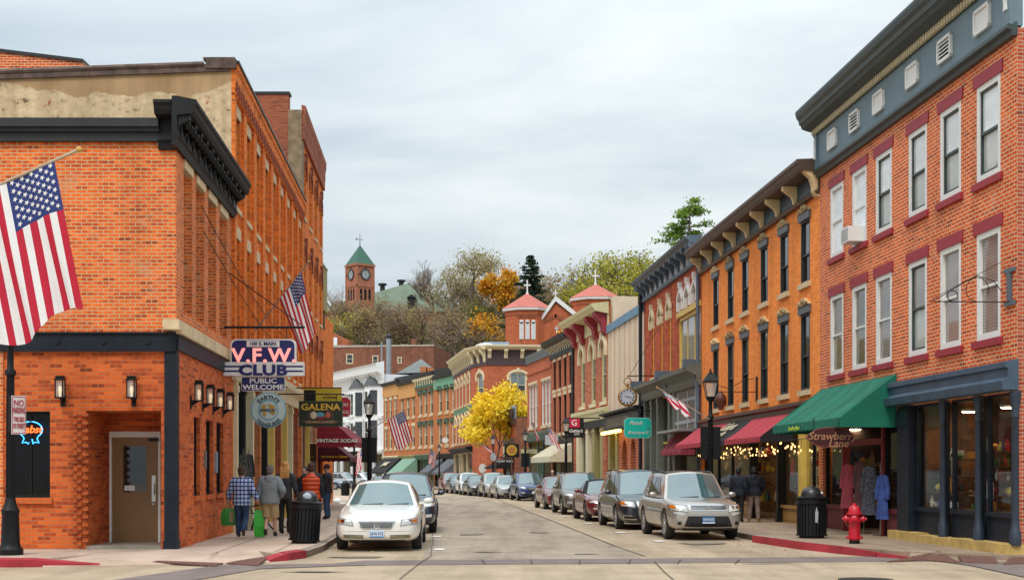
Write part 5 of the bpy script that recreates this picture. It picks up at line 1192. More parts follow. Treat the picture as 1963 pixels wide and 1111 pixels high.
L_dark = leafmat('needles_dark', [(.012, .028, .016), (.022, .045, .024), (.04, .065, .03)])
L_pine = leafmat('needles_bright', [(.06, .13, .02), (.13, .24, .03), (.24, .36, .06)])
def leaf(m, p, s, r, flat=.0):
    a = Vector((r.gauss(0, 1), r.gauss(0, 1), r.gauss(0, 1)*(1-flat))).normalized(); b = a.orthogonal().normalized(); ang = r.uniform(0, 2*PI)
    c = a.cross(b); d = b*math.cos(ang)+c*math.sin(ang); e = a.cross(d)
    m.poly([p+d*s, p+e*s*.6, p-d*s, p-e*s*.55])
def grow(m, p, d, ln, rad, lev, r, tips, maxlev, spread=.6, up=.15, nb=(3, 4), sides=5, wig=.12):
    pts = [p]; n = 4; dd = d.copy()
    for k in range(n):
        dd = (dd+Vector((r.gauss(0, wig), r.gauss(0, wig), r.gauss(0, wig)+up*.25))).normalized(); pts.append(pts[-1]+dd*ln/n)
    m.tube(pts, [rad*(1-.6*k/n) for k in range(n+1)], sides if lev < 2 else 3, cap=False)
    if lev >= maxlev-1: tips.extend(pts[1:])
    if lev < maxlev:
        for k in range(r.randint(*nb)+ (1 if lev == 0 else 0)):
            t = r.uniform(.35, 1) if lev else r.uniform(.45, 1.0); q = pts[0].lerp(pts[-1], t) if lev else pts[min(n, int(t*n))]
            i = min(n-1, int(t*n)); q = pts[i].lerp(pts[i+1], t*n-i)
            side = Vector((r.gauss(0, 1), r.gauss(0, 1), r.gauss(0, .5))); side -= side.dot(dd)*dd; side.normalize()
            nd = (dd*(1-spread*.6)+side*spread+Vector((0, 0, up))).normalized()
            grow(m, q, nd, ln*r.uniform(.5, .72), rad*.48, lev+1, r, tips, maxlev, spread, up, nb, sides, wig)
def tree_mesh(seed, H, maxlev=4, trunk=.35, leaves=0, lsize=.2, spread=.7, up=.15, rad=None, nb=(3, 4), cloud=.9, twig_mat=None):
    r = random.Random(seed); m = MB(); tips = []
    grow(m, Vector((0, 0, -.5)), Vector((0, 0, 1)), H*trunk+.5, rad or H*.022, 0, r, tips, maxlev, spread, up, nb)
    zmax = max(v[2] for v in m.v); k = H/zmax
    m.v = [(x*k, y*k, z*k if z > 0 else z) for x, y, z in m.v]; tips = [t*k for t in tips]
    lm = MB()
    for i in range(leaves):
        t = r.choice(tips); leaf(lm, t+Vector((r.gauss(0, cloud), r.gauss(0, cloud), r.gauss(0, cloud*.7))), lsize*r.uniform(.6, 1.3), r)
    return m, lm
TM = {}
def plant(name, label, cat, key, loc, mk, tmat, lmat, group=None, s=1.0, rz=0.0):
    if key not in TM:
        a, b = mk(); TM[key] = (a.mesh('trunk', tmat, 180), b.mesh('crown', lmat) if b.v else None)
    a, b = TM[key]; t = thing(name, label, cat, loc, rz, group); t.scale = (s, s, s)
    link('trunk', a, t)
    if b: link('crown', b, t)
    return t
def at_hill(px, Y): x = (px-CX)/FPX*Y; return (x, Y, hill(x, Y)-.3)
def hgt(px, ytop, Y): return HCAM+(HY-ytop)*Y/FPX-at_hill(px, Y)[2]
# street tree, golden
p = ptY(948, 113); h = HCAM+(HY-722)*113/FPX
plant('street_tree', 'golden yellow street tree in front of the chamfered corner building', 'tree', 'street', (p.x, p.y, .13), lambda: tree_mesh(4, h, 4, .46, 9000, .16, .58, .24, .12, (4, 5), .36), M_bark, L_yel, s=.94)
p = ptY(1092, 122); plant('street_tree', 'small golden crown peeping over the black cornice before the church', 'tree', 'street2', (p.x+7.0, 128, .13), lambda: tree_mesh(5, 15.2, 4, .4, 5000, .18, .6, .2, .13, (3, 4), .5), M_bark, L_yel)
# recognisable trees along the ridge
def bt(px, yt, Y, key, name, label, lv, lf, ls, tm, lm, seed, **k):
    H = hgt(px, yt, Y); plant(name, label, 'tree', key, at_hill(px, Y), lambda: tree_mesh(seed, H, lv, k.get('trunk', .3), lf, ls, k.get('spread', .7), k.get('up', .15), k.get('rad'), k.get('nb', (3, 4)), k.get('cloud', .9)), tm, lm)
bt(915, 482, 300, 'dry1', 'ridge_tree', 'tall half bare ridge tree with pale dry leaves left of the orange maple', 5, 5000, .26, M_twig, L_dry, 11, spread=.6, cloud=1.1)
bt(842, 492, 305, 'bare1', 'bare_tree', 'tall bare ridge tree right of the green school roof', 5, 0, .2, M_twig, L_dry, 12, spread=.55, up=.25, nb=(4, 5))
bt(880, 498, 310, 'bare2', 'bare_tree', 'bare tree between the tall bare tree and the pale leaved ridge tree', 5, 900, .22, M_twig, L_dry, 13, spread=.55, up=.25, nb=(3, 5))
bt(966, 512, 290, 'org1', 'orange_maple', 'orange and gold maple left of the dark spruce on the ridge', 4, 6500, .32, M_bark, L_org, 14, spread=.36, up=.3, cloud=.7)
bt(968, 596, 262, 'yel3', 'golden_maple', 'lower golden maple on the slope left of the church', 4, 2600, .30, M_bark, L_org, 15, spread=.4, cloud=.7)
bt(1150, 492, 285, 'yg1', 'yellow_green_tree', 'yellow green tree above the right church tower', 4, 4200, .32, M_bark, L_ygr, 16, spread=.75, cloud=1.2)
bt(1228, 490, 270, 'yg2', 'yellow_green_tree', 'yellow green tree behind the blue cornice, right of the church', 4, 3800, .30, M_bark, L_ygr, 17, spread=.75, cloud=1.1)
bt(1190, 506, 300, 'bare3', 'bare_tree', 'grey bare tree between the two yellow green trees', 5, 400, .2, M_twig, L_dry, 18, up=.22, nb=(3, 5))
bt(1090, 512, 300, 'bare4', 'bare_tree', 'grey bare tree right of the dark spruce', 5, 300, .2, M_twig, L_brn, 19, up=.22, nb=(3, 5))
bt(1062, 530, 290, 'bare5', 'bare_tree', 'low russet bare tree between spruce and right church tower', 5, 900, .24, M_twig, L_brn, 20, up=.2)
bt(638, 540, 300, 'bare6', 'bare_tree', 'bare tree left of the clock tower, by the roof edge', 5, 0, .2, M_twig, L_brn, 21, up=.25, nb=(3, 5))
bt(792, 575, 272, 'bare7', 'bare_tree', 'brown bare tree in front of the green school roof', 5, 1500, .22, M_twig, L_brn, 22, up=.2, nb=(4, 5))
bt(728, 560, 275, 'bare8', 'bare_tree', 'russet bare tree in front of the school wall right of the clock tower', 5, 1500, .22, M_twig, L_brn, 23, up=.2, nb=(4, 5))
bt(668, 566, 286, 'bare9', 'bare_tree', 'brown bare tree in front of the foot of the clock tower', 5, 1200, .22, M_twig, L_brn, 25, up=.2, nb=(4, 5))
bt(704, 578, 280, 'bare10', 'bare_tree', 'low bare tree just right of the clock tower foot', 5, 1500, .22, M_twig, L_brn, 26, up=.2, nb=(4, 5))
bt(640, 590, 275, 'bare11', 'bare_tree', 'yellowing thin tree left of the clock tower', 4, 2200, .24, M_twig, L_ygr, 27, up=.2, nb=(4, 5))
bt(855, 570, 270, 'bare12', 'bare_tree', 'russet bare tree on the slope below the tall bare tree', 5, 1300, .24, M_twig, L_brn, 28, up=.2, nb=(4, 5))
bt(905, 590, 262, 'bare13', 'bare_tree', 'brown leafless tree on the slope left of the golden maple', 5, 1200, .24, M_twig, L_brn, 29, up=.2, nb=(4, 5))
def conifer(seed, H, rb, n, tiers, mat_l, droop=.35, irregular=.25, gap=.1):
    r = random.Random(seed); m = MB(); lm = MB(); m.tube([(0, 0, -1), (0, 0, H*.5), (0, 0, H)], [H*.018, H*.012, .03], 6)
    for k in range(tiers):
        t = gap+(1-gap)*k/tiers; z = H*t; R_ = rb*(1-t)**.85*r.uniform(1-irregular, 1+irregular)+.15
        for b in range(r.randint(5, 8)):
            a = r.uniform(0, 2*PI); d = Vector((math.cos(a), math.sin(a), 0)); L_ = R_*r.uniform(.7, 1.1)
            tip = Vector((0, 0, z))+d*L_+Vector((0, 0, -droop*L_+.12*L_)); m.tube([(0, 0, z), tip], [.05, .015], 3, cap=False)
            for q in range(n):
                f = r.uniform(.15, 1); c = Vector((0, 0, z)).lerp(tip, f)+Vector((r.gauss(0, .1*L_), r.gauss(0, .1*L_), -r.random()*.12*L_)); leaf(lm, c, r.uniform(.25, .5), r, .3)
    return m, lm
p = at_hill(1018, 262); H = hgt(1018, 486, 262); plant('spruce', 'dark green spruce on the ridge between the church towers', 'tree', 'spruce', p, lambda: conifer(31, H, H*.36, 22, 44, None, .22, .4), M_bark, L_dark)
def pine(seed, H):
    r = random.Random(seed); m = MB(); lm = MB(); m.tube([(0, 0, -1), (.2, 0, H*.5), (-.1, 0, H)], [.28, .2, .05], 7)
    for k in range(40):
        t = r.uniform(.42, 1.0); z = H*t; R_ = (1.1-t)*H*.50+.5; a = r.uniform(0, 2*PI); L_ = R_*r.uniform(.55, 1.05)
        if k < 4: L_ *= 1.25
        d = Vector((math.cos(a), math.sin(a), r.uniform(.0, .22))); base = Vector((0, 0, z)); tip = base+d*L_; m.tube([base, base.lerp(tip, .5)+Vector((0, 0, -.1)), tip], [.08, .05, .02], 4, cap=False)
        for q in range(150):
            f = r.uniform(.3, 1.05); c = base.lerp(tip, f)+Vector((r.gauss(0, .34), r.gauss(0, .34), r.gauss(.05, .17))); leaf(lm, c, r.uniform(.10, .2), r, .3)
    return m, lm
Yp = 150; x_ = (1322-CX)/FPX*Yp; zt_ = HCAM+(HY-386)*Yp/FPX
plant('pine_tree', 'bright green layered pine rising behind the blue cornice', 'tree', 'pine', (x_, Yp, zt_-15), lambda: pine(8, 15), M_bark, L_pine)
bt(1262, 510, 240, 'yg4', 'yellow_green_tree', 'small yellow green tree left below the layered pine', 4, 5000, .3, M_bark, L_ygr, 24, spread=.75)
# far-off wood on the slope: one mass of mixed trees and brush
wm = {}
def wood(name, label, n, xr, yr, hr, proto, mats, seed, avoid=None):
    r = random.Random(seed); m = MB()
    for i in range(n):
        for _ in range(30):
            y = r.uniform(*yr); px = r.uniform(*xr); x = (px-CX)/FPX*y
            if hill(x, y) > .8 and not (avoid and avoid(px, y, x)): break
        else: continue
        a, b = r.choice(proto); s = r.uniform(*hr)/10; M_ = Matrix.Translation((x, y, hill(x, y)-.3)) @ Matrix.Rotation(r.uniform(0, 6.28), 4, 'Z') @ Matrix.Diagonal((s, s, s*r.uniform(.85, 1.15), 1))
        m.add(a, M_, 0); m.add(b, M_, 1)
    o = obj(name, m, mats); tag(o, label, 'wood', kind='stuff')
pb = [tree_mesh(40+i, 10, 4, .25, 260, .22, .75, .2, None, (3, 4), .9) for i in range(3)]
pg = [tree_mesh(50+i, 10, 3, .25, 900, .30, .8, .1, None, (3, 4), 1.3) for i in range(3)]
school = lambda px, y, x: y > 292 and px < 900
wood('hillside_wood', 'grey brown leafless wood covering the hillside', 105, (605, 1290), (250, 330), (7, 12), pb, [M_twig, L_brn], 1, school)
wood('hillside_thicket', 'olive and yellow green thicket among the bare hillside trees', 80, (605, 1290), (242, 298), (4, 8), pg, [M_bark, L_grn], 2, school)
wood('hillside_brush', 'yellow tinged brush on the lower slope behind the roofs', 40, (620, 1290), (240, 290), (3.5, 7), pg, [M_bark, L_ygr], 3, school)
wood('ridge_wood', 'leafless wood along the skyline of the ridge', 30, (880, 1290), (300, 335), (10, 15), pb, [M_twig, L_brn], 4, school)
# ================================================================ school with clock tower on the ridge
M_sch = brick('school_brick', (.52, .19, .115), (.46, .16, .095), (.4, .2, .12), stain=.2); M_verd = plain('copper_green_roof', (.125, .17, .115), .7, var=.2, scale=.3)
Yt = 305; tc_ = W(690, 600, Yt); t = thing('clock_tower', 'square brick clock tower with green pyramid roof and weathervane on the ridge', 'tower', (tc_.x, Yt, 0), R(38))
zz = lambda y, Y=Yt: HCAM+(HY-y)*Y/FPX
hw = 2.28
m = MB(); m.box(-hw, hw, -hw, hw, 20, zz(512)); m.box(-hw-.12, hw+.12, -hw-.12, hw+.12, zz(552), zz(548)); m.box(-hw-.25, hw+.25, -hw-.25, hw+.25, zz(512), zz(508))
for sx in (-1, 1):
    for sy in (-1, 1): m.box(sx*hw-.3*sx, sx*hw+.12*sx, sy*hw-.3*sy, sy*hw+.12*sy, 20, zz(513))
obj('wall', m, M_sch, t)
m = MB(); e = hw+.1; b_ = [(-e, -e, zz(508)), (e, -e, zz(508)), (e, e, zz(508)), (-e, e, zz(508))]; ap = (0, 0, zz(469))
for i in range(4): m.poly([b_[i], b_[(i+1) % 4], ap])
m.poly(b_[::-1]); obj('roof', m, plain('tower_green_roof', (.035, .11, .075), .6, var=.2), t)
m = MB(); m.tube([(0, 0, zz(470)), (0, 0, zz(449))], .06, 6); m.box(-1.0, .8, -.05, .05, zz(459)-.05, zz(459)+.05); m.ell((0, 0, zz(466)), .16, 8, 6); m.box(-1.1, -.7, -.06, .06, zz(459)-.14, zz(459)+.14); obj('weathervane', m, M_gutter, t)
for k, (nx, ny) in enumerate(((0, -1), (-1, 0))):
    m = MB(); a = MB()
    rot = Matrix.Rotation(-k*PI/2, 4, 'Z')
    cm = MB(); cm.lathe([(.02, -hw-.1), (1.05, -hw-.1), (1.05, -hw)], 20, (0, 0, zz(528)), 0, 'y'); 
    for q in range(12): an = q*PI/6; cm.box(-.05+.82*math.sin(an), .05+.82*math.sin(an), -hw-.14, -hw-.1, zz(528)+.82*math.cos(an)-.12, zz(528)+.82*math.cos(an)+.12, 1)
    cm.prism([(-.05, -hw-.14, zz(528)), (.05, -hw-.14, zz(528)), (.03, -hw-.14, zz(528)+.75)], (0, .03, 0), 1); cm.prism([(0, -hw-.14, zz(528)-.05), (.5, -hw-.14, zz(528)+.2), (0, -hw-.14, zz(528)+.06)], (0, .03, 0), 1)
    m.add(cm, rot); obj('clock_face', m, [plain('clock_white', (.36, .40, .40), .5), M_black], t)
    m = MB(); cm = MB(); cm.lathe([(1.05, -hw-.18), (1.25, -hw-.18), (1.25, -hw), (1.05, -hw)], 20, (0, 0, zz(528)), 0, 'y', cap=False)
    for q in (0, 1): cm.box(*((-.07, .07, -hw-.12, -hw, zz(528)+1.2, zz(528)+2.0) if q == 0 else (-2.0, -1.2, -hw-.12, -hw, zz(528)-.06, zz(528)+.06)))
    m.add(cm, rot); obj('clock_ring', m, M_gutter, t)
    for x in (-1.1, 0, 1.1):
        m = MB(); cm = MB(); cm.box(x-.3, x+.3, -hw-.03, -hw+.02, zz(577), zz(558)); cm.lathe([(.02, -hw-.03), (.3, -hw-.03), (.3, -hw)], 12, (x, 0, zz(558)), 0, 'y'); m.add(cm, rot); obj('arched_opening', m, M_black, t)
Ys = 318; t = thing('school_building', 'big brick school hall with green hip roof and roof vents behind the clock tower', 'building', (W(740, 600, Ys).x, Ys, 0))
x0, x1 = W(598, 0, Ys).x-t.location.x, W(905, 0, Ys).x-t.location.x; z_e, z_r = zz(597, Ys), zz(534, Ys)
m = MB(); m.box(x0, x1, 0, 18, 22, z_e); obj('wall', m, M_sch, t)
rx0, rx1 = W(728, 0, Ys).x-t.location.x, W(780, 0, Ys).x-t.location.x
m = MB(); a = [(x0-.6, -.8, z_e), (x1+.6, -.8, z_e), (x1+.6, 19, z_e), (x0-.6, 19, z_e)]; r0, r1 = (rx0, 9, z_r-1.5), (rx1, 7, z_r)
m.poly([a[0], a[1], r1, r0]); m.poly([a[1], a[2], r1]); m.poly([a[2], a[3], r0, r1]); m.poly([a[3], a[0], r0]); m.poly(a[::-1]); obj('roof', m, M_verd, t)
for px in (727, 764):
    x = W(px, 0, Ys).x-t.location.x; m = MB(); m.lathe([(.6, z_r-3), (.6, z_r+.2), (1.05, z_r+.3), (1.05, z_r+.7), (.3, z_r+.85)], 12, (x, 8, -.75 if px < 740 else .1)); obj('roof_vent', m, M_gutter, t)
m = MB(); x = W(789, 0, Ys).x-t.location.x; m.box(x-.9, x+.9, -.6, 4, z_e+1.0, z_e+3.2); m.prism([(x-1.1, -.9, z_e+3.2), (x+1.1, -.9, z_e+3.2), (x, -.9, z_e+4.0)], (0, 5, 0)); obj('dormer', m, M_gutter, t)
m = MB()
for k in range(16):
    x = x0+2+k*2.2
    m.box(x, x+1.1, -.08, .02, z_e-5.2, z_e-2.4)
obj('windows', m, P_curt, t); bpy.data.objects[C.objects[-1].name].name = 'window_row'
# ================================================================ church with two octagonal towers
Yc = 195; zc = lambda y, Y=Yc: HCAM+(HY-y)*Y/FPX
M_salm = plain('salmon_shingle_roof', (.46, .13, .10), .8, var=.1, scale=1.2)
ch = thing('church', 'red brick church with two octagonal towers, salmon roofs and white crosses', 'church', (W(1080, 0, Yc).x, Yc, 0))
cxx = ch.location.x
def ctower(px, yE, yT, wpx, wins):
    x = W(px, 0, Yc).x-cxx; r = wpx/2*Yc/FPX/math.cos(PI/8); ze, zt = zc(yE), zc(yT); m = MB()
    oc = lambda rr, z: [(x+rr*math.cos(PI/8+k*PI/4), 2+rr*math.sin(PI/8+k*PI/4), z) for k in range(8)]
    m.rings([oc(r, 0), oc(r, ze-.9), oc(r+.12, ze-.9), oc(r+.12, ze-.2)]); obj('tower', m, M_church, ch)
    m = MB(); m.rings([oc(r+.45, ze-.25), oc(r+.5, ze+.1)]); obj('eaves', m, M_white, ch)
    m = MB(); b = oc(r+.55, ze+.1)
    for k in range(8): m.poly([b[k], b[(k+1) % 8], (x, 2, zt)])
    obj('tower_roof', m, M_salm, ch)
    m = MB(); m.box(x-.1, x+.1, 1.9, 2.1, zt-.3, zt+1.9); m.box(x-.5, x+.5, 1.92, 2.08, zt+1.05, zt+1.25); m.lathe([(.3, zt-.4), (.15, zt+.1)], 8, (x, 2, 0)); obj('cross', m, M_white, ch)
    m = MB(); yf = 2-r*math.cos(PI/8)
    for k in range(14): q = x-r*.38*2.2/2+k*r*.84/14; m.box(q, q+.12, yf-.13, yf+.05, ze-1.35, ze-.95)
    obj('corbel_table', m, M_b3, ch)
    for k in (-1, 0, 1):
        if not wins: break
        wx = x+k*.85; m = MB(); m.box(wx-.3, wx+.3, yf-.08, yf+.02, zc(wins[1]), zc(wins[0])-.3); m.lathe([(.02, yf-.08), (.3, yf-.08), (.3, yf)], 14, (wx, 0, zc(wins[0])-.3), 0, 'y')
        o = obj('louvred_window', m, M_white, ch); a = MB()
        for q in range(9): zq = zc(wins[1])+.2+q*.27; a.box(wx-.24, wx+.24, yf-.10, yf-.07, zq, zq+.07)
        obj('slats', a, plain('louvre_shadow', (.35, .36, .38), .6), o)
    return x, r
xl, rl = ctower(1011, 592, 558, 84, (614, 651)); xr, rr_ = ctower(1143, 572, 540, 88, (601, 640))
m = MB(); gx = W(1065, 0, Yc).x-cxx; za, zE = zc(580), zc(622); zR = 0
x0, x1 = xl+rl*.6, xr-rr_*.6
m.prism([(x0, 0, 0), (x1, 0, 0), (x1, 0, zc(617)), (gx, 0, za), (x0, 0, zc(617))], (0, 20, 0)); obj('nave_wall', m, M_church, ch)
m = MB()
for a, b in (((x0-.3, zc(620)), (gx, za+.2)), ((x1+.3, zc(620)), (gx, za+.2))): m.prism([(a[0], -.4, a[1]), (b[0], -.4, b[1]), (b[0], -.4, b[1]+.75), (a[0], -.4, a[1]+.75)], (0, .6, 0))
obj('gable_trim', m, M_white, ch)
m = MB()
for a in (x0-.5, x1+.5): m.prism([(a, .2, zc(617)), (gx, .2, za+.2), (gx, .2, za+.5), (a, .2, zc(617)+.3)], (0, 20, 0))
obj('nave_roof', m, M_salm, ch)
m = MB(); m.box(gx-.07, gx+.07, -.1, .1, za+.5, za+1.9); m.box(gx-.35, gx+.35, -.08, .08, za+1.3, za+1.45); cx_ = W(1067, 0, Yc).x-cxx; m.box(cx_-.07, cx_+.07, -.12, 0, zc(638), zc(624)); m.box(cx_-.3, cx_+.3, -.12, 0, zc(630), zc(628)); obj('cross', m, M_white, ch)
m = MB()
for sx in (-1, 1):
    for k in range(13):
        q = k/12; x = gx+sx*q*3.1; z = za-1.6-q*1.55; m.box(x-.1, x+.1, -.12, 0, z-.55, z)
obj('gable_corbels', m, M_b3, ch)
t = thing('rooftop_unit', 'grey boxy rooftop unit beside a white round vent on the corner building', 'roof unit', (W(951, 0, 130).x, 131, 13.15)); m = MB(); m.box(-1.2, 1.2, 0, 2, 0, 1.0); m.box(-1.25, 1.25, -.05, 2.05, 1.0, 1.1); obj('box', m, plain('pale_blue_grey', (.30, .40, .46), .5), t)
t = thing('roof_ventilator', 'white drum ventilator on the corner building roof', 'roof vent', (W(930, 0, 130).x, 131, 13.15)); m = MB(); m.lathe([(.5, 0), (.5, .35), (.95, .4), (.95, .8), (.5, .95)], 16); obj('drum', m, M_white, t)
# far red roofed house behind the corner building
t = thing('far_house', 'low house with a rusty brown roof behind the orange row', 'house', (W(868, 0, 205).x, 205, 0)); m = MB(); m.box(-5, 6, 0, 8, 0, 14.5); obj('wall', m, M_brown, t); m = MB(); m.prism([(-5.5, -.5, 14.5), (6.5, -.5, 14.5), (6.5, 4, 17.2), (-5.5, 4, 17.2)], (0, .3, .1)); obj('roof', m, plain('rust_roof', (.22, .12, .09), .8), t)
# ================================================================ cars
G_car = pane('car_glass', (.055, .115, .12), refl=2.3, var=.25); G_side = pane('car_side_glass', (.02, .022, .022), refl=1.8, var=.3)
M_tyre = plain('tyre_rubber', (.016, .016, .017), .8); M_alloy = plain('alloy_wheel', (.48, .48, .48), .3, .9, var=.1); M_chrome = plain('chrome', (.62, .62, .62), .12, 1.0, var=.05)
M_trim = plain('black_car_trim', (.012, .012, .013), .5); M_lens = pane('headlight_lens', (.50, .50, .48), rough=.06, refl=1.7, var=.25); M_amber = plain('amber_lens', (.55, .15, .01), .2); M_redl = plain('red_lens', (.30, .012, .012), .2); M_grille = plain('silver_grille', (.28, .28, .28), .3, .8)
M_platew = plain('plate_white', (.62, .66, .72), .5, var=.03); M_plateb = plain('plate_blue', (.04, .16, .36), .5, var=.1)
def lerp_prof(P, y):
    for a, b in zip(P, P[1:]):
        if a[0] <= y <= b[0]:
            t = (y-a[0])/(b[0]-a[0]); return [p+(q-p)*t for p, q in zip(a, b)]
    return P[-1] if y > P[-1][0] else P[0]
SED = dict(L=5.1, W=1.87, wb=(1.02, 3.98), r=.33, body=[(0, .60, .34, .60), (.05, .74, .24, .70), (.22, .84, .20, .765), (.6, .905, .19, .84), (1.1, .925, .19, .90), (1.55, .93, .19, .955), (2.6, .935, .19, .975), (3.9, .93, .19, 1.0), (4.55, .90, .2, .99), (4.95, .82, .26, .93), (5.08, .66, .36, .8)],
           cab=dict(A=(1.5, .93), B=(2.42, 1.42), Cc=(3.45, 1.43), D=(4.35, .985), wbelt=.85, wroof=.585))
SUV = dict(L=4.95, W=1.84, wb=(.98, 3.85), r=.37, body=[(0, .66, .40, .66), (.04, .78, .27, .80), (.18, .86, .24, .90), (.5, .905, .23, .975), (1.0, .92, .23, 1.01), (1.35, .92, .23, 1.03), (2.6, .925, .23, 1.04), (4.2, .92, .23, 1.06), (4.7, .90, .25, 1.05), (4.88, .84, .32, .98), (4.94, .76, .42, .88)],
           cab=dict(A=(1.25, 1.0), B=(2.02, 1.63), Cc=(4.35, 1.64), D=(4.78, 1.06), wbelt=.86, wroof=.63))
VAN = dict(L=5.1, W=1.98, wb=(.98, 4.05), r=.35, body=[(0, .66, .34, .62), (.05, .80, .22, .76), (.2, .90, .19, .86), (.55, .96, .18, .94), (1.0, .985, .18, 1.0), (1.3, .99, .18, 1.04), (2.6, .995, .18, 1.06), (4.4, .99, .18, 1.07), (4.9, .95, .22, 1.05), (5.06, .85, .32, .9)],
           cab=dict(A=(1.02, .98), B=(1.95, 1.68), Cc=(4.45, 1.70), D=(4.95, 1.06), wbelt=.93, wroof=.70))
CON = dict(L=4.78, W=1.91, wb=(.92, 3.64), r=.34, body=[(0, .66, .34, .60), (.05, .80, .22, .70), (.22, .88, .19, .78), (.6, .945, .17, .86), (1.2, .95, .17, .91), (1.75, .945, .17, .95), (2.8, .94, .17, .96), (3.6, .955, .18, .985), (4.3, .93, .2, .97), (4.68, .86, .28, .9), (4.77, .76, .4, .8)],
           cab=dict(A=(1.75, .92), B=(2.42, 1.36), Cc=(3.05, 1.37), D=(3.85, .97), wbelt=.84, wroof=.60))
CRO = dict(L=4.6, W=1.86, wb=(.93, 3.63), r=.36, body=[(0, .62, .38, .62), (.05, .78, .26, .76), (.2, .86, .22, .87), (.55, .91, .21, .95), (1.0, .93, .21, 1.0), (1.4, .93, .21, 1.03), (2.6, .935, .21, 1.05), (3.8, .93, .21, 1.07), (4.3, .90, .25, 1.05), (4.53, .83, .33, .96), (4.6, .72, .42, .85)],
           cab=dict(A=(1.22, .99), B=(2.05, 1.60), Cc=(3.55, 1.61), D=(4.42, 1.07), wbelt=.86, wroof=.62))
def body_mesh(S):
    m = MB(); rs = []
    for y, w, zb, zt in S['body']:
        h = zt-zb; half = [(.55*w, zb), (.88*w, zb+.02), (.975*w, zb+.18*h), (w, zb+.45*h), (.985*w, zb+.72*h), (.93*w, zt-.06*h), (.80*w, zt), (.42*w, zt+.018)]
        ring = [(x, y, z) for x, z in half]+[(-x, y, z) for x, z in reversed(half)]; rs.append(ring)
    m.rings(rs); me = m.mesh('body'); ob = link('car_tmp', me)
    ss = ob.modifiers.new('s', 'SUBSURF'); ss.levels = 2; ss.render_levels = 2
    for wy in S['wb']:
        c = MB(); c.lathe([(S['r']+.055, -1.3), (S['r']+.055, 1.3)], 28, (0, wy, S['r']), 0, 'x'); co = link('cut_tmp', c.mesh('cut')); co.hide_render = True
        bo = ob.modifiers.new('b', 'BOOLEAN'); bo.object = co; bo.operation = 'DIFFERENCE'; bo.solver = 'EXACT'
    me2 = evaluated(ob)
    for o in list(C.objects):
        if o.name.startswith(('car_tmp', 'cut_tmp')): bpy.data.objects.remove(o)
    return me2
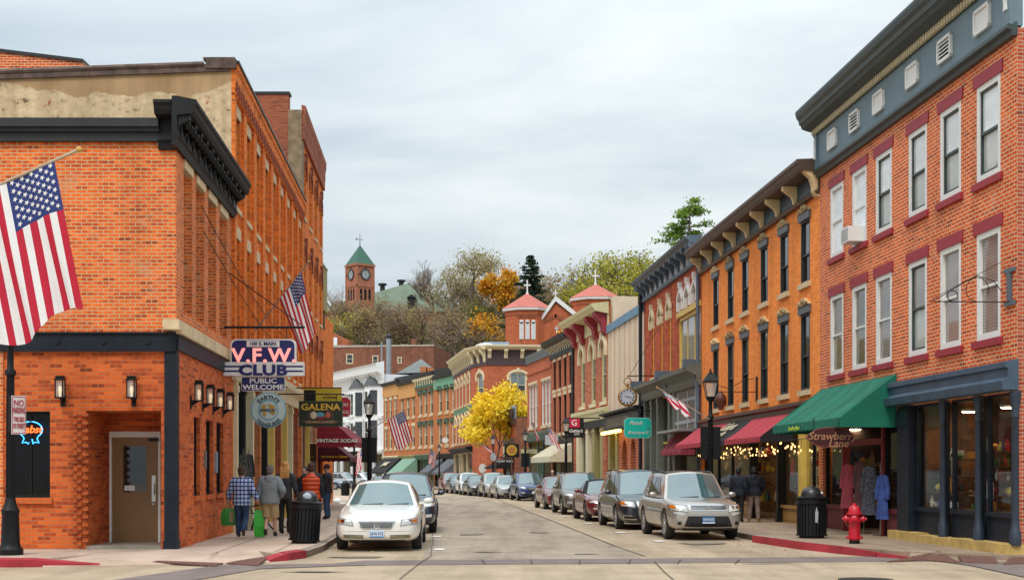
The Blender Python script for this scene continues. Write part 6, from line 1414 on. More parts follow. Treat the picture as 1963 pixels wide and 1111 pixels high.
class Car:
    def __init__(s, S, key):
        s.S = S; s.key = key; s.me = body_mesh(S); s.me.name = 'body'; bm = bmesh.new(); bm.from_mesh(s.me); s.bvh = BVHTree.FromBMesh(bm); bm.free()
        s.me.shade_smooth(); s.me.set_sharp_from_angle(angle=R(48)); s.parts = []
    def proj(s, a, b, side):
        """front/back: (x,z); left/right side: (y,z)"""
        if side in 'fb': o, d = Vector((a, -3 if side == 'f' else 9, b)), Vector((0, 1 if side == 'f' else -1, 0))
        elif side == 't': o, d = Vector((a, b, 4)), Vector((0, 0, -1))
        else: o, d = Vector((3 if side == 'r' else -3, a, b)), Vector((-1 if side == 'r' else 1, 0, 0))
        h = s.bvh.ray_cast(o, d)
        return (h[0], h[1]) if h[0] else (None, None)
    def decal(s, quad, side, off=.008, nu=8, nv=4, mirror=False):
        m = MB()
        for sg in ((1, -1) if mirror else (1,)):
            g_ = []; last = None
            for j in range(nv+1):
                for i in range(nu+1):
                    u, v = i/nu, j/nv
                    a = (quad[0][0]*(1-u)+quad[1][0]*u)*(1-v)+(quad[3][0]*(1-u)+quad[2][0]*u)*v
                    b = (quad[0][1]*(1-u)+quad[1][1]*u)*(1-v)+(quad[3][1]*(1-u)+quad[2][1]*u)*v
                    h, nn = s.proj(a*sg, b, side) if side in 'fbt' else s.proj(a, b, side if sg > 0 else ('l' if side == 'r' else 'r'))
                    if h is None: g_.append(None); continue
                    g_.append(h+nn*off)
            b0 = len(m.v); mp = {}
            for k, p in enumerate(g_):
                if p is not None: mp[k] = m.vert(p)
            for j in range(nv):
                for i in range(nu):
                    k = j*(nu+1)+i; q = [k, k+1, k+nu+2, k+nu+1]
                    if all(x in mp for x in q):
                        pts = [g_[x] for x in q]
                        if max((pts[x]-pts[(x+1) % 4]).length for x in range(4)) < .4: m.face([mp[x] for x in q])
        return m
    def add(s, name, m, mat, parent=None, smooth=None):
        me = m.mesh(name, mat, smooth); s.parts.append((name, me, parent)); return len(s.parts)-1
    def cabin(s, side_cuts, soft=False, roofmat=None, bow=.16):
        c = s.S['cab']; (ya, za), (yb, zb), (yc, zc_), (yd, zd) = c['A'], c['B'], c['Cc'], c['D']; wl, wr = c['wbelt'], c['wroof']; cr = .05
        wa = wl*.93
        fb = lambda q: Vector((wa*q, ya+bow*q*q*1.4, za-.0*q*q)); ft = lambda q: Vector((wr*q, yb+bow*.6*q*q, zb+cr*(1-q*q)-.02*q*q))
        rt = lambda q: Vector((wr*q, yc-bow*.5*q*q, zc_+cr*(1-q*q)-.02*q*q)); rb = lambda q: Vector((wl*.9*q, yd-bow*.9*q*q, zd))
        ws = lambda u, v: fb(2*u-1).lerp(ft(2*u-1), v); rf = lambda u, v: ft(2*u-1).lerp(rt(2*u-1), v)+Vector((0, 0, .03*math.sin(PI*v))); bk = lambda u, v: rt(2*u-1).lerp(rb(2*u-1), v)
        def sd(sg):
            def f(u, v):
                lo = fb(sg).lerp(rb(sg), u); lo.x = sg*(wa+(wl-wa)*math.sin(PI*min(1, u*1.3)/1.3*1.0)) if True else lo.x; lo.z = za+(zd-za)*u
                lo.x = sg*(wa*(1-u)+wl*.9*u+.05*math.sin(PI*u)); hi = ft(sg).lerp(rt(sg), u); hi.z += .03*math.sin(PI*u)
                p = lo.lerp(hi, v); p.x += sg*.035*math.sin(PI*v)*math.sin(PI*u); return p
            return f
        m = MB(); m.grid(ws, 12, 6); m.grid(rf, 12, 8); m.grid(bk, 12, 6)
        for sg in (1, -1): m.grid(sd(sg), 14, 6)
        if soft: s.add('soft_top', m, roofmat, smooth=35)
        else: s.add('cabin', m, '@paint', smooth=35)
        def patch(f, u0, u1, v0, v1, off, n=(10, 6), taper=(0, 0)):
            m = MB()
            def g_(u, v):
                uu = u0+(u1-u0)*u; uu += (taper[0]*(1-u)+taper[1]*u)*v; vv = v0+(v1-v0)*v; p = f(uu, vv); e = 1e-3
                nn = (f(uu+e, vv)-f(uu-e, vv)).cross(f(uu, vv+e)-f(uu, vv-e)).normalized()
                return p, nn
            cen = Vector((0, (ya+yd)/2, 1.0))
            def h(u, v):
                p, nn = g_(u, v)
                if nn.dot(p-cen) < 0: nn = -nn
                return p+nn*off
            m.grid(h, *n); return m
        s.add('windscreen', patch(ws, .045, .955, .03, .93, .008), G_car, smooth=60)
        s.add('rear_window', patch(bk, .10, .90, .10, .88, .008), G_side, smooth=60)
        for sg in (1, -1):
            f = sd(sg)
            for a, b, ta, tb in side_cuts: s.add('side_window', patch(f, a, b, .08, .86, .008, taper=(ta, tb)), G_side, smooth=60)
        s.sd, s.ws, s.rf = sd, ws, rf
    def wheels(s, spokes=6, rimmat=None, steel=False):
        r, w = s.S['r'], .21; tm = MB(); tm.lathe([(r*.62, -w/2), (r*.93, -w/2), (r, -w/2+.035), (r, w/2-.035), (r*.93, w/2), (r*.62, w/2), (r*.62, -w/2)], 26, axis='x', cap=False); tm.lathe([(.01, -.02), (r*.63, -.02), (r*.63, .02), (.01, .02)], 20, axis='x')
        s.tyre = tm.mesh('wheel', M_tyre, 40)
        m = MB(); m.lathe([(r*.55, -w/2+.05), (r*.66, -w/2-.004), (r*.70, -w/2-.004), (r*.62, -w/2+.02)], 26, axis='x', cap=False)
        for k in range(spokes):
            a = 2*PI*k/spokes; M_ = Matrix.Rotation(a, 4, 'X'); q = MB(); q.box(-w/2+.005, -w/2+.04, -.045, .045, .03, r*.62); m.add(q, M_)
        m.lathe([(.01, -w/2-.004), (.07, -w/2-.004), (.085, -w/2+.03), (.01, -w/2+.03)], 12, axis='x')
        s.rim = m.mesh('rim', rimmat or M_alloy, 35)
    def mirrors(s, y=None, z=None, mat='@paint', sz=1.0):
        c = s.S['cab']; y = y or c['A'][0]+.52; z = z or c['A'][1]+.10
        for sg in (1, -1):
            m = MB(); x = sg*(c['wbelt']+.17); m.ell((x, y, z), (.105*sz, .06*sz, .068*sz), 12, 8); m.box(x-sg*.2, x-sg*.05, y-.02, y+.03, z-.07, z-.02); s.add('mirror', m, mat, smooth=50)
    def seams(s, ys, z0=.32, z1=None, handles=True):
        m = MB(); h = MB()
        for y in ys:
            z1_ = z1 or lerp_prof(s.S['body'], y)[3]-.03
            m.add(s.decal([(y-.006, z0), (y+.006, z0), (y+.006, z1_), (y-.006, z1_)], 'r', .003, 1, 10, True))
        m.add(s.decal([(ys[0], z0-.006), (ys[-1], z0-.006), (ys[-1], z0+.006), (ys[0], z0+.006)], 'r', .003, 20, 1, True))
        s.add('door_seams', m, M_trim)
        for y in ys[1:]:
            for sd_ in 'rl':
                zz_ = lerp_prof(s.S['body'], y)[3]-.18; p, nn = s.proj(y-.13, zz_, sd_)
                if p: q = MB(); q.box(p.x-.015, p.x+.015, y-.24, y-.05, zz_-.015, zz_+.015); s.add('door_handle', q, '@paint')
    def plate(s, z, mat, txt, x=0, back=False):
        p, nn = s.proj(x, z, 'b' if back else 'f'); y = p.y; m = MB(); sg = 1 if back else -1
        m.box(x-.155, x+.155, y-.045, y+.02, z-.08, z+.08); i = s.add('number_plate', m, mat)
        if txt:
            q = MB(); q.box(x-.15, x+.15, y-.048, y-.045, z-.075, z-.045); s.add('plate_stripe', q, M_plateb if mat is M_platew else M_platew, i)
            s.parts.append(('lettering', ('T', txt, .092, (x, y-.049, z+.012), M_plateb if mat is M_platew else M_platew), i))
    def build(s, name, label, paint, loc, rz, group='cars parked along the street'):
        t = thing(name, label, 'car', loc, rz, group); made = []
        def mk(n_, me, par):
            o = link(n_, me, par)
            if me.materials and me.materials[0] and me.materials[0].name == 'paint_slot':
                o.material_slots[0].link = 'OBJECT'; o.material_slots[0].material = paint
            return o
        body = mk('body', s.me, t)
        for n_, me, par in s.parts:
            p = made[par] if isinstance(par, int) else t
            if isinstance(me, tuple): o = text(me[1], me[2], me[4], p, me[3], sx=.8, bold=.002)
            else: o = mk(n_, me, p)
            made.append(o)
        for wy in s.S['wb']:
            for sg in (1, -1):
                o = link('wheel', s.tyre, t, (sg*(s.S['W']/2-.13), wy, s.S['r']), rot=(0, 0, PI if sg > 0 else 0)); link('rim', s.rim, o)
        return t
M_slot = bpy.data.materials.new('paint_slot')
_mesh = MB.mesh
def mesh2(s, name, mats=None, smooth=None): return _mesh(s, name, M_slot if isinstance(mats, str) else mats, smooth)
MB.mesh = mesh2
def make(S, key, kind, **k):
    c = Car(S, key); c.me.materials.clear(); c.me.materials.append(M_slot); cuts = {'sed': [(.14, .44, .05, .0), (.47, .72, 0, -.04), (.745, .86, -.03, -.10)], 'suv': [(.11, .37, .10, 0), (.39, .62, 0, 0), (.65, .93, .0, -.03)], 'con': [(.2, .55, .05, 0), (.58, .72, 0, -.06)]}[kind]
    c.cabin(cuts, soft=k.get('soft', False), roofmat=k.get('roofmat'), bow=k.get('bow', .16)); c.wheels(k.get('spokes', 6), k.get('rim')); c.mirrors(mat=k.get('mir', '@paint'))
    b = S['body']; cab = S['cab']; y0 = cab['A'][0]+.25
    c.seams([y0, y0+1.05, y0+2.0] if kind != 'con' else [y0, y0+1.25])
    return c
def D(c, name, quad, mat, side='f', off=.01, mirror=False, nu=8, nv=4, parent=None): return c.add(name, c.decal(quad, side, off, nu, nv, mirror), mat, parent, smooth=60)
def bars(c, name, x0, x1, z0, z1, n, mat, off=.014, vert=False, parent=None, th=.45):
    m = MB()
    for k in range(n):
        if vert: a = x0+(x1-x0)*k/n; w_ = (x1-x0)/n*th; m.add(c.decal([(a, z0), (a+w_, z0), (a+w_, z1), (a, z1)], 'f', off, 1, 3))
        else: a = z0+(z1-z0)*k/n; w_ = (z1-z0)/n*th; m.add(c.decal([(x0, a), (x1, a), (x1, a+w_), (x0, a+w_)], 'f', off, 8, 1))
    c.add(name, m, mat, parent)
def lamps(c, x0, x1, z0, z1, amber=True, rise=.06):
    for sg in (1, -1):
        q = [(sg*x0, z0), (sg*x1, z0+rise), (sg*x1*.99, z1), (sg*(x0+.03), z1-rise*.8)]
        i = D(c, 'headlight', q, M_lens, nu=10, nv=5)
        e = [(a+(.012 if k in (1, 2) else -.012)*sg, b+(.012 if k > 1 else -.012)) for k, (a, b) in enumerate(q)]
        D(c, 'lamp_surround', e, M_trim, off=.004, nu=10, nv=5, parent=i)
        xm = (x0+x1)/2
        m = MB()
        for xx in (x0+.35*(x1-x0), x0+.62*(x1-x0)):
            p, nn = c.proj(sg*xx, (z0+z1)/2+rise*.3, 'f')
            if p: 
                qd = [(sg*xx-.035, (z0+z1)/2-.02), (sg*xx+.035, (z0+z1)/2-.02), (sg*xx+.035, (z0+z1)/2+.05), (sg*xx-.035, (z0+z1)/2+.05)]; m.add(c.decal(qd, 'f', .014, 2, 2))
        c.add('lamp_bulb', m, M_chrome, i)
        if amber: D(c, 'indicator', [(sg*(x1-.10), z0+.07), (sg*x1, z0+rise+.03), (sg*x1*.99, z1-.02), (sg*(x1-.08), z1-.03)], M_amber, off=.016, nu=4, nv=4, parent=i)
def rear(c, z0=.66, z1=.95, x0=.5, x1=.9):
    for sg in (1, -1): D(c, 'tail_light', [(sg*x0, z0), (sg*x1, z0), (sg*x1, z1), (sg*x0, z1)], M_redl, 'b', nu=6)
def wiper(c):
    m = MB()
    for a in (-.45, .15): p0, p1 = c.ws(.5+a*.6, .03), c.ws(.5+a*.6+.3, .07); m.tube([p0+Vector((0, -.02, .012)), p1+Vector((0, -.02, .012))], .008, 4)
    c.add('wiper', m, M_trim)
# white saloon
cw = make(SED, 'white', 'sed', spokes=9); lamps(cw, .50, .83, .545, .70, True, .05); wiper(cw)
D(cw, 'grille', [(-.30, .475), (.30, .475), (.40, .64), (-.40, .64)], M_chrome, off=.012, nu=12); gi = D(cw, 'grille_mesh', [(-.28, .495), (.28, .495), (.37, .622), (-.37, .622)], M_grille, off=.017, nu=12, parent=len(cw.parts)-1)
bars(cw, 'grille_bars', -.34, .34, .50, .615, 22, M_trim, .02, True, gi-1, .3)
m = MB(); p, _ = cw.proj(0, .555, 'f'); m.lathe([(.052, p.y-.03), (.068, p.y-.035), (.068, p.y-.02), (.052, p.y-.02)], 16, (0, 0, .555), 0, 'y', cap=False)
for k in (-1, 0, 1): m.prism([(-.03+k*.028, p.y-.032, .585-abs(k)*.008), (-.008+k*.028, p.y-.032, .575-abs(k)*.008), (.004+k*.028, p.y-.032, .525), (-.01+k*.028, p.y-.032, .53)], (0, .008, 0))
cw.add('shield_emblem', m, M_chrome)
for sg in (1, -1):
    i = D(cw, 'fog_grille', [(sg*.27, .275), (sg*.70, .29), (sg*.74, .37), (sg*.27, .355)], M_creamp, off=.006); 
    mm = MB()
    for z in (.287, .313, .339): mm.add(cw.decal([(sg*.28, z), (sg*.69, z+.01), (sg*.69, z+.024), (sg*.28, z+.012)], 'f', .011, 6, 1))
    cw.add('slats', mm, M_trim, i)
D(cw, 'lower_lip', [(-.78, .205), (.78, .205), (.80, .25), (-.80, .25)], M_trim, off=.006); D(cw, 'bumper_seam', [(-.86, .425), (.86, .425), (.86, .432), (-.86, .432)], plain('seam_grey', (.3, .29, .27), .5), off=.004, nu=20)
cw.plate(.375, M_platew, 'L616 512'); rear(cw)
# silver suv
cs = make(SUV, 'silver', 'suv', spokes=7); lamps(cs, .50, .86, .70, .885, True, .05); wiper(cs)
gi = D(cs, 'grille', [(-.44, .735), (.44, .735), (.50, .865), (-.50, .865)], M_chrome, off=.012, nu=12)
bars(cs, 'grille_bars', -.43, .43, .755, .86, 4, M_trim, .018, False, gi, .5)
m = MB(); p, _ = cs.proj(0, .80, 'f'); e = p.y-.035
for pts in ([(-.07, .80), (0, .845), (.045, .82), (-.02, .785)], [(.07, .80), (0, .755), (-.045, .78), (.02, .815)]): m.prism([(a, e, b) for a, b in pts], (0, .012, 0))
cs.add('badge', m, M_chrome)
D(cs, 'lower_bumper', [(-.62, .28), (.62, .28), (.50, .60), (-.50, .60)], M_trim, off=.008, nu=12); D(cs, 'air_intake', [(-.46, .36), (.46, .36), (.46, .43), (-.46, .43)], plain('intake_dark', (.003, .003, .003), .9), off=.013)
D(cs, 'bumper_lip', [(-.84, .245), (.84, .245), (.85, .31), (-.85, .31)], M_trim, off=.007, nu=14)
for sg in (1, -1):
    D(cs, 'fog_lamp', [(sg*.66, .39), (sg*.75, .39), (sg*.75, .47), (sg*.66, .47)], M_trim, off=.01, nu=3, nv=3)
    D(cs, 'corner_marker', [(sg*.60, .60), (sg*.80, .66), (sg*.82, .70), (sg*.56, .69)], M_lens, off=.012)
cs.plate(.50, M_plateb, 'H19 515'); rear(cs, .74, .96, .6, .82)
def rails(c, v=.955, r=.022):
    for sg in (1, -1):
        f = c.sd(sg); m = MB(); m.tube([f(.02+.9*k/12, 1.0)+Vector((-sg*.03, 0, .0 if k in (0, 12) else .045)) for k in range(13)], r, 6); c.add('roof_rail', m, M_trim, smooth=40)
rails(cs)
for sg in 'rl': c_ = cs; 
def arch_lip(c, mat):
    r = c.S['r']+.055
    for wy in c.S['wb']:
        for sd_ in 'rl':
            pts = []; m = MB()
            for k in range(13):
                a = PI*(.04+.92*k/12); y, z = wy-(r+.03)*math.cos(a), c.S['r']+(r+.03)*math.sin(a); p, nn = c.proj(y, z, sd_)
                if p: pts.append(p+nn*.004)
            if len(pts) > 3: m.tube(pts, .022, 5); c.add('wheel_arch_trim', m, mat, smooth=60)
# dark minivan
cv = make(VAN, 'van', 'suv', spokes=8); lamps(cv, .55, .90, .66, .84, True, .04); wiper(cv)
gi = D(cv, 'grille', [(-.46, .66), (.46, .66), (.50, .82), (-.50, .82)], M_chrome, off=.01, nu=10); bars(cv, 'grille_bars', -.44, .44, .68, .81, 4, M_trim, .016, False, gi, .6)
for sg in (1, -1): i = D(cv, 'fog_surround', [(sg*.52, .30), (sg*.86, .32), (sg*.86, .44), (sg*.52, .42)], M_chrome, off=.008); D(cv, 'fog_lamp', [(sg*.55, .325), (sg*.84, .34), (sg*.84, .42), (sg*.55, .40)], M_trim, off=.013, parent=i)
D(cv, 'air_intake', [(-.45, .28), (.45, .28), (.45, .44), (-.45, .44)], M_trim, off=.008); cv.plate(.52, M_platew, ''); rear(cv, .7, .92, .5, .84); D(cv, 'side_moulding', [(1.4, .52), (4.2, .52), (4.2, .545), (1.4, .545)], M_chrome, 'r', .006, True, 20, 1); rails(cv)
# maroon convertible
cm_ = make(CON, 'conv', 'con', spokes=5, soft=True, roofmat=plain('black_soft_top', (.015, .015, .016), .9), rim=plain('dark_alloy', (.12, .12, .12), .35, .8)); lamps(cm_, .52, .86, .60, .70, False, .05); wiper(cm_)
D(cm_, 'grille', [(-.42, .42), (.42, .42), (.47, .66), (-.47, .66)], M_trim, off=.01, nu=10); D(cm_, 'air_intake', [(-.7, .24), (.7, .24), (.74, .36), (-.74, .36)], M_trim, off=.009, nu=10)
for sg in (1, -1): D(cm_, 'fog_lamp', [(sg*.62, .42), (sg*.76, .43), (sg*.76, .48), (sg*.62, .47)], M_lens, off=.01); D(cm_, 'bonnet_stripe', [(sg*.10, .45), (sg*.22, .45), (sg*.24, 1.65), (sg*.12, 1.65)], plain('dark_red_crease', (.11, .008, .014), .3), 't', .003, False, 2, 8)
rear(cm_, .68, .9, .5, .8)
# crossover (front views, several colours)
cc = make(CRO, 'cross', 'suv', spokes=5); lamps(cc, .50, .85, .70, .84, False, .06); wiper(cc)
gi = D(cc, 'grille', [(-.36, .56), (.36, .56), (.46, .78), (-.46, .78)], M_trim, off=.01, nu=10); bars(cc, 'grille_bars', -.36, .36, .60, .76, 3, M_chrome, .016, False, gi, .25)
D(cc, 'lower_bumper', [(-.72, .24), (.72, .24), (.66, .42), (-.66, .42)], M_trim, off=.008, nu=10)
for sg in (1, -1): D(cc, 'fog_lamp', [(sg*.58, .44), (sg*.78, .46), (sg*.78, .54), (sg*.58, .52)], M_lens, off=.011)
cc.plate(.50, M_platew, ''); rear(cc, .85, 1.0, .5, .88); rails(cc); arch_lip(cc, M_trim)
# plain saloon for the middle distance
c2 = make(SED, 'sedan', 'sed', spokes=5); lamps(c2, .45, .83, .58, .70, False, .05); wiper(c2)
gi = D(c2, 'grille', [(-.34, .50), (.34, .50), (.38, .66), (-.38, .66)], M_trim, off=.01, nu=10); bars(c2, 'grille_bars', -.34, .34, .52, .65, 3, M_chrome, .016, False, gi, .25)
D(c2, 'air_intake', [(-.6, .26), (.6, .26), (.62, .38), (-.62, .38)], M_trim, off=.009); c2.plate(.44, M_platew, ''); rear(c2)
PW = carpaint('paint_pearl_white', (.76, .74, .68)); PS = carpaint('paint_silver_beige', (.42, .39, .355), .55); PN = carpaint('paint_navy_black', (.018, .02, .032), .2); PM = carpaint('paint_maroon', (.17, .014, .022), .25)
PG = carpaint('paint_mid_grey', (.16, .155, .15), .5); PB_ = carpaint('paint_bright_blue', (.016, .04, .16), .3); PSL = carpaint('paint_silver', (.45, .45, .45), .6); PDG = carpaint('paint_dark_grey', (.05, .052, .055), .4); PWH = carpaint('paint_white', (.70, .70, .70)); PRD = carpaint('paint_cherry', (.22, .012, .02), .25); PDB = carpaint('paint_deep_blue', (.012, .028, .055), .3)
def dirang(dx, dy): return math.atan2(dy, dx)-PI/2      # car's +y (rear) along (dx,dy)
def park(c, name, label, paint, px, Yf, rz, dx=0.0):
    """px, Yf: picture column and depth of the middle of the front bumper"""
    x = (px-CX)/FPX*Yf+dx; return c.build(name, label, paint, (x, Yf, .0), rz)
aL = dirang(-.054, 1); aR = dirang(-.072, 1)
park(cw, 'white_saloon', 'pearl white saloon parked nose first beside the black litter bin on the left', PW, 722, 28.4, dirang(-.035, 1))
park(cc, 'dark_blue_crossover', 'dark blue crossover parked directly behind the white saloon', PDB, 772, 36.6, dirang(-.05, 1))
park(cs, 'silver_suv', 'silver beige off road car with black bumper at the head of the right row', PS, 1358, 33.0, dirang(-.085, 1))
park(cv, 'dark_minivan', 'dark navy minivan parked right behind the silver off road car', PN, 1254, 39.0, dirang(-.085, 1))
park(cm_, 'maroon_convertible', 'maroon convertible with black soft top behind the navy minivan', PM, 1181, 45.6, dirang(-.09, 1))
park(cc, 'grey_crossover', 'mid grey crossover with black wheel arch trim parked behind the maroon convertible', PG, 1126, 53.0, dirang(-.10, 1))
park(c2, 'maroon_saloon', 'maroon saloon half hidden between the grey and the bright blue crossover', PM, 1087, 60.5, dirang(-.115, 1))
park(cc, 'blue_crossover', 'bright blue crossover seen nose on in the middle of the right row', PB_, 1025, 79, dirang(-.15, 1))
park(c2, 'silver_saloon', 'silver saloon tucked behind the bright blue crossover', PSL, 984, 85, dirang(-.16, 1))
park(cc, 'pale_grey_crossover', 'pale beige grey crossover seventh from the camera, behind the silver saloon', PS, 957, 90.5, dirang(-.165, 1))
park(c2, 'dark_grey_saloon', 'dark grey saloon between the beige grey and the white crossover', PDG, 926, 95.5, dirang(-.17, 1))
park(cc, 'white_crossover', 'white crossover near the far end of the right row', PWH, 907, 101, dirang(-.17, 1))
park(c2, 'blue_saloon', 'dark blue saloon sliver between the white and the cherry red cars', PDB, 889, 106, dirang(-.18, 1))
park(cc, 'red_crossover', 'cherry red crossover last of the right row', PRD, 872, 111.5, dirang(-.18, 1))
# far left bend, seen past the lamp posts
park(c2, 'teal_saloon', 'dark blue grey saloon parked beyond the lamp posts on the left', PDB, 741, 70, dirang(-.12, 1))
park(cs, 'white_suv', 'white off road car side on at the far left bend', PWH, 730, 150, dirang(-.9, .55))
park(cs, 'pale_suv', 'silver off road car side on beside the far white one at the left bend', PSL, 697, 142, dirang(-.9, .5))
park(c2, 'slate_saloon', 'slate blue saloon leftmost of the cars at the far bend', carpaint('paint_slate', (.12, .16, .22), .3), 668, 132, dirang(-.95, .3))
# ================================================================ lamp posts, lanterns
M_lampglass = None
n = NT('lantern_glass'); n.b.inputs['Alpha'].default_value = .35; M_lampglass = n.set(col=(.75, .75, .70), rough=.05)
M_flame = plain('frosted_bulb', (.75, .68, .50), .4)
LP = {}
def lamp_post(label, loc, banner=True, H=4.6, rz=0.0, group='black lamp posts along the street'):
    t = thing('lamp_post', label, 'lamp post', loc, rz, group)
    if not LP:
        m = MB(); m.lathe([(.23, 0), (.23, .10), (.19, .14), (.17, .2), (.15, .7), (.165, .78), (.12, .85), (.085, 1.0)], 16); m.lathe([(.078, 1.0), (.062, 3.1)], 14)
        for k in range(12): a = k*PI/6; m.tube([(.078*math.cos(a), .078*math.sin(a), 1.0), (.06*math.cos(a), .06*math.sin(a), 3.1)], .012, 4)
        m.lathe([(.06, 3.1), (.10, 3.14), (.10, 3.2), (.06, 3.25), (.055, 3.62), (.13, 3.72), (.13, 3.76)], 14); LP['post'] = m.mesh('post', M_black, 40)
        m = MB(); q = lambda r, z: [(r*sx, r*sy, z) for sx, sy in ((1, 1), (-1, 1), (-1, -1), (1, -1))]
        for sx, sy in ((1, 1), (-1, 1), (-1, -1), (1, -1)): m.tube([(.115*sx, .115*sy, 3.76), (.19*sx, .19*sy, 4.22)], .013, 5)
        m.rings([q(.21, 4.21), q(.215, 4.25), q(.16, 4.36), q(.085, 4.46), q(.06, 4.47)]); m.lathe([(.07, 4.46), (.07, 4.5), (.03, 4.53), (.035, 4.57), (.005, 4.64)], 8); m.rings([q(.12, 3.74), q(.125, 3.79)]); LP['lantern'] = m.mesh('lantern', M_black)
        m = MB(); m.rings([q(.112, 3.79), q(.182, 4.21)]); LP['lantern_glass'] = m.mesh('lantern_glass', M_lampglass)
        m = MB(); m.lathe([(.03, 3.79), (.03, 3.9), (.045, 3.95), (.05, 4.02), (.01, 4.1)], 10); LP['bulb'] = m.mesh('bulb', M_flame, 60)
        m = MB(); m.box(-.30, -.055, -.012, .012, 1.95, 2.86); m.box(.055, .30, -.012, .012, 1.95, 2.86); m.box(-.32, .32, -.015, .015, 2.86, 2.89); m.box(-.32, .32, -.015, .015, 1.92, 1.95); m.box(-.055, .055, -.08, -.06, 2.38, 2.44); LP['banner_panel'] = m.mesh('banner_panel', M_black)
    for k in ('post', 'lantern', 'lantern_glass', 'bulb')+(('banner_panel',) if banner else ()): link(k, LP[k], t)
    t.scale = (1, 1, H/4.6); return t
pz = lambda px, Y: ((px-CX)/FPX*Y, Y, .135)
lamp_post('black lamp post at far left carrying the no parking sign', (*G(20, 1063, .13)[:2], .13), False, 4.9)
lamp_post('tall black lamp post with black panels behind the silver off road car', pz(1362, 40.5))
lamp_post('black lamp post with black panels and a striped flag, left of the white building', pz(708, 53))
lamp_post('smaller black lamp post with panels left of the flagged lamp post', pz(679, 88))
lamp_post('black lamp post by the red and black hanging shop sign', pz(1085, 74), False)
lamp_post('black lamp post in front of the golden street tree', pz(945, 108), False)
lamp_post('far black lamp post before the grey awnings', pz(842, 145), False)
lamp_post('black post with panels right of the sunflower sign', pz(1007, 96))
def lantern(label, F, u, z, out=.2):
    t = thing('wall_lantern', label, 'wall lantern', F.world(u, 0, z), F.rz, 'black lanterns on the corner club wall'); t.scale = (.9, .9, .9)
    if 'wl' not in LP:
        m = MB(); w = .08
        for sx in (-1, 1):
            for sy in (-1, 1): m.box(sx*w-.012, sx*w+.012, -out+sy*w-.012, -out+sy*w+.012, -.2, .17)
        m.box(-w-.03, w+.03, -out-w-.03, -out+w+.03, .17, .2); m.box(-w, w, -out-w, -out+w, .2, .245); m.box(-w-.015, w+.015, -out-w-.015, -out+w+.015, .245, .26); m.box(-w-.02, w+.02, -out-w-.02, -out+w+.02, -.23, -.2)
        m.prism([(-.02, -out, -.23), (-.02, 0, -.36), (-.02, 0, -.2), (-.02, -out+.05, -.2)], (.04, 0, 0)); m.box(-.05, .05, -.03, .0, -.4, -.1); LP['wl'] = m.mesh('frame', M_black)
        m = MB(); m.box(-w+.01, w-.01, -out-w+.01, -out+w-.01, -.2, .17); LP['wg'] = m.mesh('glass', M_lampglass); m = MB(); m.lathe([(.025, -.2), (.03, -.1), (.045, -.04), (.035, .02), (.008, .05)], 10, (0, -out, 0)); LP['wb'] = m.mesh('bulb', emit('lantern_bulb', (.9, .72, .42), .6), 60)
    link('frame', LP['wl'], t); link('glass', LP['wg'], t); link('bulb', LP['wb'], t)
lantern('black glass lantern above the dark window with the neon sign', VW, VW.u(121), VW.z(121, 744)); lantern('black glass lantern above the brown door', VW, VW.u(257), VW.z(257, 744))
for px, y, w_ in ((371, 750, 'first'), (394, 757, 'second'), (414, 764, 'third'), (433, 770, 'fourth')): lantern('black lantern over the slit windows, %s from the iron corner column' % w_, VF, VF.u(px-6), VF.z(px-6, y), .2)

# ================================================================ signs
def board(name, label, px0, px1, y0, y1, Y, mat, cat='sign', th=.06, shape='rect', edge=None, rz=0.0):
    a, b = W(px0, y1, Y), W(px1, y0, Y); w, h = b.x-a.x, b.z-a.z; t = thing(name, label, cat, ((a.x+b.x)/2, Y, (a.z+b.z)/2), rz); x, z = w/2, h/2
    def outl(k):
        X, Z = x*k if k < 1 else x, z; X = x-(1-k)*z; Z = z*k
        if shape == 'rect': return [(-X, -Z), (X, -Z), (X, Z), (-X, Z)]
        if shape == 'round': r = .28*z; return [(sx*(X-r)+r*math.cos(a_), sz*(Z-r)+r*math.sin(a_)) for sx, sz, a0 in ((1, 1, 0), (-1, 1, PI/2), (-1, -1, PI), (1, -1, 1.5*PI)) for a_ in (a0, a0+PI/6, a0+PI/3, a0+PI/2)]
        if shape == 'circle': return [(X*math.cos(q*PI/16), Z*math.sin(q*PI/16)) for q in range(32)]
        if shape == 'notch': c = .22*z; return [(-X+c, -Z), (X-c, -Z), (X-c*.9, -Z+c*.6), (X-c*.5, -Z+c*.9), (X, -Z+c), (X, Z-c), (X-c*.5, Z-c*.9), (X-c*.9, Z-c*.6), (X-c, Z), (-X+c, Z), (-X+c*.9, Z-c*.6), (-X+c*.5, Z-c*.9), (-X, Z-c), (-X, -Z+c), (-X+c*.5, -Z+c*.9), (-X+c*.9, -Z+c*.6)]
        if shape == 'cloud': return [((X*(.92+.08*math.cos(6*q)))*math.copysign(abs(math.cos(q))**.6, math.cos(q)), (Z*(.88+.12*math.cos(4*q)))*math.copysign(abs(math.sin(q))**.75, math.sin(q))) for q in [k_*2*PI/48 for k_ in range(48)]]
    o1 = outl(1); m = MB(); m.prism([(p, -th/2, q) for p, q in o1][::-1], (0, th, 0)); b_ = obj('board', m, edge or mat, t)
    if edge: m = MB(); m.prism([(p, -th/2-.006, q) for p, q in outl(.93)][::-1], (0, th+.012, 0)); obj('face', m, mat, t)
    t['_w'] = w; t['_h'] = h; return t, w, h
def sgn(t, body, size, mat, x=0, z=0, y=-.045, **k): return text(body, size, mat, t, (x, y, z), **k)
def hang(t, w, h, zt, xs=(-.35, .35)):
    m = MB()
    for s in xs: m.tube([(s*w, 0, h/2-.01), (s*w, 0, zt)], .012, 5)
    obj('hanger', m, M_black, t)
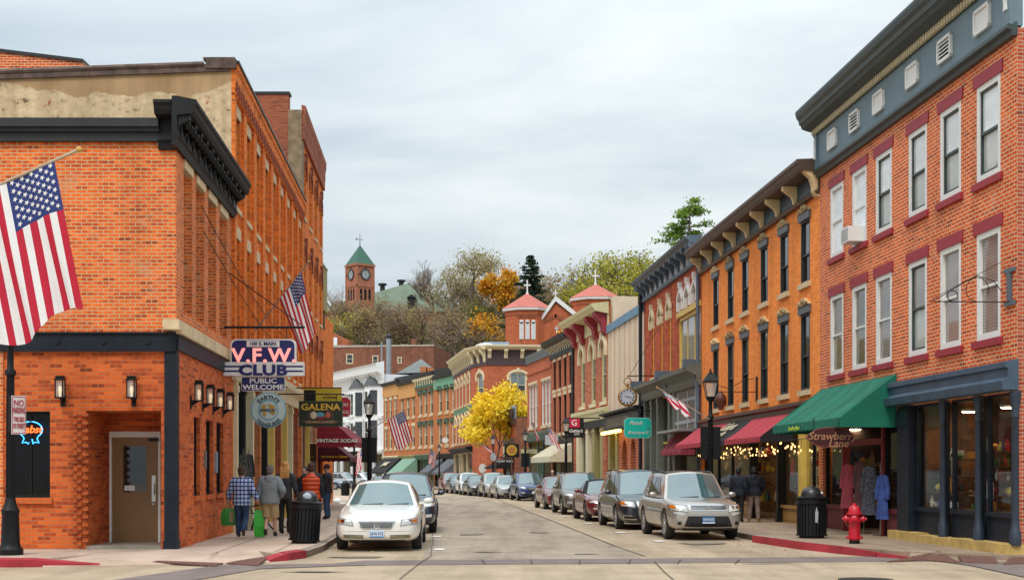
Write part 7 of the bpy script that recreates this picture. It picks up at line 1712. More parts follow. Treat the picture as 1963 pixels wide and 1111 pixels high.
def arm(name, label, p0, p1, r=.022, extra=()):
    t = thing(name, label, 'sign bracket', p0); m = MB(); p0 = Vector(p0); m.tube([(0, 0, 0), Vector(p1)-p0], r, 6)
    for e in extra: m.tube([Vector(q)-p0 for q in e], r*.5, 5)
    obj('bar', m, M_black, t); return t
N_navy = plain('sign_navy', (.012, .018, .13), .35, var=.05); N_pink = emit('neon_pink_tube', (.90, .30, .27), .75); N_wht = plain('sign_white', (.74, .74, .73), .4, var=.03); N_ltb = plain('sign_light_blue', (.24, .46, .58), .45, var=.05); N_pale = plain('sign_pale', (.58, .68, .66), .5, var=.05); N_gold = plain('sign_gold', (.70, .44, .04), .4, var=.06)
# club sign
t, w, h = board('club_sign', 'white and navy hanging club sign with pink neon letters', 443, 568, 650, 722, 33.0, N_navy, shape='round', edge=N_wht, th=.14)
m = MB(); a = W(430, 720, 33).x-t.location.x; b = W(583, 694, 33).x-t.location.x; zt_, zb_ = W(0, 694, 33).z-t.location.z, W(0, 720, 33).z-t.location.z; m.box(a, b, -.11, .11, zb_, zt_); obj('lower_panel', m, N_wht, t)
m = MB()
for s in (-1, 1):
    for k in (.33, .67): z = zb_+(zt_-zb_)*k; m.box(s*.5 if s > 0 else a+.01, (b-.01) if s > 0 else -.5, -.116, -.11, z-.02, z+.02)
obj('stripes', m, N_navy, t)
sgn(t, 'CLUB', .34, N_navy, 0, (zb_+zt_)/2-.045, -.118, bold=.016, sx=1.35, spacing=1.05)
sgn(t, 'V.F.W.', .47, N_pink, .03, .04, -.115, bold=.012, ext=.02, sx=1.08, spacing=1.12)
m = MB(); m.box(-.40, .40, -.085, -.078, h/2-.19, h/2-.045); obj('address_panel', m, N_wht, t); sgn(t, '100 S. MAIN', .125, N_navy, 0, h/2-.118, -.09, bold=.003)
hang(t, w, h, W(0, 627, 33).z-t.location.z)
arm('sign_bracket', 'black horizontal bar carrying the club sign', (lineL(425).x, 33, W(0, 627, 33).z), W(584, 627, 33), .03, [[W(584, 627, 33), (lineL(425).x, 33.6, 6.6)]])
t, w, h = board('welcome_sign', 'navy sign with white lettering below the club sign', 463, 547, 722, 749, 33.0, N_navy, edge=N_wht, th=.07, shape='round'); sgn(t, 'PUBLIC', .165, N_wht, 0, .07, bold=.004, sx=1.25); sgn(t, 'WELCOME', .165, N_wht, 0, -.085, bold=.004, sx=1.25); hang(t, w, h, h/2+.03)
# round sign
t, w, h = board('round_shop_sign', 'round pale blue jewellery sign with a world map disc', 481, 549, 751, 820, 36.5, N_pale, shape='circle', edge=N_ltb, th=.07)
m = MB(); m.lathe([(.005, -.052), (.275, -.052), (.275, -.03)], 28, (0, 0, 0), 0, 'y'); obj('inner_ring', m, N_ltb, t); m = MB(); m.lathe([(.005, -.058), (.235, -.058), (.235, -.03)], 28, (0, 0, 0), 0, 'y'); obj('inner_disc', m, N_pale, t)
m = MB()
for x, z, a, b in ((-.12, .07, .07, .10), (-.10, -.09, .05, .09), (.10, .08, .09, .07), (.12, -.06, .07, .08), (.02, .13, .05, .04)): m.ell((x, -.058, z), (a, .006, b), 10, 6)
obj('map', m, plain('map_ochre', (.55, .33, .08), .5), t); sgn(t, "EARTH'S", .165, plain('sign_slate', (.05, .11, .17), .5), 0, 0, -.05, follow=(.335, 1), bold=.004, sx=1.0); sgn(t, 'TREASURES', .15, MAT['sign_slate'], 0, 0, -.05, follow=(.405, -1), bold=.004, sx=.95); sgn(t, 'JEWELRY', .11, MAT['sign_slate'], 0, -.01, -.068, bold=.003)
hang(t, w, h, .62, (-.2, .2)); arm('sign_bracket', 'thin dark bracket above the round jewellery sign', (lineL(478).x, 36.5, t.location.z+.62), (t.location.x+.5, 36.5, t.location.z+.62))
# canning sign
t, w, h = board('painted_shop_sign', 'dark green painted sign with big yellow capitals and jars', 573, 657, 768, 817, 43.0, plain('sign_bottle_green', (.014, .022, .014), .5), edge=plain('sign_edge_green', (.05, .08, .03), .5), th=.07)
sgn(t, 'GALENA', .28, N_gold, 0, h/2-.2, bold=.006, sx=1.15); sgn(t, 'CANNING COMPANY', .085, plain('sign_tan', (.5, .33, .16), .5), 0, -h/2+.14, bold=.001, sx=1.1)
m = MB(); m.lathe([(.34, -.038), (.40, -.044), (.44, -.038), (.40, -.03)], 24, (0, 0, -.07), 0, 'y', cap=False); m.v = [(x, y, -.07+(z+.07)*.55) for x, y, z in m.v]; obj('wreath', m, plain('sign_umber', (.10, .045, .03), .5), t)
for x, c, sx, sz in ((-.22, (.6, .5, .36), .11, .12), (-.02, (.08, .28, .36), .14, .10), (.0, (.22, .03, .03), .16, .07), (.23, (.45, .1, .06), .09, .10)):
    m = MB(); m.ell((x, -.045, -.05 if sz > .08 else -.12), (sx, .01, sz), 10, 6); obj('jar_painting', m, plain('jar_%.2f' % c[0], c, .5), t)
m = MB(); m.prism([(-.62, -.042, -h/2+.17), (-.45, -.042, -h/2+.09), (.45, -.042, -h/2+.09), (.62, -.042, -h/2+.17), (.45, -.042, -h/2+.2), (-.45, -.042, -h/2+.2)][::-1], (0, .006, 0)); obj('ribbon', m, plain('sign_ribbon', (.12, .07, .05), .5), t)
hang(t, w, h, .62); arm('sign_bracket', 'long thin bracket above the dark green painted sign', (lineL(560).x, 43, t.location.z+.62), (t.location.x+.75, 43, t.location.z+.62), .02)
t, w, h = board('yellow_sign', 'mustard yellow sign with a dark emblem above the dark green painted sign', 582, 655, 744, 770, 46.5, plain('mustard', (.46, .33, .02), .5)); m = MB(); m.box(-w/2+.02, -w/2+.42, -.04, -.03, -h/2, h/2-.06); obj('emblem_panel', m, M_black, t); sgn(t, 'of Galena', .13, M_black, .25, -.07, shear=.3); arm('sign_bracket', 'thin bracket above the mustard yellow sign', (lineL(575).x, 46.5, t.location.z+h/2+.02), (t.location.x+w/2, 46.5, t.location.z+h/2+.02), .02)
N_red = plain('sign_red', (.36, .012, .03), .4)
t, w, h = board('red_notched_sign', 'dark red sign with white border and notched corners beside the white building', 628, 673, 760, 799, 52, N_red, shape='notch', edge=N_wht, th=.07); sgn(t, 'nn', .26, N_wht, .2, .1, shear=.3); sgn(t, 'T CO.', .15, N_wht, .2, -.2, bold=.003); arm('sign_bracket', 'bracket above the dark red notched sign', (lineL(605).x, 52, t.location.z+h/2+.05), (t.location.x+w/2, 52, t.location.z+h/2+.05), .02)
# vintage soda awnings on the left
def hood_awning(px0, px1, ytop, ybot, Y, dep, mat, label, txt, tm, size):
    a, b = W(px0, ybot, Y), W(px1, ybot, Y); zt = W(0, ytop, Y).z; zb = a.z; w = b.x-a.x; t = thing('awning', label, 'awning', (a.x, Y, 0)); v = (zt-zb)*.26
    k0, k1 = w*.45, zt
    m = MB(); n = 8
    sec = lambda yy, inset: [(0, yy, zt)]+[(k0+(w-k0)*(i/n), yy, zt-(zt-zb-v)*(i/n)**1.15) for i in range(n+1)]
    r0 = [(x, 0, z) for x, _, z in sec(0, 0)]; r1 = [(x, dep, z) for x, _, z in sec(dep, 0)]
    m.rings([r0, r1], closed=False, cap=False); m.poly(r0+[(w, 0, zb+v), (0, 0, zb+v)]); m.poly((r1+[(w, dep, zb+v), (0, dep, zb+v)])[::-1]); obj('canopy', m, mat, t, smooth=40)
    m = MB(); m.grid(lambda u, q: (w*u, -.012, zb+v-(v-.04*abs(math.sin(u*PI*6)))*q), 48, 2); m.grid(lambda u, q: (w+.012, dep*u, zb+v-(v-.04*abs(math.sin(u*PI*14)))*q), 112, 2); obj('valance', m, mat, t)
    text(txt, size, tm, t, (w*.52, -.03, zb+v*1.15), bold=.006, sx=1.1)
    m = MB(); m.tube([(0, .02, zb+v), (w, .02, zb+v)], .02, 5); obj('frame', m, M_black, t)
hood_awning(608, 681, 812, 858, 55, 4.5, plain('wine_canvas', (.22, .006, .018), .75, var=.15), 'wine red awning lettered in white on the left pavement', 'VINTAGE SODAS', N_wht, .2)
hood_awning(609, 671, 850, 885, 60.5, 2.5, plain('plum_canvas', (.09, .004, .014), .75), 'darker plum awning with gold lettering just beyond the wine red awning', 'At Home in Galena', N_gold, .135)
# teal sign, watch sign, red and black sign and the rest on the right
t, w, h = board('teal_sign', 'bright turquoise notched sign hanging beside the dark signboard', 1196, 1249, 800, 839, 64.0, plain('turquoise', (.0, .50, .40), .45, var=.06), shape='notch', edge=plain('turquoise_edge', (.25, .62, .50), .5)); sgn(t, 'Petals', .26, N_wht, -.1, .23, shear=.4, bold=.002); sgn(t, 'Boutique II', .22, N_wht, .0, -.22, shear=.4, bold=.001)
m = MB()
for k in range(5): m.tube([(.45+.04*math.sin(k), -.04, -.3+.08*k), (.5+.08*math.cos(k*2), -.04, -.24+.08*k)], .012, 4)
obj('sprig', m, M_dkgreen, t)
hang(t, w, h, .8); arm('sign_bracket', 'thin rusty bar above the turquoise sign', (6.55, 64.0, t.location.z+.8), (t.location.x-.65, 64.0, t.location.z+.8), .02)
c_ = W(1203, 760, 62); t = thing('pocket_watch_sign', 'big brass pocket watch sign hanging before the cream panelled building', 'clock sign', c_); r_ = 18.5*62/FPX; M_brass = plain('old_brass', (.38, .22, .06), .35, .7)
m = MB(); m.lathe([(.01, -.10), (r_*.86, -.12), (r_, -.05), (r_, .05), (r_*.86, .12), (.01, .10)], 32, (0, 0, 0), 0, 'y'); obj('case', m, M_brass, t, smooth=40)
m = MB(); m.lathe([(.01, -.128), (r_*.80, -.128), (r_*.80, -.11)], 32, (-.02, 0, 0), 0, 'y'); obj('dial', m, plain('clock_dial', (.46, .48, .54), .4), t)
m = MB()
for k in range(12): a = k*PI/6; x, z = .68*r_*math.sin(a)-.02, .68*r_*math.cos(a); m.box(x-.025, x+.025, -.135, -.125, z-.045, z+.045)
m.prism([(-.02, -.14, -.015), (-.02, -.14, .015), (r_*.5, -.14, -.05), (r_*.5, -.14, -.07)], (0, .006, 0)); m.prism([(-.02, -.14, -.02), (-.02, -.14, .02), (-r_*.4, -.14, .02)], (0, .006, 0)); obj('numerals', m, M_black, t)
m = MB(); m.lathe([(.05, r_), (.07, r_+.1), (.04, r_+.2)], 10); m.tube([(.17*math.sin(k*PI/8), 0, r_+.26-.17*math.cos(k*PI/8)) for k in range(17)], .022, 6); obj('bow', m, M_brass, t)
arm('sign_bracket', 'long thin bar holding the brass pocket watch sign', (6.7, 62.5, c_.z+1.0), (c_.x, 62, c_.z+.95), .025, [[(6.75, 62.5, 8.3), (c_.x+.1, 62, c_.z+.98)], [(c_.x, 62, c_.z+.95), (c_.x, 62, c_.z+r_+.4)]])
t, w, h = board('hanging_shop_sign', 'black hanging sign with a crimson upper half and white script', 1088, 1119, 801, 838, 75.5, M_black); m = MB(); m.box(-w/2+.08, w/2-.22, -.045, -.035, .02, h/2-.02); obj('red_panel', m, plain('sign_crimson', (.50, .01, .05), .45), t); sgn(t, 'G', .46, N_wht, -.08, .27, -.05, bold=.004); sgn(t, "Gabby's", .24, N_wht, 0, -.17, shear=.25, bold=.004); sgn(t, 'GIFTS', .12, N_wht, .05, -.36, bold=.002); arm('sign_bracket', 'dark arm above the black and crimson hanging sign', (4.9, 75.5, t.location.z+h/2), (t.location.x-w/2, 75.5, t.location.z+h/2), .03)
t, w, h = board('sunflower_sign', 'square black sign with a big yellow sunflower', 967, 995, 850, 876, 98, M_black)
m = MB()
for k in range(18):
    a = k*PI/9; d = Vector((math.cos(a), 0, math.sin(a))); s_ = Vector((-math.sin(a), 0, math.cos(a))); c = Vector((0, -.05, .03)); m.prism([c+d*.16-s_*.05, c+d*.3-s_*.07, c+d*.42, c+d*.3+s_*.07, c+d*.16+s_*.05], (0, .008, 0))
obj('petals', m, N_gold, t); m = MB(); m.lathe([(.005, -.065), (.2, -.06), (.2, -.03)], 20, (0, 0, .03), 0, 'y'); obj('disc', m, plain('sunflower_heart', (.40, .14, .03), .5), t); m = MB(); m.tube([(0, .05, -h/2), (0, .05, -t.location.z+.1)], .05, 8); obj('post', m, M_wood, t)
t, w, h = board('horizon_sign', 'pale green and black sign with yellow lettering right of the sunflower', 998, 1030, 860, 880, 97, M_black, edge=plain('pale_sign_green', (.30, .34, .20), .5)); m = MB(); m.box(-w/2+.03, w/2-.03, -.05, -.04, .02, h/2-.03); obj('upper_panel', m, plain('pale_sign_yellow', (.5, .46, .25), .5), t); sgn(t, 'HORIZON', .26, N_gold, .05, -.17, bold=.006)
m = MB(); m.tube([(w*.4, .02, h/2), (w*.4+1.0, 1.0, h/2)], .03, 5); obj('arm', m, M_black, t)
t, w, h = board('ticket_sign', 'low black sign with small white capitals left of the sunflower', 951, 979, 880, 887, 100, M_black); sgn(t, 'TICKET WISES', .2, N_wht, .1, 0, bold=.003); m = MB(); m.tube([(.2, 0, -h/2), (.2, 0, -t.location.z+.1)], .04, 6); obj('post', m, M_black, t)
t, w, h = board('oval_sign', 'dark round sign with a pale dial left of the black lamp post', 939, 952, 867, 884, 104, plain('pale_dial', (.35, .35, .36), .5, var=.4, scale=9), shape='circle', edge=M_black); m = MB(); m.tube([(w*.4, 0, 0), (w*.4+.8, .3, .0)], .03, 5); m.tube([(0, 0, -h/2), (0, 0, -t.location.z+.1)], .04, 6); obj('arm', m, M_black, t)
t, w, h = board('white_disc_sign', 'white round sign standing low near the chamfered corner building', 918, 932, 888, 906, 118, N_wht, shape='circle'); m = MB(); m.tube([(0, .02, -h/2), (0, .02, -t.location.z+.1)], .04, 6); obj('post', m, M_black, t)
t, w, h = board('white_panel_sign', 'blank pale grey panel sign above the cream awning', 1045, 1070, 833, 852, 88, plain('pale_grey_panel', (.44, .46, .50), .5)); m = MB(); m.tube([(w*.45, .02, h*.3), (w*.45+1.2, 1.5, h*.3)], .03, 5); obj('arm', m, M_black, t)
t, w, h = board('oval_white_sign', 'small white oval sign on the orange row near the corner', 847, 860, 838, 848, 150, N_wht, shape='circle'); m = MB(); m.tube([(0, 0, 0), (1.0, 3.5, 0)], .04, 5); obj('arm', m, M_black, t)
def wall_text(F, body, size, mat, px, py, y=-.03, **k): u, z = F.uz(px, py); return text(body, size, mat, F.root, F.M @ Vector((u, y, z)), rot=(PI/2, 0, F.brz), **k)
# cloud shaped maroon sign under the green awning
t, w, h = board('cloud_sign', 'maroon cloud shaped hanging sign with gold script under the green awning', 1546, 1640, 818, 857, 31.9, plain('sign_maroon', (.05, .003, .006), .5), shape='cloud', edge=plain('sign_rose', (.26, .08, .07), .5), th=.05); sgn(t, 'Strawberry', .25, plain('sign_copper', (.42, .20, .10), .5), .02, .02, shear=.25, bold=.002); sgn(t, 'Lane', .25, MAT['sign_copper'], .16, -.15, shear=.25, bold=.002); hang(t, w, h, .45)
aw_ = [o for o in C.objects if o.get('label', '').startswith('big deep green')][0]; text('Strawberry Lane', .16, plain('lime_letters', (.45, .55, .06), .6), aw_, (2.2, -1.42, 2.80), shear=.2, sx=.9)
ja = [o for o in C.objects if o.get('label', '').startswith('black lettered awning')][0]; text('JAMES', .95, M_creamp, ja, (ROW[0].L*.62, -1.35, 2.75), (math.atan2(1.95, 2.2), 0, 0), bold=.03, shear=.2)
# no parking sign on the near lamp post
p = W(36, 795, 24.35); t = thing('no_parking_sign', 'narrow white no parking sign with red lettering on the near left lamp post', 'sign', p, R(40)); m = MB(); m.prism([(-.13, 0, -.345), (.13, 0, -.345), (.13, 0, .345), (-.13, 0, .345)][::-1], (0, .012, 0)); obj('plate', m, plain('sign_offwhite', (.66, .60, .60), .4), t)
m = MB(); 
for q in ((-.12, .12, .32, .33), (-.12, .12, -.33, -.32), (-.12, -.11, -.32, .32), (.11, .12, -.32, .32)): m.box(q[0], q[1], -.006, -.001, q[2], q[3])
obj('border', m, N_red, t)
for s, z in (('NO', .21), ('PARKING', .08), ('THIS SIDE', -.08), ('OF STREET', -.20)): sgn(t, s, .155 if len(s) < 8 else .12, N_red, 0, z, -.008, sx={2: .75, 7: .36, 9: .36}[len(s)], bold=.003, ext=.002)
m = MB(); m.box(-.16, -.10, .012, .06, -.3, .34); obj('clamp', m, M_black, t)
# neon ribbon in the dark window
q = VW.uz(58, 828); t = thing('neon_sign', 'blue and orange neon ribbon sign in the dark window', 'neon sign', VW.world(q[0], .02, q[1])); M_nb = emit('neon_blue', (.04, .38, .9), 2.2); M_no = emit('neon_orange', (1, .13, .02), 2.2)
m = MB(); m.tube([(.235*math.cos(a), 0, .165*math.sin(a)+.05) for a in [R(-48+k*276/24) for k in range(25)]], .012, 6)
m.tube([(-.15, 0, -.08), (-.13, 0, -.13), (-.17, 0, -.21), (-.09, 0, -.195), (-.05, 0, -.23), (-.03, 0, -.20)], .012, 6); m.tube([(.15, 0, -.08), (.13, 0, -.13), (.17, 0, -.21), (.09, 0, -.195), (.05, 0, -.23), (.03, 0, -.13)], .012, 6); obj('ribbon_tube', m, M_nb, t)
text('Pabst', .21, M_no, t, (0, -.005, .055), shear=.25, bold=.002)
# ================================================================ flags
M_fred = plain('flag_red', (.46, .006, .03), .8, var=.06); M_fwht = plain('flag_white', (.74, .72, .72), .8, var=.05); M_fblu = plain('flag_blue', (.014, .03, .16), .8, var=.08); M_pole = plain('flag_pole_wood', (.42, .32, .22), .5)
def flag(label, base, tip, h, f, fly, amp=.05, pole=True, rep=2, stars=True, fold=0.0, start=.0, tipball=True, pm=None, narrow=0.0):
    base, tip = Vector(base), Vector(tip); d = (base-tip).normalized(); fly = Vector(fly).normalized(); nn = d.cross(fly).normalized(); t = thing('flag', label, 'flag', tip, 0, 'american flags along the street')
    o = d*start
    def P(u, v):      # u along the fly, v along the hoist (0 at the tip)
        g = max(u, 0)**1.2; ph = v*rep*2*PI
        return o+d*(h*v*(1-narrow*u))+fly*(f*u)+nn*(amp*(g+.15)*(math.sin(ph+u*2.2)+.45*math.sin(2.3*ph+4*u+1)))+d*(fold*math.sin(ph)*u)+fly*(-.05*f*u*math.sin(v*PI*2.2))
    m = MB(); nu, nv = 30, 26
    def mf(u, v):
        if u < .33 and v < 7/13: return 2
        return 0 if int(v*13) % 2 == 0 else 1
    m.grid(P, nu, nv, mfn=mf); k = len(m.f); m.grid(lambda u, v: P(u, v)+nn*.008, nu, nv, mfn=mf); m.f[k:] = [tuple(reversed(q)) for q in m.f[k:]]
    obj('cloth', m, [M_fred, M_fwht, M_fblu], t, smooth=180)
    if stars:
        m = MB(); r = h*.022
        for i in range(11):
            for j in range(9):
                if (i+j) % 2: continue
                uc, vc = .33*(i+.9)/12.0, 7/13*(j+.9)/10
                for side in (1, -1):
                    c = []
                    for k in range(10): a = k*PI/5; rr = r*(1 if k % 2 == 0 else .42)*1.35; c.append(P(uc+rr*math.cos(a)/f, vc+rr*math.sin(a)/h)+nn*(.014 if side > 0 else -.006))
                    m.poly(c if side > 0 else c[::-1])
        obj('stars', m, M_fwht, t)
    if pole:
        m = MB(); m.tube([base-tip, Vector((0, 0, 0))-d*.08], .018 if h < 1.5 else .03, 8); obj('pole', m, pm or M_pole, t)
        if tipball: m = MB(); m.ell(-d*.12, .03 if h < 1.5 else .055, 10, 8); obj('pole_ball', m, plain('gold_ball', (.55, .30, .06), .4), t)
    return t
flag('large american flag hanging from an angled pole at far left', W(-62, 381, 23.9), W(140, 292, 23.9), 1.72, 2.66, (.2, .0, -1), amp=.085, rep=2, start=.36)
q = W(-62, 381, 23.9); t = thing('flag_post', 'black steel post holding the large flag, just outside the left edge', 'post', (q.x, 23.9, .13)); m = MB(); m.lathe([(.14, 0), (.14, .2), (.07, .3), (.05, q.z-.1), (.08, q.z-.05), (.08, q.z+.1), (.01, q.z+.14)], 12); obj('post', m, M_black, t)
flag('american flag on a long pole above the club sign', W(476, 650, 38.0), W(588, 507, 37.4), 1.0, 1.8, (.25, -.05, -1), amp=.07, rep=1.5, start=.25, pm=plain('grey_pole', (.2, .2, .2), .5), narrow=.25)
flag('american flag on the lamp post before the orange row', W(709, 822, 53), W(778, 784, 52.4), .80, 1.25, (.30, 0, -1), amp=.03, rep=1.2, start=.08)
flag('bunched american flag by the red and yellow building', W(1360, 803, 40.4), W(1266, 746, 40.0), .85, .72, (.55, -.2, -.75), amp=.07, rep=2, start=.03, narrow=.2)
flag('american flag over the blank white panel sign', W(1085, 845, 74), W(1047, 815, 73.5), .62, 1.05, (.35, 0, -1), amp=.06, rep=1.3)
flag('small american flag on the plain red brick building', R7.world(R7.u(1030), 0, 4.9), W(1020, 808, 95), .9, 1.3, (.3, 0, -1), amp=.08, rep=1.5)
flag('american flag on the lamp post by the golden tree', W(945, 866, 108), W(919, 848, 107.5), .8, 1.4, (.75, 0, -.6), amp=.05, rep=1.2)
flag('small american flag before the pale sage awning', W(842, 875, 145), W(826, 860, 144.5), .95, 1.5, (-.22, 0, -1), amp=.05, rep=1.2)
flag('folded american flag between the two left lamp posts', W(677, 878, 88), W(699, 852, 87.6), .8, 1.5, (-.1, 0, -1), amp=.08, rep=1.5)
# ================================================================ street furniture
def litter_bin(label, loc, rz=0, dome=None, tilt=0.0, H=1.12):
    t = thing('litter_bin', label, 'litter bin', loc, rz, 'black slatted litter bins'); t.rotation_euler = (0, tilt, rz); s = H/1.12; t.scale = (s, s, s)
    m = MB()
    for k in range(26): a = 2*PI*k/26; q = MB(); q.box(-.026, .026, -.008, .008, .07, .74); m.add(q, Matrix.Rotation(a, 4, 'Z') @ Matrix.Translation((0, -.31, 0)))
    m.lathe([(.29, .06), (.29, .74)], 26); obj('body', m, M_black, t)
    m = MB(); m.lathe([(.27, 0), (.27, .05), (.345, .055), (.345, .08), (.3, .085)], 26); obj('base', m, M_black, t)
    m = MB(); m.lathe([(.33, .74), (.345, .75), (.345, .78), (.32, .79), (.32, .85), (.35, .86), (.355, .885), (.30, .90)], 26); obj('rim', m, M_black, t)
    m = MB(); m.lathe([(.235, .885), (.235, .93), (.225, .99), (.195, 1.05), (.14, 1.095), (.07, 1.118), (.01, 1.122)], 22); obj('dome_lid', m, dome or plain('dome_plastic', (.02, .02, .022), .3), t, smooth=60)
    return t
b_ = litter_bin('black slatted litter bin with a domed lid in front of the white saloon, slightly tilted', (*G(583, 1040, .135)[:2], .135), 0, tilt=R(4), H=1.13)
m = MB(); m.ell((.02, -.18, 1.0), (.10, .055, .09), 10, 7); obj('sticker', m, plain('grey_sticker', (.36, .40, .46), .5), b_)
b_ = litter_bin('tall black slatted litter bin by the yellow post on the right pavement', (*G(1556, 1030, .135)[:2], .135), .2, H=1.2); m = MB(); m.ell((.16, -.17, .98), (.03, .02, .03), 8, 6); obj('sticker', m, N_wht, b_); m = MB(); m.prism([(-.06, -.325, .35), (.0, -.325, .34), (.01, -.325, .55), (-.03, -.325, .68), (-.06, -.325, .55)][::-1], (0, .01, 0)); obj('torn_label', m, plain('label_grey', (.4, .42, .46), .6), b_)
litter_bin('small dark litter bin far off beyond the man in the black jacket', ((662-CX)/FPX*90, 90, .135), H=1.0); litter_bin('dome lidded litter bin half hidden behind the roof of the white saloon', ((694-CX)/FPX*66, 66, .135), H=1.12, dome=plain('greenish_dome', (.06, .085, .07), .4))
# hydrant
M_hyd = plain('hydrant_red', (.50, .008, .025), .35, var=.12, scale=8); g_ = G(1638, 1041, .135); t = thing('fire_hydrant', 'bright red fire hydrant on the right pavement', 'fire hydrant', (g_.x, g_.y, .135), R(-15))
m = MB(); m.lathe([(.115, .07), (.115, .11), (.18, .11), (.18, .145), (.125, .155), (.118, .3), (.118, .45), (.135, .46), (.135, .49), (.12, .5), (.12, .62), (.17, .63), (.17, .655), (.125, .665), (.12, .72), (.09, .79), (.04, .83), (.035, .87), (.01, .875)], 20); obj('body', m, M_hyd, t, smooth=40)
m = MB(); m.lathe([(.11, 0), (.11, .07)], 16); obj('base', m, M_black, t)
m = MB()
for k in range(8): a = k*PI/4; m.lathe([(.016, .1), (.016, .165)], 6, (.155*math.cos(a), .155*math.sin(a), 0))
for k in range(6): a = k*PI/3; m.tube([(.125*math.cos(a), .125*math.sin(a), .67), (.09*math.cos(a), .09*math.sin(a), .8)], .014, 5)
obj('bolts', m, M_hyd, t)
for ax, sg, r in (('x', -1, .075), ('x', 1, .06), ('y', -1, .07)):
    m = MB(); q = [(r*.8, 0), (r*.8, sg*.15), (r*1.1, sg*.155), (r*1.1, sg*.2), (r*.5, sg*.225), (.03, sg*.225), (.03, sg*.255), (.005, sg*.256)]; m.lathe(q, 14, (0, 0, .53), 0, ax); obj('outlet_cap', m, M_hyd, t, smooth=40)
m = MB(); m.tube([(-.16, -.05, .5), (-.17, -.09, .40), (-.10, -.12, .36), (-.03, -.125, .42)], .008, 5); obj('chain', m, plain('chain_brown', (.2, .1, .05), .5, .5), t)
# bench
t = thing('bench', 'black iron bench with curved legs by the left shop fronts', 'bench', (-6.45, 36.6, .135), R(-90-3)); m = MB()
for k in range(6): m.box(-.75, .75, -.42+k*.075, -.365+k*.075, .43, .455)
obj('seat', m, M_black, t); m = MB()
for k in range(5): m.box(-.75, .75, .06+k*.012, .075+k*.012, .5+k*.085, .565+k*.085)
obj('backrest', m, M_black, t)
for x in (-.7, .7): m = MB(); m.tube([(x, -.42, 0), (x, -.36, .2), (x, -.3, .43), (x, .0, .43), (x, .08, .6), (x, .12, .95)], .022, 6); m.tube([(x, -.3, .4), (x, -.05, .3), (x, .08, .12), (x, .2, 0)], .022, 6); m.tube([(x, -.4, .44), (x, -.44, .62), (x, -.2, .68), (x, .08, .66)], .02, 6); obj('leg', m, M_black, t)
# window unit, brackets, small wall things
i_ = 1; u, w_ = (R1.u(1634.5)+R1.u(1660.5))/2, W1; t = thing('air_conditioner', 'white window air conditioner in the second top floor window of the near brick building', 'air conditioner', R1.world(u, 0, 7.43), R1.rz); m = MB(); m.box(-.31, .31, -.38, .1, .02, .40); obj('case', m, N_wht, t); m = MB()
for k in range(7): m.box(-.26, .26, -.388, -.38, .07+k*.045, .085+k*.045)
for k in range(7): m.box(-.318, -.31, -.33, -.05, .07+k*.045, .085+k*.045)
obj('grille', m, plain('ac_grey', (.3, .31, .31), .5), t)
p = R1.world(R1.u(1938), -.03, R1.z(1938, 585)); t = thing('iron_bracket', 'grey iron wall bracket with scrolls at the right corner of the near brick building', 'iron bracket', p, R1.rz); m = MB(); m.box(-.22, .22, -.02, .02, 0, .08); m.box(-.22, .22, -.02, .02, .62, .70); m.box(-.06, .06, -.03, .03, .08, .62); obj('wall_plate', m, plain('blue_grey_iron', (.09, .12, .15), .5), t)
m = MB(); m.tube([(0, -.03, .06), (0, -1.55, .06)], .010, 6); m.tube([(0, -.6, .06)]+[(0, -.62-.22*math.sin(a), .29-.23*math.cos(a)) for a in [k*PI/8 for k in range(14)]], .008, 5); m.tube([(0, -.1, .2), (0, -.3, .45), (0, -.62, .55), (0, -1.0, .35), (0, -1.45, .08)], .008, 5); m.tube([(0, -1.1-.1*math.sin(a), .17-.1*math.cos(a)) for a in [k*PI/7 for k in range(12)]], .01, 5); m.tube([(0, .0, .9), (0, -1.5, .1)], .006, 4); obj('scroll_arm', m, M_black, t)
p = R2.world(R2.u(1452), -.02, R2.z(1452, 745)); t = thing('iron_bracket', 'thin black scrolled bracket on the bright orange brick wall', 'iron bracket', p, R2.rz); m = MB(); m.box(-.05, .05, -.03, .02, -.4, .4); m.tube([(0, 0, -.1), (0, -1.6, -.1)], .014, 5); m.tube([(0, -.1, .35), (0, -.5, .25), (0, -.9, .0), (0, -1.3, .12), (0, -1.55, -.08)], .012, 5); obj('arm', m, M_black, t)
p = R2.world(R2.u(1391), -.18, R2.z(1391, 785)); t = thing('wall_urn', 'brown urn shaped ornament on the bright orange brick wall', 'urn', p, R2.rz); m = MB(); m.lathe([(.08, 0), (.10, .1), (.19, .3), (.21, .42), (.14, .55), (.1, .6), (.03, .68)], 14); m.box(-.03, .03, 0, .18, .2, .3); obj('body', m, plain('urn_brown', (.11, .035, .025), .5), t, smooth=50)
# clothes at the open shop door and the first left shop
def coat(label, loc, rz, mat, H=1.1, w=.24, name='hanging_coat', cat='coat', sleeves=True):
    t = thing(name, label, cat, loc, rz); m = MB(); r_ = random.Random(int(abs(loc[0])*977)); rs = []
    for k in range(8):
        q = k/7; z = H*(1-q); ww = w*(.42+.75*q if q > .12 else .55)*1.0; rs.append([(ww*math.cos(a)*(1+.07*math.sin(5*a+q*3)), .55*ww*math.sin(a)*(1+.1*math.sin(6*a)), z) for a in [2*PI*i/18 for i in range(18)]])
    m.rings(rs)
    if sleeves:
        for s in (-1, 1): m.tube([(s*w*.5, 0, H*.97), (s*w*.95, .0, H*.7), (s*w*1.0, -.02, H*.45)], [.07, .065, .055], 8)
    obj('cloth', m, mat, t, smooth=60); m = MB(); m.tube([(0, 0, H), (0, 0, H+.1), (.03, 0, H+.13)], .008, 5); m.tube([(-w*.5, 0, H*.98), (0, 0, H+.04), (w*.5, 0, H*.98)], .01, 5); obj('hanger', m, M_chrome, t); return t
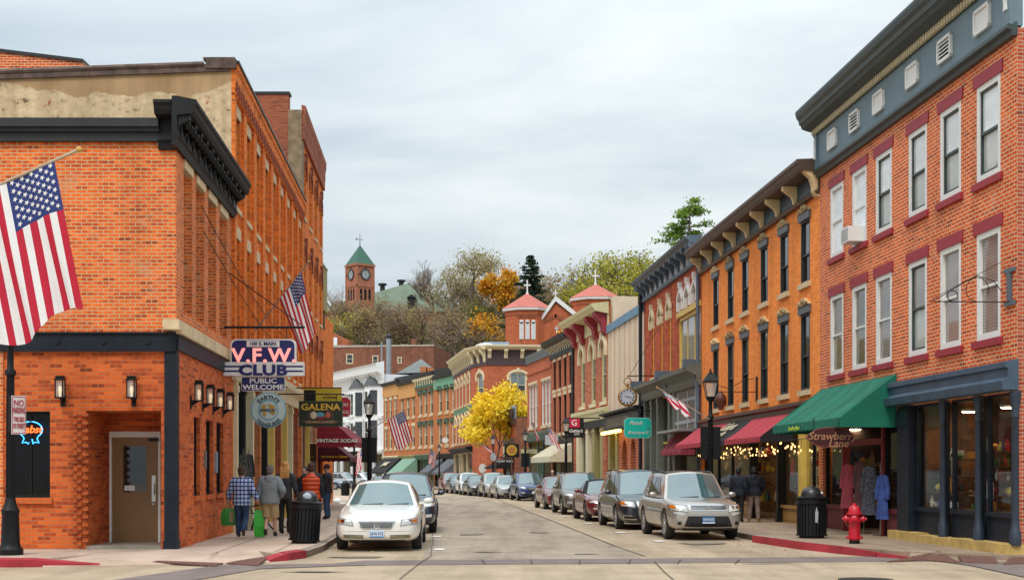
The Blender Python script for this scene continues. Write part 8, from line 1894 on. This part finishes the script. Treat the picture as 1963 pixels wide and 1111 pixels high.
M_pk = plain('rose_cloth', (.42, .07, .09), .85, var=.2, scale=5); M_pat = plain('patterned_cloth', (.10, .11, .14), .85, var=.9, scale=22); M_blc = plain('blue_cloth', (.03, .06, .22), .85, var=.4, scale=9); M_mv = plain('mauve_cloth', (.13, .06, .06), .85, var=.3, scale=6)
def drail(px, z0, dy): u = R1.u(px); return R1.world(u, dy, z0)
q = R1.rz
rl = thing('clothes_rail', 'chrome clothes rail standing in the open shop doorway', 'clothes rail', R1.world(R1.u(1668), .0, .135), q); m = MB(); m.tube([(-.45, 0, 0), (-.45, 0, 1.75), (.75, 0, 1.75), (.75, 0, 0)], .015, 6); m.tube([(-.45, -.2, .02), (-.45, .2, .02)], .015, 6); m.tube([(.75, -.2, .02), (.75, .2, .02)], .015, 6); obj('frame', m, M_chrome, rl)
coat('rose pink coat hanging at the open shop door left of the hydrant top', drail(1634, .75, -.12), q+.5, M_pk, 1.12, .19); coat('mauve brown coat beside the rose pink one', drail(1650, .8, -.02), q+.4, M_mv, 1.15, .17); coat('dark patterned dress on the clothes rail', drail(1668, .62, -.02), q+.6, M_pat, 1.2, .2, 'hanging_dress', 'dress'); coat('blue patterned robe at the right edge of the open shop door', drail(1700, .55, -.10), q+.5, M_blc, 1.05, .16, 'hanging_robe', 'robe')
coat('striped dark shawl hung at the first left shop', (lineL(452).x+.12, 35.4, 1.0), 1.2, plain('striped_knit', (.05, .048, .042), .9, var=.9, scale=14), 1.15, .26, 'hanging_shawl', 'shawl'); coat('black jacket hung past the striped shawl', (lineL(468).x+.1, 36.6, 1.05), 1.3, plain('black_cloth', (.012, .012, .014), .8), 1.1, .24, 'hanging_jacket', 'jacket')
# ================================================================ people
SKIN_A = plain('skin_light', (.50, .27, .19), .55, var=.06); M_eye = plain('eye_dark', (.02, .015, .012), .3); M_lip = plain('lip', (.38, .13, .10), .5)
def skinned(V, E, Rr, root=0, sub=1):
    me = bpy.data.meshes.new('sk'); me.from_pydata([tuple(v) for v in V], E, []); ob = link('skin_tmp', me)
    ob.modifiers.new('s', 'SKIN').use_smooth_shade = True; ss = ob.modifiers.new('b', 'SUBSURF'); ss.levels = sub; ss.render_levels = sub
    for d, r in zip(me.skin_vertices[0].data, Rr): d.radius = r if isinstance(r, tuple) else (r, r)
    me.skin_vertices[0].data[root].use_root = True
    m2 = evaluated(ob); bpy.data.objects.remove(ob); bpy.data.meshes.remove(me); return m2
def to_mb(me): m = MB(); m.v = [tuple(v.co) for v in me.vertices]; m.f = [tuple(p.vertices) for p in me.polygons]; m.m = [0]*len(m.f); return m
J0 = dict(pel=(0, 0, .95), wai=(0, 0, 1.09), che=(0, -.005, 1.27), uch=(0, -.01, 1.40), nec=(0, 0, 1.49), h1=(0, .015, 1.565), h2=(0, .015, 1.65), h3=(0, .0, 1.715),
          shL=(-.18, -.005, 1.405), elL=(-.235, -.03, 1.13), wrL=(-.24, .06, .90), shR=(.18, -.005, 1.405), elR=(.235, -.03, 1.13), wrR=(.24, .06, .90),
          hiL=(-.09, 0, .91), knL=(-.10, .02, .49), anL=(-.10, -.02, .09), toL=(-.10, .13, .035), hiR=(.09, 0, .91), knR=(.10, .02, .49), anR=(.10, -.02, .09), toR=(.10, .13, .035))
def person(label, loc, rz, H, pose, top, bottom, shoes, hair, skin=SKIN_A, build=1.0, sleeve=True, shorts=False, vest=None, hood=False, longhair=False, beanie=None, headturn=0.0, hem=.86, puff=.02, group=None):
    """local +y is the way the person faces"""
    J = {k: Vector(v) for k, v in J0.items()}; J.update({k: Vector(v) for k, v in pose.items()}); s = H/1.78; t = thing('person', label, 'person', loc, rz, group); t.scale = (s, s, s); b = build
    for S_ in 'LR': J['ha'+S_] = J['wr'+S_]+(J['wr'+S_]-J['el'+S_]).normalized()*.075
    K = ['pel', 'wai', 'che', 'uch', 'nec', 'h1', 'h2', 'h3', 'shL', 'elL', 'wrL', 'haL', 'shR', 'elR', 'wrR', 'haR', 'hiL', 'knL', 'anL', 'toL', 'hiR', 'knR', 'anR', 'toR']
    Rd = dict(pel=.125*b, wai=.115*b, che=.13*b, uch=.10*b, nec=.056, h1=.078, h2=.092, h3=.06, sh=.06*b, el=.043, wr=.028, ha=.034, hi=.088*b, kn=.058, an=.04, to=.036)
    rad = lambda k: Rd.get(k, Rd.get(k[:2]))
    E = [('pel', 'wai'), ('wai', 'che'), ('che', 'uch'), ('uch', 'nec'), ('nec', 'h1'), ('h1', 'h2'), ('h2', 'h3')]+[e for S_ in 'LR' for e in (('uch', 'sh'+S_), ('sh'+S_, 'el'+S_), ('el'+S_, 'wr'+S_), ('wr'+S_, 'ha'+S_), ('pel', 'hi'+S_), ('hi'+S_, 'kn'+S_), ('kn'+S_, 'an'+S_), ('an'+S_, 'to'+S_))]
    ix = {k: i for i, k in enumerate(K)}
    bm_ = to_mb(skinned([J[k] for k in K], [(ix[a], ix[c]) for a, c in E], [rad(k) for k in K]))
    for S_, sg in (('L', -1), ('R', 1)):     # fingers and thumb
        hd = (J['ha'+S_]-J['wr'+S_]).normalized(); side = Vector((0, 1, 0)); side = (side-hd*side.dot(hd)).normalized(); inn = Vector((-sg, 0, 0)); c = J['ha'+S_]
        for k, L_ in enumerate((.072, .082, .076, .06)):
            p0 = c+side*(.024-.016*k)+hd*.015; m_ = p0+hd*L_*.5+inn*.008; bm_.tube([p0, m_, m_+hd*L_*.35+inn*.03], [.0095, .0085, .006], 6)
        p0 = c-hd*.02+side*.028; bm_.tube([p0, p0+side*.022+hd*.03+inn*.012, p0+side*.024+hd*.058+inn*.022], [.011, .010, .007], 6)
    HM = Matrix.Translation(J['h2']) @ Matrix.Rotation(headturn, 4, 'Z'); f_ = MB()
    f_.ell((0, .015, .0), (.075, .092, .112), 14, 10); f_.ell((0, .105, -.022), (.013, .02, .022), 8, 6); f_.ell((0, .075, -.075), (.035, .03, .028), 8, 6)
    for sg in (-1, 1): f_.ell((sg*.077, .0, -.012), (.012, .022, .032), 8, 6); f_.ell((sg*.03, .092, .012), (.014, .012, .009), 8, 6, 1)
    f_.ell((0, .098, -.058), (.022, .009, .007), 8, 5, 2); bm_.add(f_, HM)
    obj('body', bm_, [skin, M_eye, M_lip], t, smooth=180)
    def garment(name, ks, es, rr, mat, extra=None):
        i_ = {k: i for i, k in enumerate(ks)}; m_ = to_mb(skinned([J[k] if isinstance(k, str) else k for k in ks], [(i_[a], i_[c]) for a, c in es], rr))
        if extra: m_.add(extra)
        return obj(name, m_, mat, t, smooth=180)
    from mathutils import noise as nz
    def smooth_path(P_, n=5):
        out = []; Q = [P_[0]]+P_+[P_[-1]]
        for i in range(1, len(Q)-2):
            for k in range(n):
                u = k/n; p0, p1, p2, p3 = Q[i-1], Q[i], Q[i+1], Q[i+2]
                out.append(tuple(.5*((2*b1)+(-a1+c1)*u+(2*a1-5*b1+4*c1-d1)*u*u+(-a1+3*b1-3*c1+d1)*u**3) for a1, b1, c1, d1 in zip(p0, p1, p2, p3)))
        return out+[tuple(P_[-1])]
    def limb(m, pts):          # pts: (vector, radius)
        q = smooth_path([(*p_, r_) for p_, r_ in pts]); m.tube([x[:3] for x in q], [x[3] for x in q], 12)
    def loft(m, secs):         # secs: (centre, half width, half depth)
        q = smooth_path([(*c_, w_, d_) for c_, w_, d_ in secs], 4)
        m.rings([[(x[0]+x[3]*math.copysign(abs(math.cos(a_))**.85, math.cos(a_)), x[1]+x[4]*math.sin(a_), x[2]) for a_ in [2*PI*i/24 for i in range(24)]] for x in q])
    def crease(m, amp):
        sd_ = Vector((H*7, rz*5, 0)); out = []
        for v_ in m.v: p_ = Vector(v_); d_ = nz.noise_vector(p_*7+sd_)*amp+nz.noise_vector(p_*17+sd_)*amp*.5; out.append(tuple(p_+d_))
        m.v = out; return m
    p = puff; at = lambda z: (J['pel'].lerp(J['wai'], (z-J['pel'].z)/max(.01, J['wai'].z-J['pel'].z)) if z < J['wai'].z else J['wai'].lerp(J['uch'], (z-J['wai'].z)/(J['uch'].z-J['wai'].z)))
    def V3(z): q_ = at(z); return (q_.x, q_.y, z)
    def torso(m, e): loft(m, [(V3(hem), .168*b+p+e, .118*b+p*.8+e), (V3(hem+.10), .172*b+p+e, .122*b+p*.8+e), (V3(1.10), .160*b+p+e, .112*b+p*.8+e), (V3(1.25), .178*b+p+e, .122*b+p*.8+e), (V3(1.36), .192*b+p*.8+e, .115*b+p*.6+e), (V3(1.43), .165*b+p*.5+e, .098*b+p*.5+e), (V3(1.475), .09+e, .082+e), (V3(1.515), .07+e, .07+e)])
    m = MB(); torso(m, 0)
    for S_ in 'LR':
        if sleeve: sh, el, wr = J['sh'+S_], J['el'+S_], J['wr'+S_]; limb(m, [(J['uch'].lerp(sh, .55), .075*b+p*.5), (sh, .076*b+p*.6), (sh.lerp(el, .5), .06*b+p*.7), (el, .054*b+p*.7), (el.lerp(wr, .55), .048*b+p*.7), (wr, .038+p*.5)])
    if hood: m.ell(Vector(V3(1.465))+Vector((0, -.075, .0)), (.135, .085, .075), 14, 8); m.ell(Vector(V3(1.40))+Vector((0, -.115, -.0)), (.105, .05, .075), 12, 8)
    obj('top', crease(m, .011), top, t, smooth=180)
    if vest: m = MB(); torso(m, .022); obj('vest', crease(m, .006), vest, t, smooth=180)
    m = MB(); loft(m, [(V3(.80), .10*b, .09*b), (V3(.84), .150*b+.01, .112*b+.01), (V3(.93), .168*b+.01, .122*b+.01), (V3(1.02), .155*b+.008, .108*b+.008)])
    for S_ in 'LR':
        hi, kn, an = J['hi'+S_], J['kn'+S_], J['an'+S_]
        if shorts: e_ = hi.lerp(kn, .97); limb(m, [(hi+Vector((0, 0, .02)), .10*b), (hi.lerp(kn, .35), .102*b), (hi.lerp(kn, .7), .10*b), (e_, .102*b)])
        else: limb(m, [(hi+Vector((0, 0, .02)), .098*b), (hi.lerp(kn, .4), .09*b), (kn, .068*b), (kn.lerp(an, .4), .066*b), (an+Vector((0, 0, .0)), .056)])
    obj('trousers' if not shorts else 'shorts', crease(m, .010), bottom, t, smooth=180)
    for S_ in 'LR':
        a, c = J['an'+S_], J['to'+S_]; up = a.lerp(J['kn'+S_], .22); he = a+(a-c)*.25; he.z = min(a.z, c.z)+.0 if False else a.z-.04
        i = skinned([up, a, c, he], [(0, 1), (1, 2), (1, 3)], [.048, .05, .046, .042], 1); obj('shoe', to_mb(i), shoes, t, smooth=180)
    hm = MB()
    if beanie: hm.ell((0, .0, .045), (.098, .108, .10), 14, 8); hm.lathe([(.10, -.0), (.104, .035), (.098, .05)], 16); hmat = beanie; nm = 'beanie'
    else:
        hm.ell((0, -.018, .04), (.097, .103, .098), 14, 9); hm.ell((0, -.05, -.02), (.088, .07, .085), 12, 8); hmat = hair; nm = 'hair'
        if longhair:
            for k in range(11): x = -.075+.015*k; hm.tube([(x*.9, -.06, .03), (x*1.15, -.10, -.1), (x*1.2, -.125, -.24), (x*1.0, -.11, -.36-.03*math.sin(k*2))], [.035, .036, .03, .012], 6)
        else:
            r_ = random.Random(int(H*1000)); 
            for k in range(30): a, q = r_.uniform(0, 2*PI), r_.uniform(.1, 1.2); hm.ell((.08*math.sin(a)*math.cos(q), -.025+.082*math.cos(a)*math.cos(q), .045+.082*math.sin(q)), .021, 6, 5)
    q = MB(); q.add(hm, HM); obj(nm, q, hmat, t, smooth=180)
    return t
def walk(ph): # legs mid-stride, facing +y
    f, bk = ('L', 'R') if ph > 0 else ('R', 'L'); sx = {'L': -.09, 'R': .09}; return {'kn'+f: (sx[f], .10, .50), 'an'+f: (sx[f], .12, .10), 'to'+f: (sx[f], .27, .05), 'kn'+bk: (sx[bk], .05, .50), 'an'+bk: (sx[bk]*.8, -.24, .20), 'to'+bk: (sx[bk]*.8, -.14, .06)}
n = NT('blue_plaid'); v = n.objco(); sp = n.node('ShaderNodeSeparateXYZ'); n.L.new(v, sp.inputs[0]); 
def band(c, fr, th): return n.math('GREATER_THAN', n.math('FRACT', n.math('MULTIPLY', c, fr)), th)
a_, b_ = band(sp.outputs[0], 11, .74), band(sp.outputs[2], 10, .74); c1, c2 = band(n.math('ADD', sp.outputs[0], .04), 11, .82), band(n.math('ADD', sp.outputs[2], .045), 10, .82)
col = n.mix(n.math('MULTIPLY', n.math('MAXIMUM', c1, c2), .6), (.26, .36, .62), (.62, .66, .74)); col = n.mix(n.math('MAXIMUM', a_, b_), col, (.012, .02, .10)); M_plaid = n.set(col=col, rough=.85)
M_jean = plain('blue_denim', (.022, .05, .12), .85, var=.25, scale=6); M_brboot = plain('brown_boot', (.055, .035, .025), .6); M_hoodie = plain('grey_hoodie', (.19, .215, .225), .9, var=.1, scale=8); M_khaki = plain('khaki_shorts', (.36, .26, .13), .85, var=.12, scale=8); M_bksh = plain('black_shoe', (.015, .015, .016), .6)
M_hbr = plain('brown_hair', (.055, .02, .012), .7, var=.4, scale=30); M_hgr = plain('greying_hair', (.15, .12, .10), .8, var=.4, scale=40); M_hbl = plain('strawberry_blonde_hair', (.55, .25, .07), .6, var=.35, scale=25); M_hdk = plain('dark_hair', (.015, .012, .011), .6, var=.4, scale=30)
M_jkb = plain('black_jacket', (.006, .006, .007), .7, var=.2); M_jknv = plain('navy_jacket', (.005, .008, .02), .8, var=.2); M_jkg = plain('charcoal_jacket', (.028, .03, .034), .8, var=.2)
n = NT('red_quilted_vest'); v = n.objco(); sp = n.node('ShaderNodeSeparateXYZ'); n.L.new(v, sp.inputs[0]); frq = n.math('ABSOLUTE', n.math('SINE', n.math('MULTIPLY', sp.outputs[2], 2*PI*4.6))); n.bump(n.math('POWER', frq, .5), .9, .05); M_vest = n.set(col=n.mix(n.math('LESS_THAN', frq, .08), (.62, .06, .006), (.36, .03, .004)), rough=.5)
def foot(px, py): g = G(px, py, .135); return (g.x, g.y, .135)
bag_arm = dict(elL=(-.25, -.04, 1.12), wrL=(-.27, .05, .90))
person('woman in a blue plaid shirt and jeans walking away on the left pavement', foot(463, 1031), R(4), 1.67, dict(walk(1), elL=(-.30, .02, 1.14), wrL=(-.33, .10, .93), elR=(.28, -.05, 1.16), wrR=(.38, .03, .96)), M_plaid, M_jean, M_brboot, M_hbr, build=1.12, hem=.82, puff=.03)
person('man in a grey hoodie and khaki shorts walking away', foot(518, 1030), R(-3), 1.70, dict(walk(-1), elL=(-.27, .0, 1.14), wrL=(-.27, .06, .90), elR=(.32, -.04, 1.16), wrR=(.24, .12, 1.02)), M_hoodie, M_khaki, M_bksh, M_hgr, build=1.14, shorts=True, hood=True, hem=.84, puff=.035)
person('woman with long strawberry blonde hair by the iron bench', (-5.62, 33.6, .135), R(-12), 1.80, dict(elR=(.25, .02, 1.14), wrR=(.27, .14, .94)), M_jkg, M_jkb, M_bksh, M_hbl, longhair=True, build=.95, headturn=R(10))
person('man in a red quilted vest standing with his back to the camera', foot(597, 1021), R(5), 1.77, dict(elL=(-.26, .03, 1.14), wrL=(-.16, .2, 1.0), elR=(.25, -.02, 1.13), wrR=(.26, .04, .90), knR=(.10, .03, .49), anR=(.13, -.06, .1), toR=(.16, .08, .04)), M_jknv, M_jkg, M_brboot, M_hbr, vest=M_vest, build=1.1, puff=.025)
person('dark haired woman facing the camera beside the man in the red vest', (-5.52, 36.2, .135), R(160), 1.68, dict(), M_jkg, M_jkb, M_bksh, M_hdk, build=.98)
person('man in a black jacket, jeans and beanie facing the shops', (-6.02, 44.2, .135), R(78), 1.80, dict(elL=(-.24, .02, 1.13), wrL=(-.17, .14, .98), elR=(.24, .02, 1.13), wrR=(.17, .14, .98)), M_jkb, M_jean, M_bksh, M_hdk, beanie=plain('maroon_beanie', (.05, .012, .015), .9), build=1.08, puff=.03)
M_taup = plain('taupe_trousers', (.20, .145, .115), .85); M_tanb = plain('tan_boot', (.52, .28, .03), .6)
person('man in a navy hooded jacket, taupe trousers and yellow boots looking into the lit shop', foot(1446, 1000), R(-22), 1.70, dict(elL=(-.26, .03, 1.14), wrL=(-.2, .16, 1.02), elR=(.27, .03, 1.14), wrR=(.2, .16, 1.02), anL=(-.17, 0, .09), toL=(-.20, .14, .035), knL=(-.14, .02, .49), anR=(.13, 0, .09), toR=(.16, .14, .035)), M_jknv, M_taup, M_tanb, M_hdk, skin=plain('skin_deep', (.09, .045, .03), .5), hood=True, build=1.14, puff=.035)
person('man in dark clothes partly hidden behind the navy jacketed man', (6.95, 41.6, .135), R(-30), 1.70, dict(), plain('dark_blue_jacket', (.006, .011, .022), .8), M_jkb, M_bksh, M_hdk, skin=MAT['skin_deep'], build=1.05, puff=.03)
person('white haired person in black behind the bright blue crossover', (2.45, 82.0, .135), R(160), 1.66, dict(), M_jkb, M_jkb, M_bksh, plain('white_hair', (.5, .48, .45), .8)); person('person in dark clothes under the grey awnings', ((858-CX)/FPX*146, 146, .135), R(180), 1.72, dict(walk(1)), M_jkb, M_jkb, M_bksh, M_hdk)
# bags
def bag(label, loc, rz, mat, w, h, d, hs=.18, side=None):
    t = thing('shopping_bag', label, 'shopping bag', loc, rz); m = MB(); m.rings([[(-w/2*k, -d/2*k2, z), (w/2*k, -d/2*k2, z), (w/2*k, d/2*k2, z), (-w/2*k, d/2*k2, z)] for z, k, k2 in ((-h, .92, 1), (-h*.6, 1.02, 1.15), (-h*.2, .98, .8), (0, .9, .5))]); obj('bag', m, [mat], t); m = MB()
    for s in (-1, 1): m.tube([(-w*.22, s*d*.2, -.02), (-w*.12, s*d*.1, hs*.8), (0, 0, hs), (w*.12, s*d*.1, hs*.8), (w*.22, s*d*.2, -.02)], .008, 5)
    obj('handle', m, mat, t); return t
g = foot(518, 1030); bag('bright green shopping bag in the hand of the man in the grey hoodie', (g[0]-.26, g[1]+.06, .78), R(10), plain('bag_green', (.03, .42, .02), .4), .26, .62, .16, .12)
g = foot(463, 1031); b = bag('green and blue shopping bag carried by the woman in plaid', (g[0]-.33, g[1]+.13, .83), R(70), plain('bag_kelly', (.03, .26, .05), .4), .40, .40, .16, .16); m = MB(); m.box(-.12, .05, -.10, -.095, -.33, -.08); obj('bag_picture', m, plain('bag_tan', (.35, .25, .12), .5), b)
bag('small dark red bag held by the woman with long hair', (-5.30, 33.72, 1.0), R(0), plain('bag_dark_red', (.20, .01, .03), .5), .26, .24, .12, .1)
# ================================================================ posters and small window things
def poster(label, F, px, py, w, h, mat, y=.30, bits=()):
    u, z = F.uz(px, py); t = thing('poster', label, 'poster', F.world(u, y, z), F.rz); m = MB(); m.box(-w/2, w/2, 0, .012, -h/2, h/2); obj('sheet', m, mat, t)
    for a, b, c, d, mm in bits: m = MB(); m.box(a*w/2, b*w/2, -.004, .0, c*h/2, d*h/2); obj('print', m, mm, t)
G_ = {m.name: m for m in GOODS}
poster('dark poster with a brown figure in the middle blue shop window', R1, 1866, 893, .42, .62, M_black, .33, [(-.5, .4, -.5, .6, G_['goods_brown']), (-.9, .9, -.95, -.75, G_['goods_red'])])
poster('small pale notice with blue print low in the middle blue shop window', R1, 1867, 936, .30, .42, M_white, .33, [(-.7, .7, -.2, .5, G_['goods_blue'])])
poster('pale blue poster with a deep blue bird shape in the right blue shop window', R1, 1922, 872, .55, .62, plain('pale_blue_sheet', (.50, .60, .68), .6), .42, [(-.35, .4, -.4, .2, G_['goods_blue']), (-.05, .05, .2, .7, G_['goods_blue'])])
poster('grey framed picture high in the middle blue shop window', R1, 1836, 862, .5, .62, M_wood, .6, [(-.75, .75, -.8, .8, G_['goods_cream'])])
poster('narrow framed print in the first blue shop window', R1, 1786, 912, .36, 1.0, M_black, .5, [(-.75, .75, -.85, .85, G_['goods_cream'])])
poster('bright pink and red notice in the window left of the black litter bin', R2, 1506, 894, .36, .5, plain('hot_pink', (.75, .03, .09), .5), .2)
poster('red lantern like hanging in the lit window behind the silver car', R2, 1391, 890, .38, .7, plain('hot_red', (.70, .05, .02), .5), .35, [(-.8, .8, -.2, -.05, G_['goods_amber'])])
poster('tall white and yellow printed banner in a left shop window', B2, 504, 935, .35, 1.7, M_white, .2, [(-.7, .7, -.2, .3, G_['goods_yellow']), (-.7, .6, .5, .8, G_['goods_dark'])])
poster('turquoise and brown banner in the second left shop window', B2, 487, 925, .6, 1.6, plain('ochre_sheet', (.35, .22, .10), .6), .2, [(-1, 1, .45, 1, plain('aqua_sheet', (.05, .42, .45), .6)), (-.6, .5, -.6, .1, G_['goods_cream'])])
t = thing('white_urn', 'white fluted urn in the window right of the two men in dark jackets', 'urn', R2.world(R2.u(1527), .55, .75), R2.rz); m = MB(); m.lathe([(.16, 0), (.16, .5), (.12, .55), (.15, .7), (.26, .95), (.30, 1.0), (.30, 1.06), (.01, 1.06)], 16); obj('body', m, M_creamp, t, smooth=40)
t = thing('plaque', 'pale blue plaque between the slit windows of the corner club', 'plaque', VF.world(VF.u(413), -.02, 1.9), VF.rz); m = MB(); m.box(-.12, .12, -.02, .02, -.25, .25); obj('plate', m, plain('plaque_blue', (.20, .26, .34), .4), t)
t = thing('plaque', 'dull grey plaque left of the pale blue plaque on the corner club', 'plaque', VF.world(VF.u(392), -.02, 1.95), VF.rz); m = MB(); m.box(-.07, .07, -.02, .02, -.2, .2); obj('plate', m, plain('plaque_grey', (.16, .15, .14), .4), t)
t = thing('wall_cable', 'thin black cables sagging along the tall brick block', 'cable', (0, 0, 0)); m = MB()
for (a, za), (b, zb_), sg in (((375, 7.4), (575, 6.2), .5), ((380, 6.9), (575, 5.6), .45)):
    pa, pb_ = lineL(a), lineL(b); m.tube([(pa.x+(pb_.x-pa.x)*k/12+.12, pa.y+(pb_.y-pa.y)*k/12, za+(zb_-za)*k/12-sg*math.sin(PI*k/12)) for k in range(13)], .012, 4)
obj('cable', m, M_black, t)
# fallen leaves along kerbs and road stains
r_ = random.Random(77); m = MB()
for k in range(420):
    t_ = r_.random(); y = 26+58*t_**1.6
    x = (kl(y)+abs(r_.gauss(0, .35)) if r_.random() < .45 else ((11.23-.0717*y)-3.25-abs(r_.gauss(0, .5)))) if y < 60 else pr_pt(y)-3.3-abs(r_.gauss(0, .4))
    if k % 7 == 0: x = r_.uniform(-5, 6)
    s_ = r_.uniform(.02, .05); a = r_.uniform(0, 6.28); z = .022
    m.poly([(x+s_*math.cos(a+q), y+s_*math.sin(a+q)*(1 if q % 2 else .7), z+r_.uniform(0, .02)) for q in (0, 1.57, 3.14, 4.71)])
o = obj('fallen_leaves', m, L_brn); tag(o, 'dry fallen leaves scattered along the kerbs and road', 'leaves', kind='stuff')
M_stain = plain('oil_stained_concrete', (.20, .165, .125), .7, var=.2); M_patch = plain('patched_concrete', (.47, .385, .29), .85, var=.12)
m = MB()
for (px, py, rx, ry) in ((690, 1068, .5, .28), (760, 1048, .35, .5), (1345, 1042, .5, .5), (1120, 1062, .25, .12), (932, 1058, .3, .1), (1035, 1020, .25, .5), (900, 1024, .3, .6), (1480, 1080, .5, .1), (600, 1096, .5, .12)):
    c = G(px, py); m.poly([(c.x+rx*math.cos(a)*(1+.3*math.sin(3*a+px)), c.y+ry*math.sin(a)*(1+.25*math.cos(2*a+py)), .0165+px*1e-6) for a in [2*PI*k/22 for k in range(22)]])
tag(obj('road_stains', m, M_stain), kind='structure')
